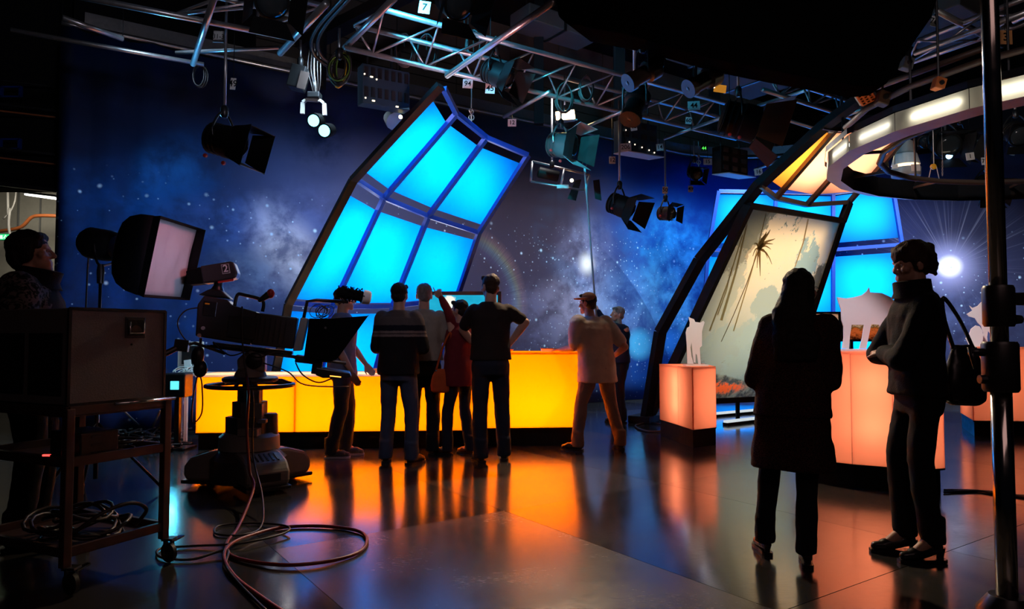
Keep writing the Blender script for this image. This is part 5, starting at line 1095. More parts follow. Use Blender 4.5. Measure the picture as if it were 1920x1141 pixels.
m.v = []; m.f = []; m.box(tp_(-0.012, 0.14, 0.645), (0.035, 0.012, 0.008)); m.build('lens', glow('red_led', (1, 0.05, 0.04), 3), rl); m = MB(); m.box(tp_(-0.0, 0.14, 0.638), (0.06, 0.03, 0.02)); m.build('holder', M['black_plastic'], rl)
# shelf cables
random.seed(11)
cbn = thing('cable_bundle', 'heap of black coiled cable on the bottom shelf of the trolley', 'cable', tp_(0.26, 0.2, 0.184))
for k in range(9):
    c = tp_(0.26 + random.uniform(-0.05, 0.06), 0.25 + random.uniform(-0.06, 0.08), 0.205 + 0.014 * k); r = random.uniform(0.13, 0.19)
    pts = [c + a_ * r * 0.95 * math.cos(t) + b_ * r * 1.15 * math.sin(t) + ZU * 0.025 * math.sin(t * 2 + k) for t in [2 * math.pi * i / 18 for i in range(18)]]
    b = MB(); b.tube(pts, 0.0095, 6, closed=True); b.build('loop', M['cable'], cbn, smooth=True)
pts = [tp_(0.1, 0.1, 0.25), tp_(0.2, 0.02, 0.34), tp_(0.34, 0.0, 0.36), tp_(0.44, 0.02, 0.3), tp_(0.42, 0.08, 0.22)]
b = MB(); b.tube(smoothpath(pts, 6), 0.01, 8); b.build('loop', M['cable'], cbn, smooth=True)
cb2 = thing('cable_bundle', 'loose black cables on the middle shelf of the trolley', 'cable', tp_(0.4, 0.3, 0.604))
for k in range(6):
    c = tp_(0.4 + random.uniform(-0.05, 0.05), 0.22 + random.uniform(-0.1, 0.15), 0.615 + 0.01 * k); r = random.uniform(0.05, 0.1)
    b = MB(); b.tube([c + a_ * r * math.cos(t) + b_ * r * 1.3 * math.sin(t) for t in [2 * math.pi * i / 14 for i in range(14)]], 0.005, 5, closed=True); b.build('loop', M['cable'], cb2, smooth=True)

# ================================================================== SOFTBOX ON A STAND
SB = at(190, 455, 5.5)
sb = thing('softbox', 'black softbox with a white wrinkled diffusion front on a thin stand', 'lamp', V((SB.x, 5.5, 0)))
lip = [at(301, 404, 5.35), at(386, 431, 5.8), at(356, 563, 5.8), at(269, 557, 5.35)]       # opening TL TR BR BL
fn0 = (lip[1] - lip[0]).cross(lip[3] - lip[0]).normalized(); fn0 = fn0 if fn0.x > 0 else -fn0
lc = sum(lip, V((0, 0, 0))) / 4; q = [lc - fn0 * 0.075 + (p - lc) * 0.965 for p in lip]
fc = sum(q, V((0, 0, 0))) / 4; fn = (q[1] - q[0]).cross(q[3] - q[0]).normalized(); fn = fn if fn.x > 0 else -fn
m = MB(); NX = 14
def wr_(a, c): return 0.012 * math.sin(16 * a - 5 * c) * math.sin(3.1 * a) + 0.012 * math.sin(9 * a - 9 * c + 1) * (0.4 + c * 0.6) + 0.007 * math.sin(25 * a + 7 * c)
for j in range(NX + 1):
    for i in range(NX + 1):
        a, c = i / NX, j / NX; p = lerp(lerp(q[3], q[2], a), lerp(q[0], q[1], a), c); m.v.append(p - fn * (0.02 + 0.01 * 4 * a * (1 - a) * c * (1 - c)) + fn * wr_(a, c) * (0.3 + 0.7 * math.sin(3.14 * a) * math.sin(3.14 * c)))
for j in range(NX):
    for i in range(NX): k = j * (NX + 1) + i; m.f.append((k, k + 1, k + NX + 2, k + NX + 1))
m.build('diffusion_front', M['white_cloth'], sb, smooth=True, mods=[solid(0.004)])
SBC = stdmat('softbox_black_cloth', (0.006, 0.006, 0.007), 0.8, spec=0.2, scale=40, bump=0.2)
ins = V((0, 0, 0)); out = lip
m = MB(); m.add([p * 1.0 for p in q] + out, [(0, 1, 5, 4), (1, 2, 6, 5), (2, 3, 7, 6), (3, 0, 4, 7)]); m.build('front_lip', SBC, sb, mods=[solid(0.006)])
rear = at(238, 470, 5.55); axis = (fc - rear).normalized()
m = MB(); rings = []
up_ = (q[0] - q[3]).normalized(); sd = (q[1] - q[0]).normalized()
for t, k in ((0.0, 1.0), (0.25, 0.97), (0.5, 0.86), (0.72, 0.66), (0.88, 0.42), (1.0, 0.2)):
    c = lerp(fc, fc - fn * 0.48 + V((-0.03, 0, 0.03)), t); rings.append([c + (p - fc) * k for p in q])
vs = [p for r in rings for p in r]; fs = [(i * 4 + k, i * 4 + (k + 1) % 4, (i + 1) * 4 + (k + 1) % 4, (i + 1) * 4 + k) for i in range(len(rings) - 1) for k in range(4)]
m.add(vs, fs); m.build('black_shell', SBC, sb, smooth=50, mods=[solid(0.006)])
bk = fc - fn * 0.5 + V((-0.03, 0, 0.03))
m = MB(); m.lathe(bk, -fn, [(0, 0.1), (0.04, 0.12), (0.1, 0.125), (0.12, 0.13), (0.3, 0.13), (0.34, 0.11)], 18); m.build('lamp_head', M['black_plastic'], sb, smooth=40)
yk = bk - fn * 0.16
m = MB(); m.tube(smoothpath([yk + V((0, -0.13, 0)), yk + V((0.02, -0.14, -0.12)), V((SB.x, 5.5, yk.z - 0.2)), yk + V((0.02, 0.14, -0.12)), yk + V((0, 0.13, 0))], 4), 0.01, 8); m.build('yoke', M['black_plastic'], sb, smooth=True)
zt_ = yk.z - 0.2
m = MB(); m.lathe(V((SB.x, 5.5, zt_ - 0.14)), ZU, [(0, 0.024), (0.1, 0.028), (0.15, 0.02)], 12); m.build('stand_clamp', M['black_plastic'], sb, smooth=40)
m = MB(); m.tube([V((SB.x, 5.5, 0.5)), V((SB.x, 5.5, zt_ - 0.1))], 0.012, 10); m.build('stand_pole', M['chrome'], sb, smooth=True)
m = MB(); m.tube([V((SB.x, 5.5, 0.12)), V((SB.x, 5.5, 0.75))], 0.017, 10); m.build('stand_pole', M['black_plastic'], sb, smooth=True)
for k in range(3):
    a = math.radians(120 * k + 10); m = MB(); m.tube([V((SB.x, 5.5, 0.55)), V((SB.x + 0.5 * math.cos(a), 5.5 + 0.5 * math.sin(a), 0.012))], 0.011, 8); m.build('stand_leg', M['black_plastic'], sb, smooth=True)
m = MB(); m.tube(smoothpath([yk + V((-0.12, 0, -0.06)), yk + V((-0.13, 0, -0.4)), V((SB.x - 0.1, 5.48, 0.7)), V((SB.x - 0.06, 5.45, 0.012))], 6), 0.007, 6); m.build('mains_cable', M['cable'], sb, smooth=True)

# ================================================================== FOREGROUND STAND AT THE RIGHT
ST = at(1882, 900, 2.0); sx, sy = ST.x, 2.0
st = thing('light_stand', 'thick black and chrome stand pole with clamps close at the right', 'stand', V((sx, sy, 0)))
POLE = stdmat('dark_chrome_tube', (0.5, 0.46, 0.42), 0.16, 1.0, var=0.05)
xo = lambda px, py: at(px, py, 2.0)
m = MB(); m.tube([V((sx, sy, 0.35)), V((sx, sy, xo(1880, 700).z))], 0.0265, 18); m.build('lower_pole', POLE, st, smooth=True)
m = MB(); m.tube([V((sx, sy, xo(1880, 720).z)), V((sx, sy, 3.1))], 0.0225, 18); m.build('upper_pole', POLE, st, smooth=True)
for y0, y1, r in ((535, 612, 0.04), (640, 734, 0.046)):
    z1, z0 = xo(1880, y0).z, xo(1880, y1).z; m = MB(); m.lathe(V((sx, sy, z0)), ZU, [(0, r * 0.9), (0.008, r), (z1 - z0 - 0.008, r), (z1 - z0, r * 0.9)], 18); cl_ = m.build('clamp', M['black_plastic'], st, smooth=40)
    if y0 == 535:
        m = MB(); m.box(V((sx + 0.055, sy, (z0 + z1) / 2 + 0.02)), (0.06, 0.03, 0.035)); m.build('clamp_lever', M['black_plastic'], cl_, bevel=0.004)
        m = MB(); m.lathe(V((sx + 0.035, sy - 0.01, z0 + 0.02)), (1, 0, 0), [(0, 0.014), (0.02, 0.012)], 10); m.build('bolt', M['dark_metal'], cl_)
    else:
        m = MB(); m.tube([V((sx - 0.04, sy, z1 - 0.03)), V((sx - 0.085, sy, z1 - 0.03))], 0.011, 8); m.tube([V((sx - 0.085, sy, z1 - 0.015)), V((sx - 0.075, sy - 0.01, z1 - 0.075))], 0.007, 8); m.build('t_handle', M['black_plastic'], cl_, smooth=True)
        m = MB(); m.lathe(V((sx - 0.042, sy, z0 + 0.035)), (-1, 0, 0), [(0, 0.014), (0.018, 0.012)], 10); m.build('bolt', M['dark_metal'], cl_)
m = MB(); m.lathe(V((sx, sy, 0.38)), ZU, [(0, 0.06), (0.02, 0.075), (0.08, 0.075), (0.12, 0.045)], 18); m.build('tripod_hub', M['black_plastic'], st, smooth=40)
for k in range(3):
    a = math.radians(120 * k + 75); d = V((math.cos(a), math.sin(a), 0)); m = MB(); m.tube([V((sx, sy, 0.42)) + d * 0.06, V((sx, sy, 0.018)) + d * 0.62], 0.016, 10); lg = m.build('tripod_leg', M['dark_metal'], st, smooth=True)
    m = MB(); m.lathe(V((sx, sy, 0.0)) + d * 0.62, ZU, [(0, 0.03), (0.04, 0.024)], 12); m.build('rubber_foot', M['black_plastic'], lg)
m = MB(); m.tube([V((sx - 0.02, sy - 0.03, 0.45)), V((sx - 0.11, sy + 0.05, 0.3))], 0.012, 8); m.build('leg_brace', M['chrome'], st, smooth=True)

# ================================================================== DESK, MONITOR AND CLUTTER AT THE LEFT BACK
DY = 8.3
d0, d1 = wp(306, DY), wp(384, DY)
dk = thing('side_desk', 'plain blue grey desk at the back left behind the trolley', 'desk', (d0 + d1) / 2 + V((0, 0.25, 0)))
m = MB(); m.obox(d0 + ZU * 0.745 + V((0, -0.02, 0)), d1 - d0, V((0, 0.5, 0)), ZU * 0.025); m.build('desk_top', M['light_grey'], dk, bevel=0.004)
for p in (d0 + V((0.02, 0, 0)), d1 + V((-0.2, 0, 0)), d0 + V((0.02, 0.45, 0)), d1 + V((-0.03, 0.45, 0))):
    m = MB(); m.bar(p, p + ZU * 0.745, 0.035); m.build('leg', M['light_grey'], dk)
mo = thing('computer_monitor', 'back of a pale computer monitor on the desk at the left', 'monitor', wp(357, DY + 0.2) + ZU * 0.77)
q0, q1 = at(333, 690, DY + 0.2), at(380, 640, DY + 0.2)
m = MB(); m.obox(V((q0.x, DY + 0.19, q0.z)), V((q1.x - q0.x, 0.03, 0)), V((0, 0.03, 0)), ZU * (q1.z - q0.z)); m.build('back_shell', M['light_grey'], mo, bevel=0.008)
m = MB(); m.obox(V((q0.x + 0.06, DY + 0.165, q0.z + 0.05)), V((q1.x - q0.x - 0.09, 0.02, 0)), V((0, 0.03, 0)), ZU * (q1.z - q0.z - 0.1)); m.build('back_cover', M['dark_metal'], mo, bevel=0.004)
cx_ = (q0.x + q1.x) / 2
m = MB(); m.bar(V((cx_, DY + 0.17, 0.78)), V((cx_ - 0.02, DY + 0.18, q0.z + 0.1)), 0.08, 0.03); m.build('stand_neck', M['white'], mo); m = MB(); m.box(V((cx_, DY + 0.18, 0.776)), (0.2, 0.16, 0.012)); m.build('stand_foot', M['white'], mo)
random.seed(21)
m = MB()
for k in range(10):
    c = V((cx_ + random.uniform(-0.08, 0.12), DY + 0.08, 0.785 + 0.012 * (k % 4))); m.tube(arc(c, V((1, 0.2, 0)), V((0, 0.5, 0.5)), random.uniform(0.04, 0.09), 0, 6.28, 12)[:-1], 0.006, 5, closed=True)
tag(m.build('desk_cables', M['light_grey'], None, smooth=True), 'tangle of pale cables in front of the monitor on the desk', 'cable', kind='stuff')
fl_ = thing('floor_flood', 'small black flood lamp with a bright cyan lens below the desk edge', 'lamp', wp(326, 7.6))
q = at(326, 722, 7.6)
m = MB(); m.box(q + V((0, 0.1, 0)), (0.24, 0.2, 0.26)); m.build('housing', M['black_plastic'], fl_, bevel=0.02)
m = MB(); m.box(q + V((0.01, -0.004, 0)), (0.09, 0.012, 0.09)); m.build('lens', glow('cyan_lens', (0.12, 0.8, 1.0), 1.3), fl_, bevel=0.004)
m = MB(); m.bar(V((q.x, 7.7, 0)), V((q.x, 7.7, q.z - 0.12)), 0.05); m.build('post', M['black_plastic'], fl_); m = MB(); m.box(V((q.x, 7.7, 0.01)), (0.3, 0.3, 0.02)); m.build('foot', M['black_plastic'], fl_)
spot('flood_beam', q + V((0.01, -0.03, 0)), q + V((0.35, -1.6, -0.9)), 8, (0.1, 0.7, 1.0), 100, 0.7, 0.04)
# stand legs and cable runs on the floor behind the trolley
sd_ = thing('folded_stand', 'thin metal stand leaning on the floor behind the trolley', 'stand', gp(270, 806))
for p, q in (((226, 764), (270, 806)), ((284, 806), (230, 850)), ((300, 770), (284, 806))):
    m = MB(); pa = at(p[0], p[1], 7.8) if p[1] < 800 else gp(*p, 0.02); m.tube([pa, gp(q[0], max(q[1], 806), 0.02)], 0.012, 8); m.build('stand_tube', M['steel'], sd_, smooth=True)
m = MB(); m.box(gp(276, 806, 0.03), (0.1, 0.08, 0.06)); m.build('stand_joint', M['light_grey'], sd_, bevel=0.01)
random.seed(31)
m = MB()
for k in range(34):
    x0, x1 = random.uniform(170, 300), random.uniform(260, 372); y0 = random.uniform(796, 838)
    pts = [gp(lerp(x0, x1, t) + random.uniform(-14, 14), min(845, max(793, y0 + random.uniform(-9, 9))), 0.012 + 0.012 * (k % 6)) for t in (0, 0.2, 0.4, 0.6, 0.8, 1)]
    m.tube(smoothpath(pts, 5), random.choice((0.008, 0.012, 0.016)), 6)
tag(m.build('floor_cables', M['cable'], None, smooth=True), 'thick tangle of black cables on the floor at the back left', 'cable', kind='stuff')
m = MB(); m.tube(smoothpath([gp(1196, 803, .012), gp(1192, 797, .012), gp(1215, 792, .012), gp(1245, 796, .012), gp(1262, 803, .012), gp(1240, 808, .012), gp(1215, 808, .012), gp(1196, 803, .012)], 5), 0.012, 6)
tag(m.build('cable_loop', M['cable'], None, smooth=True), 'black cable loop on the floor at the foot of the black rib', 'cable')
for dy, lab in ((0, 'upper of two black cables crossing the floor at right'), (7, 'lower of two black cables crossing the floor at right')):
    m = MB(); m.tube(smoothpath([gp(1770, 918 + dy * 0.6, .01), gp(1830, 919 + dy * 0.1, .01), gp(1880, 926 - dy * 0.2, .01), gp(1960, 931 + dy, .01)], 6), 0.009, 6); tag(m.build('floor_cable', M['cable'], None, smooth=True), lab, 'cable')

# ================================================================== SMALL THINGS ON THE COUNTER
bx = thing('flat_box', 'flat pale box lying on the taller yellow bar', 'box', cp(3.84, 0.22) + ZU * 1.033)
m = MB(); m.box(cp(3.84, 0.22) + ZU * 1.05, (0.24, 0.2, 0.034)); m.build('box_body', M['white'], bx, bevel=0.004); m = MB(); m.box(cp(3.84, 0.22) + ZU * 1.069, (0.25, 0.21, 0.006)); m.build('lid', M['orange_paint'], bx)
cu = thing('small_dish', 'small orange dish on the bar beside the tall man', 'dish', cp(3.33, 0.2) + ZU * 1.033)
m = MB(); m.lathe(cp(3.33, 0.2) + ZU * 1.034, ZU, [(0, 0.04), (0.01, 0.06), (0.025, 0.075), (0.02, 0.06)], 16); m.build('bowl', M['orange_paint'], cu, smooth=40)
for k in range(4):
    m = MB(); m.ball(cp(3.31 + 0.015 * k, 0.19 + 0.012 * (k % 2)) + ZU * 1.066, (0.018, 0.014, 0.012)); m.build('sweet', M['red'], cu, smooth=True)
mu = thing('small_bowl', 'small reddish object on the low desk between the first two men', 'dish', cp(1.86, 0.2) + ZU * 0.798)
m = MB(); m.lathe(cp(1.86, 0.2) + ZU * 0.799, ZU, [(0, 0.03), (0.02, 0.035), (0.05, 0.03), (0.055, 0.02)], 14); m.build('bowl', M['orange_paint'], mu, smooth=40); m = MB(); m.box(cp(1.9, 0.2) + ZU * 0.815, (0.1, 0.05, 0.03)); m.build('tray', M['red'], mu)
# ================================================================== LIGHTING RIG
GZ = 4.2
def pipe(label, p, q, r=0.026, name='rig_pipe', matp=None):
    m = MB(); m.tube([p, q], r, 10); o = m.build(name, matp or M['steel'], None, smooth=True); tag(o, label, 'pipe'); o['kind'] = 'thing'
    if 'bright tube' in label:
        for e in (p, q): m = MB(); m.tube([V(e), V((e.x, e.y, 7.49))], 0.004, 5); m.build('suspension_wire', M['dark_metal'], o)
    return o
def truss(label, c1, c2, c3, pitch=0.5):
    """c1,c2 upper chords, c3 lower chord"""
    t = thing('lighting_truss', label, 'truss', (c3[0] + c3[1]) / 2)
    for c in (c1, c2, c3):
        m = MB(); m.tube([c[0], c[1]], 0.026, 10); m.build('chord', M['steel'], t, smooth=True)
    L_ = (c3[1] - c3[0]).length; n_ = max(2, int(L_ / pitch))
    for k in range(n_):
        for (x, y) in ((c2, c3), (c1, c3)):
            a = lerp(x[0], x[1], k / n_); b2 = lerp(y[0], y[1], (k + 0.5) / n_); c = lerp(x[0], x[1], (k + 1) / n_)
            for p, q in ((a, b2), (b2, c)):
                m = MB(); m.tube([p, q], 0.011, 6); m.build('brace', M['steel'], t, smooth=True)
    for k in range(0, n_ + 1, 2):
        m = MB(); m.tube([lerp(c1[0], c1[1], k / n_), lerp(c2[0], c2[1], k / n_)], 0.014, 6); m.build('cross_tube', M['steel'], t, smooth=True)
    for k in (0.15, 0.5, 0.85):
        m = MB(); p = lerp(c1[0], c1[1], k); m.tube([p, V((p.x, p.y, 7.49))], 0.006, 5); m.build('suspension_wire', M['dark_metal'], t)
    return t
def chordpair(p, q, Z): return (hz(*p, Z), hz(*q, Z))
truss('long silver triangular truss running from the middle top away to the right', chordpair((720, 18), (1445, 217), GZ), chordpair((664, 47), (1400, 232), GZ), chordpair((646, 89), (1380, 260), 3.95), 0.52)
truss('silver truss at the top left above the star cloth', chordpair((400, -42), (605, 11), GZ), chordpair((330, -24), (560, 30), GZ), chordpair((60, -24), (548, 72), 3.95), 0.6)
truss('silver truss at the right behind the black hood', chordpair((1440, 118), (1640, 176), GZ + .25), chordpair((1440, 141), (1622, 200), GZ), chordpair((1430, 168), (1600, 222), 3.95), 0.6)
truss('silver truss high at the right edge above the ring', chordpair((1722, 76), (1990, -30), GZ), chordpair((1700, 120), (1990, 20), GZ), chordpair((1715, 100), (1985, 0), 4.0), 0.7)
for lab, p, q, Z, r in [('pale blue pipe crossing the rig down to the top of the window wall', (1040, 2), (838, 142), 3.88, 0.03), ('pipe crossing below the rig beside the number 12 plate', (945, 219), (1030, 172), 3.86, 0.022),
                     ('short pipe crossing behind the cyan lamp', (1085, 243), (1166, 209), 3.86, 0.02), ('short pipe crossing near the 206 plate', (1246, 260), (1296, 241), 3.86, 0.02), ('pipe crossing left of the big barn door lamp', (1300, 240), (1380, 211), 3.86, 0.02),
                     ('pipe crossing the truss above the barn door lamp', (1421, 198), (1570, 150), 4.3, 0.022), ('blue lit short pipe at the end of the right truss', (1560, 224), (1632, 200), 3.88, 0.024),
                     ('pipe hanging low at the top left in front of the star cloth', (20, 56), (382, 121), 4.2, 0.024), ('bright tube at the top left', (117, 33), (230, 73), 4.2, 0.028),
                     ('steep pipe at the left end of the middle truss', (641, 95), (740, -4), 4.0, 0.03), ('steep pipe at the right end of the left truss', (525, 100), (612, 6), 3.92, 0.03), ('steep pipe left of the 31-36 plate', (362, 120), (402, -6), 3.9, 0.028), ('nearly level pipe behind the 31-36 plate', (330, 99), (522, 89), 4.2, 0.02),
                     ('grey pipe crossing behind the ring at the right', (1757, 20), (1880, 85), 4.2, 0.03), ('thin pipe at the right edge above the ring', (1900, 40), (1990, 0), 4.2, 0.026), ('blue lit pipe behind the orange louvre lamp', (1470, 223), (1640, 276), 4.2, 0.024),
                     ('far blue lit pipe left of the peach canopy', (1415, 318), (1470, 297), 3.7, 0.022), ('far pipe above the back window wall', (1330, 355), (1440, 354), 4.4, 0.02)]:
    pipe(lab, hz(*p, Z), hz(*q, Z), r)
pipe('brown curved rail end above the ring', hz(1640, 165, 3.9), hz(1860, 85, 3.9), 0.03, matp=BRN)

# ---- lamps
LENS = {'dark': stdmat('dark_lens', (0.02, 0.025, 0.03), 0.08), 'cyan': glow('lit_cyan_lens', (0.25, 0.85, 1.0), 3.2), 'warm': glow('lit_warm_lens', (1.0, 0.75, 0.35), 9), 'dimwarm': glow('dim_warm_lens', (1.0, 0.7, 0.4), 2.5)}
LBODY = stdmat('lamp_body_black', (0.005, 0.005, 0.0055), 0.55, spec=0.12); LBROWN = stdmat('lamp_leaf_brown', (0.05, 0.018, 0.008), 0.7, spec=0.05)
def hanger(t, p, ztop=GZ, clamp=True):
    m = MB(); m.tube([p, V((p.x, p.y, ztop))], 0.014, 8); m.build('hanging_pole', M['steel'], t, smooth=True)
    m = MB(); m.lathe(p - ZU * 0.03, ZU, [(0, 0.02), (0.02, 0.035), (0.09, 0.035), (0.11, 0.02)], 10); m.build('clamp', M['dark_metal'], t, smooth=40)
def fresnel(label, px, py, Y, az, el, size=0.3, ln=0.32, lens='dark', leaves=(1, 1, 1, 1), leafm=None, leaf=0.75, body=None, ztop=GZ, knobs=None, yoke=M['dark_metal'], leafang=28, name='fresnel_lamp'):
    c = at(px, py, Y); d = V((math.cos(math.radians(el)) * math.cos(math.radians(az)), math.cos(math.radians(el)) * math.sin(math.radians(az)), math.sin(math.radians(el))))
    s_ = d.cross(ZU).normalized(); u = s_.cross(d).normalized(); r = size / 2
    t = thing(name, label, 'lamp', c, None); body = body or LBODY
    m = MB(); m.lathe(c - d * ln / 2, d, [(0, r * 0.6), (0.02, r * 0.92), (ln * 0.55, r), (ln * 0.57, r * 1.06), (ln, r * 1.06)], 20); hb = m.build('housing', body, t, smooth=40)
    for k in range(5):
        m = MB(); m.lathe(c - d * (ln * 0.42 - 0.05 * k * ln / 0.32), d, [(0, r * 1.0), (0.004, r * 1.04), (0.012, r * 1.04), (0.016, r)], 20); m.build('cooling_fin', body, hb)
    m = MB(); m.lathe(c + d * ln * 0.46, d, [(0, r * 0.92), (0.03, r * 0.9), (0.045, r * 0.6), (0.05, 0.001)], 20); m.build('lens', LENS[lens], t, smooth=True)
    f = c + d * (ln / 2 + 0.01)
    for (sx_, sy_), on in zip(((0, 1), (0, -1), (1, 0), (-1, 0)), leaves):
        if not on: continue
        o = s_ * sx_ + u * sy_; w = u * sx_ + s_ * sy_; dd = (d * math.cos(math.radians(leafang)) + o * math.sin(math.radians(leafang)))
        h0 = f + o * r * 1.05; m = MB(); nn = dd.cross(w).normalized() * 0.004
        m.prism([h0 - w * r * 0.95, h0 + w * r * 0.95, h0 + w * r * 1.35 + dd * size * leaf, h0 - w * r * 1.35 + dd * size * leaf], nn); m.build('barn_door', (leafm or {}).get((sx_, sy_), M['black']), t)
    top = c + ZU * (r + 0.1)
    m = MB(); m.tube(smoothpath([c + s_ * r * 1.12, c + s_ * r * 1.15 + ZU * r * 0.7, top + s_ * r * 0.4, top - s_ * r * 0.4, c - s_ * r * 1.15 + ZU * r * 0.7, c - s_ * r * 1.12], 4), 0.011, 8); m.build('yoke', yoke, t, smooth=True)
    for q, cm in (knobs or []):
        m = MB(); m.lathe(c + d * q[0] + s_ * q[1] + u * q[2], s_ if q[1] > 0 else -s_, [(0, 0.018), (0.02, 0.018), (0.03, 0.01)], 10); m.build('knob', cm, t)
    hanger(t, top, ztop); return t
LEAFC = stdmat('pale_barn_door', (0.45, 0.46, 0.48), 0.45)
fresnel('big black barn door lamp on a long pole before the star cloth', 420, 264, 6.2, -14, -17, 0.27, 0.3, leaves=(1, 1, 1, 1), leafang=10, leafm={(0, -1): LEAFC}, knobs=[((-0.12, 0.02, -0.17), M['red']), ((0.08, 0.02, -0.19), M['red'])])
fresnel('cyan lit barn door lamp above the yellow bar with an operating pole', 1052, 272, 8.8, -38, -12, 0.3, 0.32, leafang=26, leaves=(1, 1, 1, 1), leafm={(0, 1): LEAFC, (0, -1): LEAFC}, body=stdmat('lamp_body_grey', (0.05, 0.05, 0.055), 0.4), yoke=M['steel'], knobs=[((0.0, 0.18, -0.1), M['red']), ((0.05, 0.02, -0.2), M['red'])])
fresnel('black barn door lamp hanging at the right of the operating pole', 1162, 385, 8.9, -38, -24, 0.26, 0.3, leaves=(1, 1, 1, 1), knobs=[((0.0, 0.14, -0.06), M['red'])])
fresnel('small bronze lamp hanging against the blue part of the cloth', 1248, 400, 10.5, -50, -8, 0.2, 0.22, leaves=(1, 0, 1, 1), leaf=0.5, body=BRN, knobs=[((0.0, 0.11, -0.05), M['red'])])
fresnel('tiny dark lamp hanging below the 15 plate', 1302, 325, 10.8, -80, -25, 0.18, 0.2, leaves=(1, 1, 1, 1), leaf=0.5)
fresnel('large dark lamp with brown barn doors left of the peach canopy', 1385, 226, 7.3, -8, -18, 0.36, 0.38, ztop=7.49, leaves=(1, 1, 1, 1), leafm={(0, -1): LBROWN, (1, 0): LBROWN}, leaf=0.8, knobs=[((0.05, 0.1, -0.2), M['red']), ((-0.05, 0.1, -0.2), M['red'])])
fresnel('dark barn door lamp inside the middle truss by the 45 plate', 930, 138, 7.2, -30, -28, 0.24, 0.28, leaves=(1, 1, 1, 1), ztop=4.3)
fresnel('dark barn door lamp hanging at the top of the photo beside the 7 plate', 850, 2, 5.6, -60, -35, 0.24, 0.26, leaves=(1, 1, 1, 1), ztop=4.4)
fresnel('dark barn door lamp at the top edge left of the cable loom', 505, -4, 5.6, -60, -35, 0.26, 0.26, leaves=(1, 1, 1, 1), ztop=4.4)
def profile(label, px, py, Y, az, el, r=0.075, ln=0.42, lens='dark', body=None, ztop=GZ, rim=None):
    c = at(px, py, Y); d = V((math.cos(math.radians(el)) * math.cos(math.radians(az)), math.cos(math.radians(el)) * math.sin(math.radians(az)), math.sin(math.radians(el)))); s_ = d.cross(ZU).normalized()
    t = thing('profile_spot', label, 'lamp', c); m = MB(); m.lathe(c - d * ln / 2, d, [(0, r * 0.7), (0.02, r * 1.15), (ln * 0.35, r * 1.15), (ln * 0.4, r * 0.85), (ln * 0.8, r * 0.85), (ln * 0.82, r), (ln, r)], 18); m.build('housing', body or LBODY, t, smooth=40)
    m = MB(); m.lathe(c + d * (ln / 2 - 0.02), d, [(0, r * 0.9), (0.015, r * 0.85), (0.022, 0.001)], 18); m.build('lens', LENS[lens], t, smooth=True)
    m = MB(); m.lathe(c + d * ln / 2, d, [(0, r * 1.02), (0.02, r * 1.08), (0.025, r * 1.08)], 18); 
    top = c + ZU * (r + 0.14); m = MB(); m.tube(smoothpath([c + s_ * r * 1.2, top + s_ * r, top - s_ * r, c - s_ * r * 1.2], 4), 0.012, 8); m.build('yoke', M['dark_metal'], t, smooth=True)
    m = MB(); m.box(c - d * ln * 0.5 + ZU * 0.03, (0.1, 0.1, 0.1)); m.build('lamp_cap', body or LBODY, t, bevel=0.01)
    for k in range(3):
        m = MB(); m.box(c + d * (0.02 + 0.03 * k) + s_ * r * 0.9 - ZU * 0.02, (0.012, 0.03, 0.03)); m.build('shutter_tab', M['chrome'], t)
    hanger(t, top, ztop); return t
HB = stdmat('spot_body_brownblack', (0.03, 0.018, 0.014), 0.35)
profile('left of two dark spotlights hanging under the black hood', 1205, 140, 6.2, 200, -32, 0.085, 0.36, 'dark', HB, 3.75)
profile('right of two dark spotlights under the black hood, beside the amber gel', 1318, 152, 6.2, 200, -30, 0.085, 0.36, 'dark', HB, 3.65)
profile('dark spotlight below the left hood spotlight, tilted steeply down', 1190, 200, 7.0, 230, -58, 0.11, 0.36, 'dark', None, 7.49)
gl = thing('gel_frame', 'amber gel sheet glowing beside the right hood spotlight', 'gel', at(1345, 163, 6.3))
m = MB(); q = at(1350, 166, 6.3); m.box(q, (0.11, 0.006, 0.07), Matrix.Rotation(0.15, 3, 'Y')); m.build('gel_sheet', glow('amber_gel_lit', (0.75, 0.3, 0.03), 0.55), gl)
m = MB(); m.lathe(at(1337, 162, 6.3), (1, -0.4, 0.5), [(0, 0.018), (0.01, 0.02), (0.014, 0.002)], 12); m.build('lamp_mouth', LENS['warm'], gl); m = MB(); m.bar(at(1330, 158, 6.31), at(1340, 148, 6.35), 0.02); m.bar(at(1340, 148, 6.35), at(1355, 150, 6.31), 0.012); m.build('bracket', M['dark_metal'], gl)
# twin moving lamps with cyan lenses
tw = thing('twin_spot', 'pair of bright cyan lit lamps in a white yoke above the star cloth', 'lamp', at(590, 215, 8.0))
for (px, py), lab in (((588, 226), 'u'), ((608, 245), 'l')):
    c = at(px, py, 8.0); d = V((-0.15, -0.9, -0.32)).normalized(); m = MB(); m.lathe(c - d * 0.2, d, [(0, 0.05), (0.03, 0.075), (0.17, 0.085), (0.2, 0.085)], 18); m.build('lamp_barrel', LBODY, tw, smooth=40)
    m = MB(); m.lathe(c - d * 0.005, d, [(0, 0.068), (0.012, 0.066), (0.024, 0.04), (0.028, 0.001)], 18); m.build('lens', LENS['cyan'], tw, smooth=True)
a = [at(567, 213, 8.1), at(568, 192, 8.1), at(574, 187, 8.1), at(602, 189, 8.1), at(608, 194, 8.1), at(609, 216, 8.1)]
for p, q in zip(a, a[1:]):
    m = MB(); m.bar(p, q, 0.045, 0.03); m.build('yoke_bar', M['light_grey'], tw)
m = MB(); m.box(at(590, 180, 8.1), (0.14, 0.14, 0.07)); m.build('base_box', M['dark_metal'], tw, bevel=0.01)
hanger(tw, at(588, 165, 8.1), 4.6)
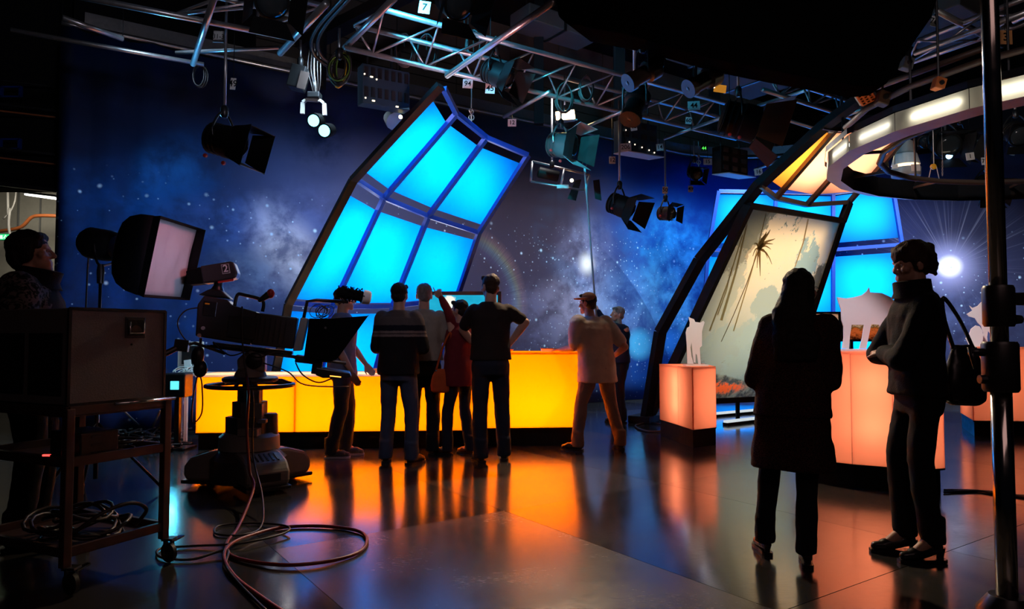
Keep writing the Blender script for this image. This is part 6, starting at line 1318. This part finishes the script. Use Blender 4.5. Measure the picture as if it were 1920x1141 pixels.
for k in range(5):
    m = MB(); m.tube(smoothpath([at(580 + 5 * k, 92, 8.05), at(577 + 6 * k, 130, 8.0), at(584 + 4 * k, 160, 8.02), at(588 + 2 * k, 178, 8.05)], 4), 0.007, 5); m.build('feed_cable', M['grey_paint'] if k == 2 else M['cable'], tw, smooth=True)
bl = thing('lamp_ballast', 'grey ballast box hanging left of the twin cyan lamps', 'box', at(560, 145, 8.0)); m = MB(); m.box(at(560, 147, 8.0), (0.17, 0.2, 0.26), Matrix.Rotation(0.25, 3, 'Y')); m.build('box_shell', M['dark_metal'], bl, bevel=0.01); m = MB(); m.box(at(568, 150, 7.89), (0.1, 0.006, 0.2), Matrix.Rotation(0.25, 3, 'Y')); m.build('cover_plate', stdmat('ballast_brown', (0.07, 0.045, 0.04), 0.6), bl); hanger(bl, at(563, 120, 8.0), 4.6)
# bright warm flood just above the cyan lamp
wf = thing('work_flood', 'bright warm white flood lamp just above the cyan lamp', 'lamp', at(1060, 217, 9.3)); q = at(1060, 216, 9.3)
m = MB(); m.box(q + V((0, 0.06, 0)), (0.27, 0.1, 0.14), Matrix.Rotation(-0.12, 3, 'Y')); m.build('housing', M['dark_metal'], wf, bevel=0.01)
m = MB(); m.box(q + V((0, 0.0, 0)), (0.25, 0.016, 0.12), Matrix.Rotation(-0.12, 3, 'Y')); m.build('glass', glow('warm_flood_glass', (1.0, 0.66, 0.3), 14), wf); m = MB(); m.bar(q + V((-0.14, 0.0, -0.075)), q + V((0.16, -0.02, -0.065)), 0.03, 0.01); m.build('glass_rim', M['steel'], wf); hanger(wf, q + V((0, 0.08, 0.08)), 4.6)
# flood in a tube frame under it
ff = thing('frame_flood', 'dark cylinder lamp in a tubular frame below the cyan lamp', 'lamp', at(1045, 330, 9.6)); P_ = lambda px, py: at(px, py, 9.6)
for p, q in (((998, 302), (995, 340)), ((998, 302), (1105, 328)), ((995, 340), (1095, 357)), ((1105, 328), (1097, 357)), ((1058, 316), (1050, 354))):
    m = MB(); m.tube([P_(*p), P_(*q)], 0.016, 8); m.build('frame_tube', M['steel'], ff, smooth=True)
m = MB(); m.lathe(P_(1008, 322), P_(1050, 332) - P_(1008, 322), [(0, 0.05), (0.02, 0.075), (0.28, 0.075), (0.3, 0.06)], 16); m.build('cylinder', LBODY, ff, smooth=40)
m = MB(); m.box(P_(1055, 350), (0.16, 0.05, 0.05)); m.build('reflector', M['light_grey'], ff); m = MB(); m.ball(P_(1072, 338), 0.025); m.build('bulb', LENS['warm'], ff, smooth=True)
for x0 in (1078, 1112):
    m = MB(); m.prism([P_(x0, 338), P_(x0 + 12, 336), P_(x0 + (2 if x0 == 1078 else 16), 376), P_(x0 - (14 if x0 == 1078 else -4), 372)], V((0, 0.01, 0))); m.build('barn_door', M['black'], ff)
hanger(ff, P_(1035, 312), 4.6)
# operating pole
b = MB(); b.tube([at(1096, 312, 8.95), at(1119, 604, 9.88)], 0.014, 8); pl_ = thing('operating_pole', 'long cyan lit pole reaching from the lamp down to the small man', 'pole', at(1119, 604, 9.88)); b.build('pole_tube', stdmat('pale_blue_pole', (0.3, 0.5, 0.6), 0.4), pl_, smooth=True); b = MB(); b.tube(arc(at(1096, 312, 8.95) + ZU * 0.03, V((1, 0, 0)), ZU, 0.03, -1.5, 3.2, 8), 0.007, 6); b.build('hook', M['steel'], pl_, smooth=True)
# softlight banks and the big dimmer panel
def bank(label, x0, y0, x1, y1, Y, rows, cols, dots, under=True, skew=0.08):
    a = at(x0, y0, Y); bq = at(x1, y0 + (x1 - x0) * 0.2, Y + 0.3); c = at(x0, y1, Y); t = thing('softlight_bank', label, 'lamp', lerp(a, bq, 0.5)); ex = bq - a; ez = c - a; nrm = ex.cross(ez).normalized(); nrm = nrm if nrm.y < 0 else -nrm
    m = MB(); m.obox(a, ex, ez, -nrm * 0.16); m.build('housing', stdmat('bank_blue_black', (0.02, 0.05, 0.085), 0.6, spec=0.2) if dots else LBODY, t, bevel=0.006)
    for i in range(cols):
        for j in range(rows):
            m = MB(); p = a + ex * ((i + 0.2) / cols) + ez * ((j + 0.15) / rows) + nrm * 0.002; m.obox(p, ex * 0.55 / cols, ez * 0.5 / rows, nrm * 0.012); m.build('louvre', M['dark_metal'] if dots else M['black_plastic'], t)
    for (u, v) in dots or []:
        m = MB(); m.lathe(a + ex * u + ez * v + nrm * 0.012, nrm, [(0, 0.011), (0.008, 0.009)], 8); m.build('indicator', glow('indicator_warm', (1, 0.8, 0.6), 1.6) if 'indicator_warm' not in bpy.data.materials else bpy.data.materials['indicator_warm'], t)
    if under:
        m = MB(); m.obox(c - nrm * 0.16, ex, nrm * 0.3 - ZU * 0.03, -ZU * 0.012); m.build('reflector_flap', LEAFC, t)
    for u in (0.15, 0.85):
        p = a + ex * u - nrm * 0.08; m = MB(); m.tube([p, V((p.x, p.y, 4.45))], 0.012, 6); m.build('hanging_pole', M['dark_metal'], t)
    return t
bank('large dark dimmer panel with small white indicators left of the window wall', 680, 118, 768, 192, 7.6, 2, 7, [(0.03, 0.28), (0.16, 0.32), (0.19, 0.32), (0.28, 0.36), (0.05, 0.88), (0.2, 0.92), (0.23, 0.92), (0.7, 0.97), (0.73, 0.97)], under=False)
bank('dark lamp bank with a blue lower flap behind the 206 plate', 1165, 222, 1232, 282, 9.0, 3, 4, [(0.1, 0.35), (0.2, 0.7), (0.35, 0.75), (0.55, 0.8), (0.75, 0.85), (0.9, 0.9)])
bank('dark lamp bank with a blue lower flap left of the 16 plate', 1352, 272, 1402, 322, 9.6, 3, 3, [])
sm = thing('small_lamp', 'small pale lamp with a yellow bulb under the dimmer panel', 'lamp', at(740, 222, 8.2)); m = MB(); m.lathe(at(728, 217, 8.3), V((0.5, -0.5, -0.5)), [(0, 0.05), (0.03, 0.08), (0.14, 0.11), (0.16, 0.11)], 12); m.build('housing', M['light_grey'], sm, smooth=40); m = MB(); m.ball(at(751, 219, 8.0), 0.022); m.build('bulb', LENS['warm'], sm, smooth=True); hanger(sm, at(733, 208, 8.25), 4.6)
# cable loom hanging from the truss
lo_ = thing('cable_loom', 'thick green and yellow cable coil hanging from the truss', 'cable', at(637, 130, 6.78)); random.seed(9)
for k in range(16):
    c = at(636 + random.uniform(-5, 6), 128 + random.uniform(-4, 6), 6.78 + random.uniform(-0.05, 0.05)); rx, rz = random.uniform(0.04, 0.11), random.uniform(0.14, 0.2); ph = random.uniform(-0.5, 0.5)
    b = MB(); b.tube([c + V((rx * math.cos(t), 0.04 * math.sin(t + ph), rz * math.sin(t))) for t in [2 * math.pi * i / 16 for i in range(16)]], 0.008, 5, closed=True); b.build('loop', (M['green_cable'], M['cable'], M['yellow'], M['green_cable'], M['cable'], M['cable'], M['cable'])[k % 7], lo_, smooth=True)
hanger(lo_, at(636, 106, 6.78), 4.2)
# black flexible cable trays sweeping up to the ceiling
for k, (x0, dx) in enumerate(((606, 0), (620, 12))):
    b = MB(); b.tube(smoothpath([at(620 + dx, 128, 7.4), at(592 + dx, 106, 7.3), at(584 + dx, 78, 7.1), at(600 + dx, 45, 6.8), at(640 + dx, 0, 6.3), at(690 + dx, -60, 5.8)], 5), 0.02, 8); tag(b.build('cable_hose', M['dark_metal'], None, smooth=True), ('left' if k == 0 else 'right') + ' of two grey hoses sweeping up from the cable coil', 'hose')
# loose cables and loops on the truss
random.seed(14)
for k, (px, py, Y, r) in enumerate([(372, 140, 7.76, 0.09), (800, 95, 7.3, 0.13), (758, 92, 7.2, 0.12), (888, 80, 7.4, 0.1), (1058, 182, 8.0, 0.12), (1100, 165, 8.0, 0.1)]):
    t = thing('hung_cable', 'black cable coil hung on the rig, %s' % ['at the left pipe end', 'beside the blue spot clip', 'left of the blue spot clip', 'near the crossing pipe', 'at the cyan lamp pole', 'right of the cyan lamp pole'][k], 'cable', at(px, py, Y))
    for j in range(3):
        b = MB(); c = at(px, py, Y); b.tube([c + V((r * (0.7 + 0.1 * j) * math.cos(q), 0.03 * j, r * 1.4 * math.sin(q))) for q in [2 * math.pi * i / 14 for i in range(14)]], 0.008, 5, closed=True); b.build('loop', M['cable'], t, smooth=True)
    b = MB(); c = at(px, py, Y); b.tube([c + ZU * r * 1.3, V((c.x, c.y, 4.2))], 0.006, 5); b.build('tie', M['cable'], t)
# chain drops
for px, y0, y1, Y, lab in [(884, 160, 228, 8.0, 'thin chain and shackle holding up the top of the window wall'), (1310, 290, 312, 10.8, 'thin drop wire above the tiny dark lamp')]:
    t = thing('drop_wire', lab, 'wire', at(px, y1, Y)); b = MB(); b.tube([at(px, y1, Y), V((at(px, y1, Y).x, Y, 4.2))], 0.008, 6); b.build('wire', M['steel'], t); b = MB()
    b.tube(arc(at(px, y1 - 8, Y), V((1, 0, 0)), ZU, 0.03, 0, 6.28, 10)[:-1], 0.008, 6, closed=True); b.build('shackle', M['steel'], t, smooth=True); b = MB(); b.tube(arc(at(px, y1 - 20, Y), V((0.7, 0.7, 0)), ZU, 0.03, 0, 6.28, 10)[:-1], 0.008, 6, closed=True); b.build('shackle', M['steel'], t, smooth=True)
# ---- number plates hanging on the rig
PLM = {'w': stdmat('plate_white', (0.62, 0.6, 0.6), 0.5), 'y': stdmat('plate_orange', (0.6, 0.28, 0.1), 0.5), 'g': stdmat('plate_black', (0.01, 0.01, 0.01), 0.5)}
GRN = glow('green_digits', (0.1, 0.9, 0.1), 1.0)
PLATES = [('31-36', 413, 69, 6.6, 26, 22, 3, 'w', 'white plate lettered 31-36 beside the tall lamp pole at the top left'), ('7', 796, 14, 6.4, 22, 24, 8, 'w', 'white plate lettered 7 at the top edge above the middle truss'), ('94', 877, 157, 7.6, 19, 17, 3, 'w', 'pale plate lettered 94 hanging on the wire above the leaning window wall'),
    ('45', 919, 166, 7.6, 18, 19, 3, 'w', 'pale rounded plate lettered 45 below the dark lamp in the middle truss'), ('12', 960, 230, 8.4, 16, 14, 0, 'w', 'white plate lettered 12 right above the top corner of the window wall'), ('43-47', 1270, 99, 6.4, 22, 20, 6, 'w', 'white plate lettered 43-47 between the two spotlights under the black hood'),
    ('44', 1301, 198, 7.4, 23, 17, -3, 'w', 'white plate lettered 44 under the right hood spotlight'), ('206', 1173, 276, 8.9, 21, 15, -3, 'w', 'white plate lettered 206 on the lamp bank'), ('14', 1237, 276, 9.2, 13, 13, -6, 'w', 'small white plate lettered 14 at the right end of the 206 lamp bank'),
    ('44', 1320, 278, 9.6, 13, 11, 0, 'g', 'dark plate with green glowing digits 44 above the blue cloth'), ('15', 1327, 303, 9.8, 16, 12, 0, 'w', 'white plate lettered 15 above the blue cloth below the green digits'), ('16', 1422, 322, 9.4, 15, 13, -6, 'w', 'white plate lettered 16 left of the peach canopy'),
    ('43', 1188, 237, 8.2, 12, 16, -8, 'w', 'tilted plate lettered 43 under the steep dark spotlight'), ('50', 1247, 356, 10.3, 10, 13, 3, 'w', 'small plate lettered 50 above the small bronze lamp'), ('49', 1295, 354, 10.6, 9, 12, 0, 'w', 'small plate lettered 49 low against the dark blue cloth'), ('60', 1291, 226, 8.2, 11, 13, 6, 'w', 'small plate lettered 60 on the truss below the 44 plate'),
    ('49', 437, 157, 6.35, 10, 22, 5, 'w', 'narrow plate on the pole of the big barn door lamp at left'), ('12', 1148, 300, 8.8, 12, 14, 0, 'w', 'small plate on the pole left of and below the 206 plate'), ('I', 1819, 293, 9.7, 16, 14, -8, 'w', 'white plate lettered I seen through the ring'), ('J', 1717, 314, 9.7, 17, 13, -3, 'w', 'white plate lettered J below the silver dome lamp'),
    ('71', 1846, 302, 9.7, 12, 14, -3, 'w', 'white plate lettered 71 left of the stand pole'), ('73', 1898, 283, 9.6, 11, 16, 12, 'w', 'tilted plate lettered 73 right of the stand pole'), ('3', 1885, 70, 6.2, 26, 27, 0, 'y', 'orange plate lettered 3 at the top right behind the stand pole'), ('76', 1751, 40, 6.8, 11, 20, 14, 'w', 'tilted plate lettered 76 at the right edge of the black hood'),
    ('', 848, 27, 6.4, 19, 13, -4, 'w', 'blank white plate beside the 7 plate'), ('', 1678, 312, 9.9, 11, 8, -3, 'w', 'small blank plate left of the J plate')]
for txt, px, py, Y, wx_, hx_, rot, pm, lab in PLATES:
    c = at(px, py, Y); k = Y / F; R_ = Matrix.Rotation(math.radians(rot), 3, 'Y')
    t = thing('number_plate', lab, 'sign', c, 'number plates on the lighting rig')
    m = MB(); m.box(c, (wx_ * k, 0.006, hx_ * k), R_); pb_ = m.build('plate', PLM[pm], t)
    if txt: text(txt, c - V((0, 0.0045, 0)), R_ @ V((1, 0, 0)), R_ @ ZU, hx_ * k * (0.58 if len(txt) < 4 else 0.42), GRN if pm == 'g' else M['black'], t, bold=len(txt) < 3)
    m = MB(); p = c + R_ @ V((0, 0, hx_ * k / 2)); m.tube([p - ZU * 0.005, V((p.x, p.y, 7.502 if txt in ('7', '94', '206', '45') else max(p.z + 0.12, 4.2)))], 0.004, 5); m.build('hanging_wire', M['dark_metal'], t)
# ---- black hood overhead, lamps hang below it
HOODM = stdmat('hood_black_velvet', (0.0015, 0.0015, 0.0015), 1.0, spec=0.0, scale=30)
hd_ = thing('overhead_hood', 'huge black cloth hood hanging over the middle right of the stage', 'hood', at(1400, 60, 5.6))
outl = [(1036, -60), (1046, 30), (1060, 42), (1180, 66), (1330, 108), (1440, 130), (1560, 152), (1620, 162), (1662, 158), (1684, 122), (1712, 82), (1748, 30), (1762, -20), (1766, -60)]
m = MB(); m.prism([at(a, c, 5.5) for a, c in outl], V((0.3, 0.85, 0.2))); m.build('hood_cloth', HOODM, hd_, bevel=0.02)
for px in (1150, 1600):
    p = at(px, -50, 5.8); m = MB(); m.tube([p, V((p.x, p.y, 7.49))], 0.012, 6); m.build('suspension_wire', M['dark_metal'], hd_)
# ---- ducts and ceiling boxes above
DUCT = stdmat('grey_duct', (0.08, 0.076, 0.08), 0.8, spec=0.1, var=0.2, scale=4)
for px, py, Y, s_, lab in [(1040, 52, 10.5, (1.3, 0.5, 0.25), 'grey ventilation duct under the ceiling behind the cyan pipe'), (1190, 70, 9.5, (0.8, 0.5, 0.12), 'blue lit panel under the ceiling beside the left hood spotlight'), (1320, 108, 9.0, (0.9, 0.5, 0.1), 'blue lit panel under the ceiling above the right hood spotlight'), (1400, 140, 10.0, (1.2, 0.8, 0.3), 'grey duct under the ceiling above the barn door lamp'), (1770, 40, 9.5, (1.4, 1.0, 0.3), 'grey duct under the ceiling at the top right')]:
    c = at(px, py, Y); t = thing('ventilation_duct', lab, 'duct', c); m = MB(); m.box(c, s_, Matrix.Rotation(ANG, 3, 'Z')); m.build('duct_shell', DUCT, t, bevel=0.02)
    for q in (-1, 1):
        m = MB(); p = c + E1 * s_[0] * 0.4 * q; m.tube([p, V((p.x, p.y, 7.49))], 0.01, 6); m.build('hanger', M['dark_metal'], t)
    m = MB(); m.box(c, (0.04, s_[1] + 0.02, s_[2] + 0.02), Matrix.Rotation(ANG, 3, 'Z')); m.build('joint_flange', M['dark_metal'], t)
for k, (px, py, Y) in enumerate([(1160, 100, 10.0), (1010, 150, 10.6), (1340, 230, 11.0), (600, 60, 9.0)]):
    c = at(px, py, Y); m = MB(); m.bar(V((c.x, c.y, 4.4)), V((c.x, c.y, 7.5)), 0.14, 0.14); struct(m.build('trim_%d' % (k + 3), darkm, None), 'dark steel post hanging from the ceiling')
m = MB(); a, c = at(560, 130, 9.2), at(860, -20, 9.0); m.bar(V((a.x, a.y, 5.0)), V((c.x, c.y, 6.0)), 0.3, 0.12); struct(m.build('trim_7', M['black'], None), 'black slanting ceiling beam above the middle truss')
# ---- lamps seen through the ring
do = thing('dome_lamp', 'silver dome lamp with bright shade seen through the ring', 'lamp', at(1698, 290, 10.2)); c = at(1697, 262, 10.2)
m = MB(); m.lathe(c, -ZU, [(0, 0.06), (0.03, 0.1), (0.18, 0.12), (0.2, 0.14)], 18); m.build('lamp_head', M['light_grey'], do, smooth=40)
m = MB(); m.lathe(c - ZU * 0.2, -ZU, [(0, 0.12), (0.02, 0.15), (0.17, 0.19)], 20); m.build('shade', M['white'], do, smooth=40); m = MB(); m.lathe(c - ZU * 0.375, -ZU, [(0, 0.17), (0.015, 0.16)], 18); m.build('lens', LENS['dimwarm'], do); m = MB(); m.lathe(c - ZU * 0.42, -ZU, [(0, 0.2), (0.12, 0.19)], 18); m.build('skirt', M['grey_paint'], do, smooth=40); hanger(do, c + ZU * 0.02, 4.4)
for px, py, lab in [(1655, 314, 'small lit downlight behind the ring, lower left of the dome lamp'), (1662, 292, 'small lit downlight behind the ring, left of the dome lamp')]:
    t = thing('downlight', lab, 'lamp', at(px, py, 10.4)); c = at(px, py, 10.4); m = MB(); m.lathe(c, ZU, [(0, 0.08), (0.02, 0.085), (0.14, 0.07)], 14); m.build('can', LBODY, t, smooth=40); m = MB(); m.lathe(c - ZU * 0.015, ZU, [(0, 0.07), (0.013, 0.078)], 14); m.build('lens', LENS['warm'], t); hanger(t, c + ZU * 0.12, 4.4)
for k, (px, py, Y, az, sz, lab) in enumerate([(1770, 268, 10.0, -100, 0.34, 'large dark lamp seen through the ring, middle'), (1800, 262, 10.2, -60, 0.3, 'large dark lamp seen through the ring, right of the middle one'), (1735, 262, 10.4, -120, 0.2, 'brown lamp right of the dome lamp'), (1905, 250, 9.0, -100, 0.26, 'dark lamp at the right edge behind the stand pole'), (1850, 350, 10.5, -90, 0.3, 'dark lamp low behind the ring right of the pulley')]):
    fresnel(lab, px, py, Y, az, -30, sz, sz, leaves=(1, 1, 1, 1), leaf=0.5, body=BRN if k == 2 else None, ztop=4.4, lens='dark')
bs = thing('blue_spot', 'small lamp with a bright blue white lens below the dark lamps in the ring', 'lamp', at(1780, 293, 9.9)); c = at(1780, 293, 9.9); m = MB(); m.lathe(c + V((0, 0.12, 0.05)), V((0, -1, -0.3)), [(0, 0.05), (0.02, 0.07), (0.12, 0.07)], 12); m.build('housing', LBODY, bs, smooth=40); m = MB(); m.lathe(c + V((0, 0.002, 0.013)), V((0, -1, -0.3)), [(0, 0.05), (0.01, 0.045), (0.014, 0.001)], 12); m.build('lens', glow('blue_white_lens', (0.3, 0.6, 1.0), 6), bs); hanger(bs, c + V((0, 0.08, 0.1)), 4.4)
pu = thing('pulley_block', 'yellow pulley wheel with rope hanging in front of the right cloth', 'pulley', at(1751, 312, 9.6)); c = at(1751, 312, 9.6)
m = MB(); m.lathe(c + V((0, 0.03, 0)), V((0, -1, 0)), [(0, 0.03), (0.005, 0.04), (0.03, 0.04), (0.035, 0.03)], 16); m.build('wheel', M['yellow'], pu, smooth=40)
for q in (-1, 1):
    m = MB(); m.tube([c + V((0.035 * q, 0, 0)), at(1740 + 11 + q * 12, 345, 9.6)], 0.006, 5); m.build('rope', M['light_grey'], pu)
m = MB(); m.tube([c + ZU * 0.04, V((c.x, c.y, 4.3))], 0.006, 5); m.build('rope', M['light_grey'], pu)
ba = thing('hanging_bar', 'pale bar hanging from the yellow pulley behind the ring', 'bar', at(1745, 347, 9.6)); m = MB(); m.tube([at(1710, 348, 9.6), at(1765, 346, 9.6)], 0.016, 8); m.build('bar_tube', M['light_grey'], ba, smooth=True); m = MB(); m.box(at(1744, 341, 9.6), (0.07, 0.05, 0.08)); m.build('bar_clamp', M['light_grey'], ba); m = MB(); m.box(at(1768, 342, 9.6), (0.11, 0.08, 0.07)); m.build('bar_motor', M['dark_metal'], ba)
ch = thing('hanging_chain', 'steel chain hanging right of the yellow pulley', 'chain', at(1767, 315, 9.7))
for k in range(9):
    b = MB(); c = at(1767, 302 + 3.2 * k, 9.7); u = V((1, 0, 0)) if k % 2 else V((0, 1, 0)); b.tube([c + u * 0.009 * math.cos(t) + ZU * 0.016 * math.sin(t) for t in [2 * math.pi * i / 8 for i in range(8)]], 0.004, 4, closed=True); b.build('link', M['steel'], ch)
b = MB(); c = at(1767, 301, 9.7); b.tube([c, V((c.x, c.y, 4.3))], 0.004, 4); b.build('wire', M['steel'], ch)
# orange louvre lamp and small fittings above the ring
ol = thing('louvre_lamp', 'orange lit lamp with a slotted louvre front above the ring', 'lamp', at(1624, 182, 6.6)); q = [at(1601, 172, 6.6), at(1627, 163, 6.6), at(1643, 186, 6.7), at(1618, 198, 6.7)]
for i in range(4):
    a, c = lerp(q[0], q[1], i / 3), lerp(q[3], q[2], i / 3); m = MB(); m.bar(a, c, 0.018, 0.012); m.build('louvre_bar', M['orange_paint'], ol)
for i in range(7):
    a, c = lerp(q[0], q[3], i / 6), lerp(q[1], q[2], i / 6); m = MB(); m.bar(a, c, 0.012, 0.012); m.build('louvre_bar', M['orange_paint'], ol)
m = MB(); nn = V((0.05, 0.16, 0.05)); m.add([*q] + [p + nn for p in q], [(4, 5, 6, 7), (0, 4, 7, 3), (1, 2, 6, 5), (0, 1, 5, 4), (3, 7, 6, 2)]); m.build('housing', LBODY, ol); hanger(ol, at(1626, 165, 6.72), 4.2)
spot('louvre_light', at(1640, 240, 5.6), at(1620, 180, 6.6), 14, (1.0, 0.45, 0.2), 24, 0.8, 0.05)
for k, (px, py, Y, s_) in enumerate([(1760, 158, 5.9, 0.08), (1700, 120, 6.6, 0.09), (1655, 185, 6.6, 0.1), (1892, 145, 5.6, 0.05)]):
    t = thing('rig_clamp', ['orange clamp block on the rail above the ring', 'grey clamp block on the pipe right of the black hood', 'brown clamp block right of the orange louvre lamp', 'small orange wedge beside the stand pole'][k], 'clamp', at(px, py, Y)); m = MB(); m.box(at(px, py, Y), (s_ * 1.1, s_, s_ * 1.3), Matrix.Rotation(0.3, 3, 'Y')); m.build('block', (M['orange_paint'], M['grey_paint'], BRN, M['orange_paint'])[k], t, bevel=0.01); m = MB(); c = at(px, py, Y); m.lathe(c - V((0, s_ * 0.7, 0)), V((0, 1, 0)), [(0, s_ * 0.25), (s_ * 0.3, s_ * 0.25)], 8); m.build('bolt', M['dark_metal'], t); m = MB(); m.tube([c, V((c.x, c.y, 4.2))], 0.01, 6); m.build('hanger', M['dark_metal'], t)
# ---- things of a kind share a group
GROUPS = {'person': 'people on the studio floor', 'fresnel_lamp': 'barn door lamps hanging from the rig', 'profile_spot': 'spotlights hanging under the hood', 'rig_pipe': 'pipes of the lighting rig', 'lighting_truss': 'trusses of the lighting rig', 'television': 'televisions on the set',
          'cyan_panel_screen': 'cyan lit window walls', 'light_counter': 'yellow glowing counters', 'hung_cable': 'cable coils hung on the rig', 'downlight': 'small lit downlights behind the ring', 'ventilation_duct': 'grey boxes under the ceiling', 'rig_clamp': 'clamp blocks on the rig', 'softlight_bank': 'dark lamp banks on the rig',
          'floor_light': 'white light strips under the jungle screen', 'handbag': 'bags of the visitors', 'floor_cable': 'black cables crossing the floor at right', 'cable_bundle': 'cables on the trolley', 'cable_hose': 'grey hoses sweeping up from the cable coil'}
for o in bpy.data.objects:
    if o.parent is None and 'label' in o and 'group' not in o:
        g = GROUPS.get(o.name.split('.')[0])
        if g: o['group'] = g
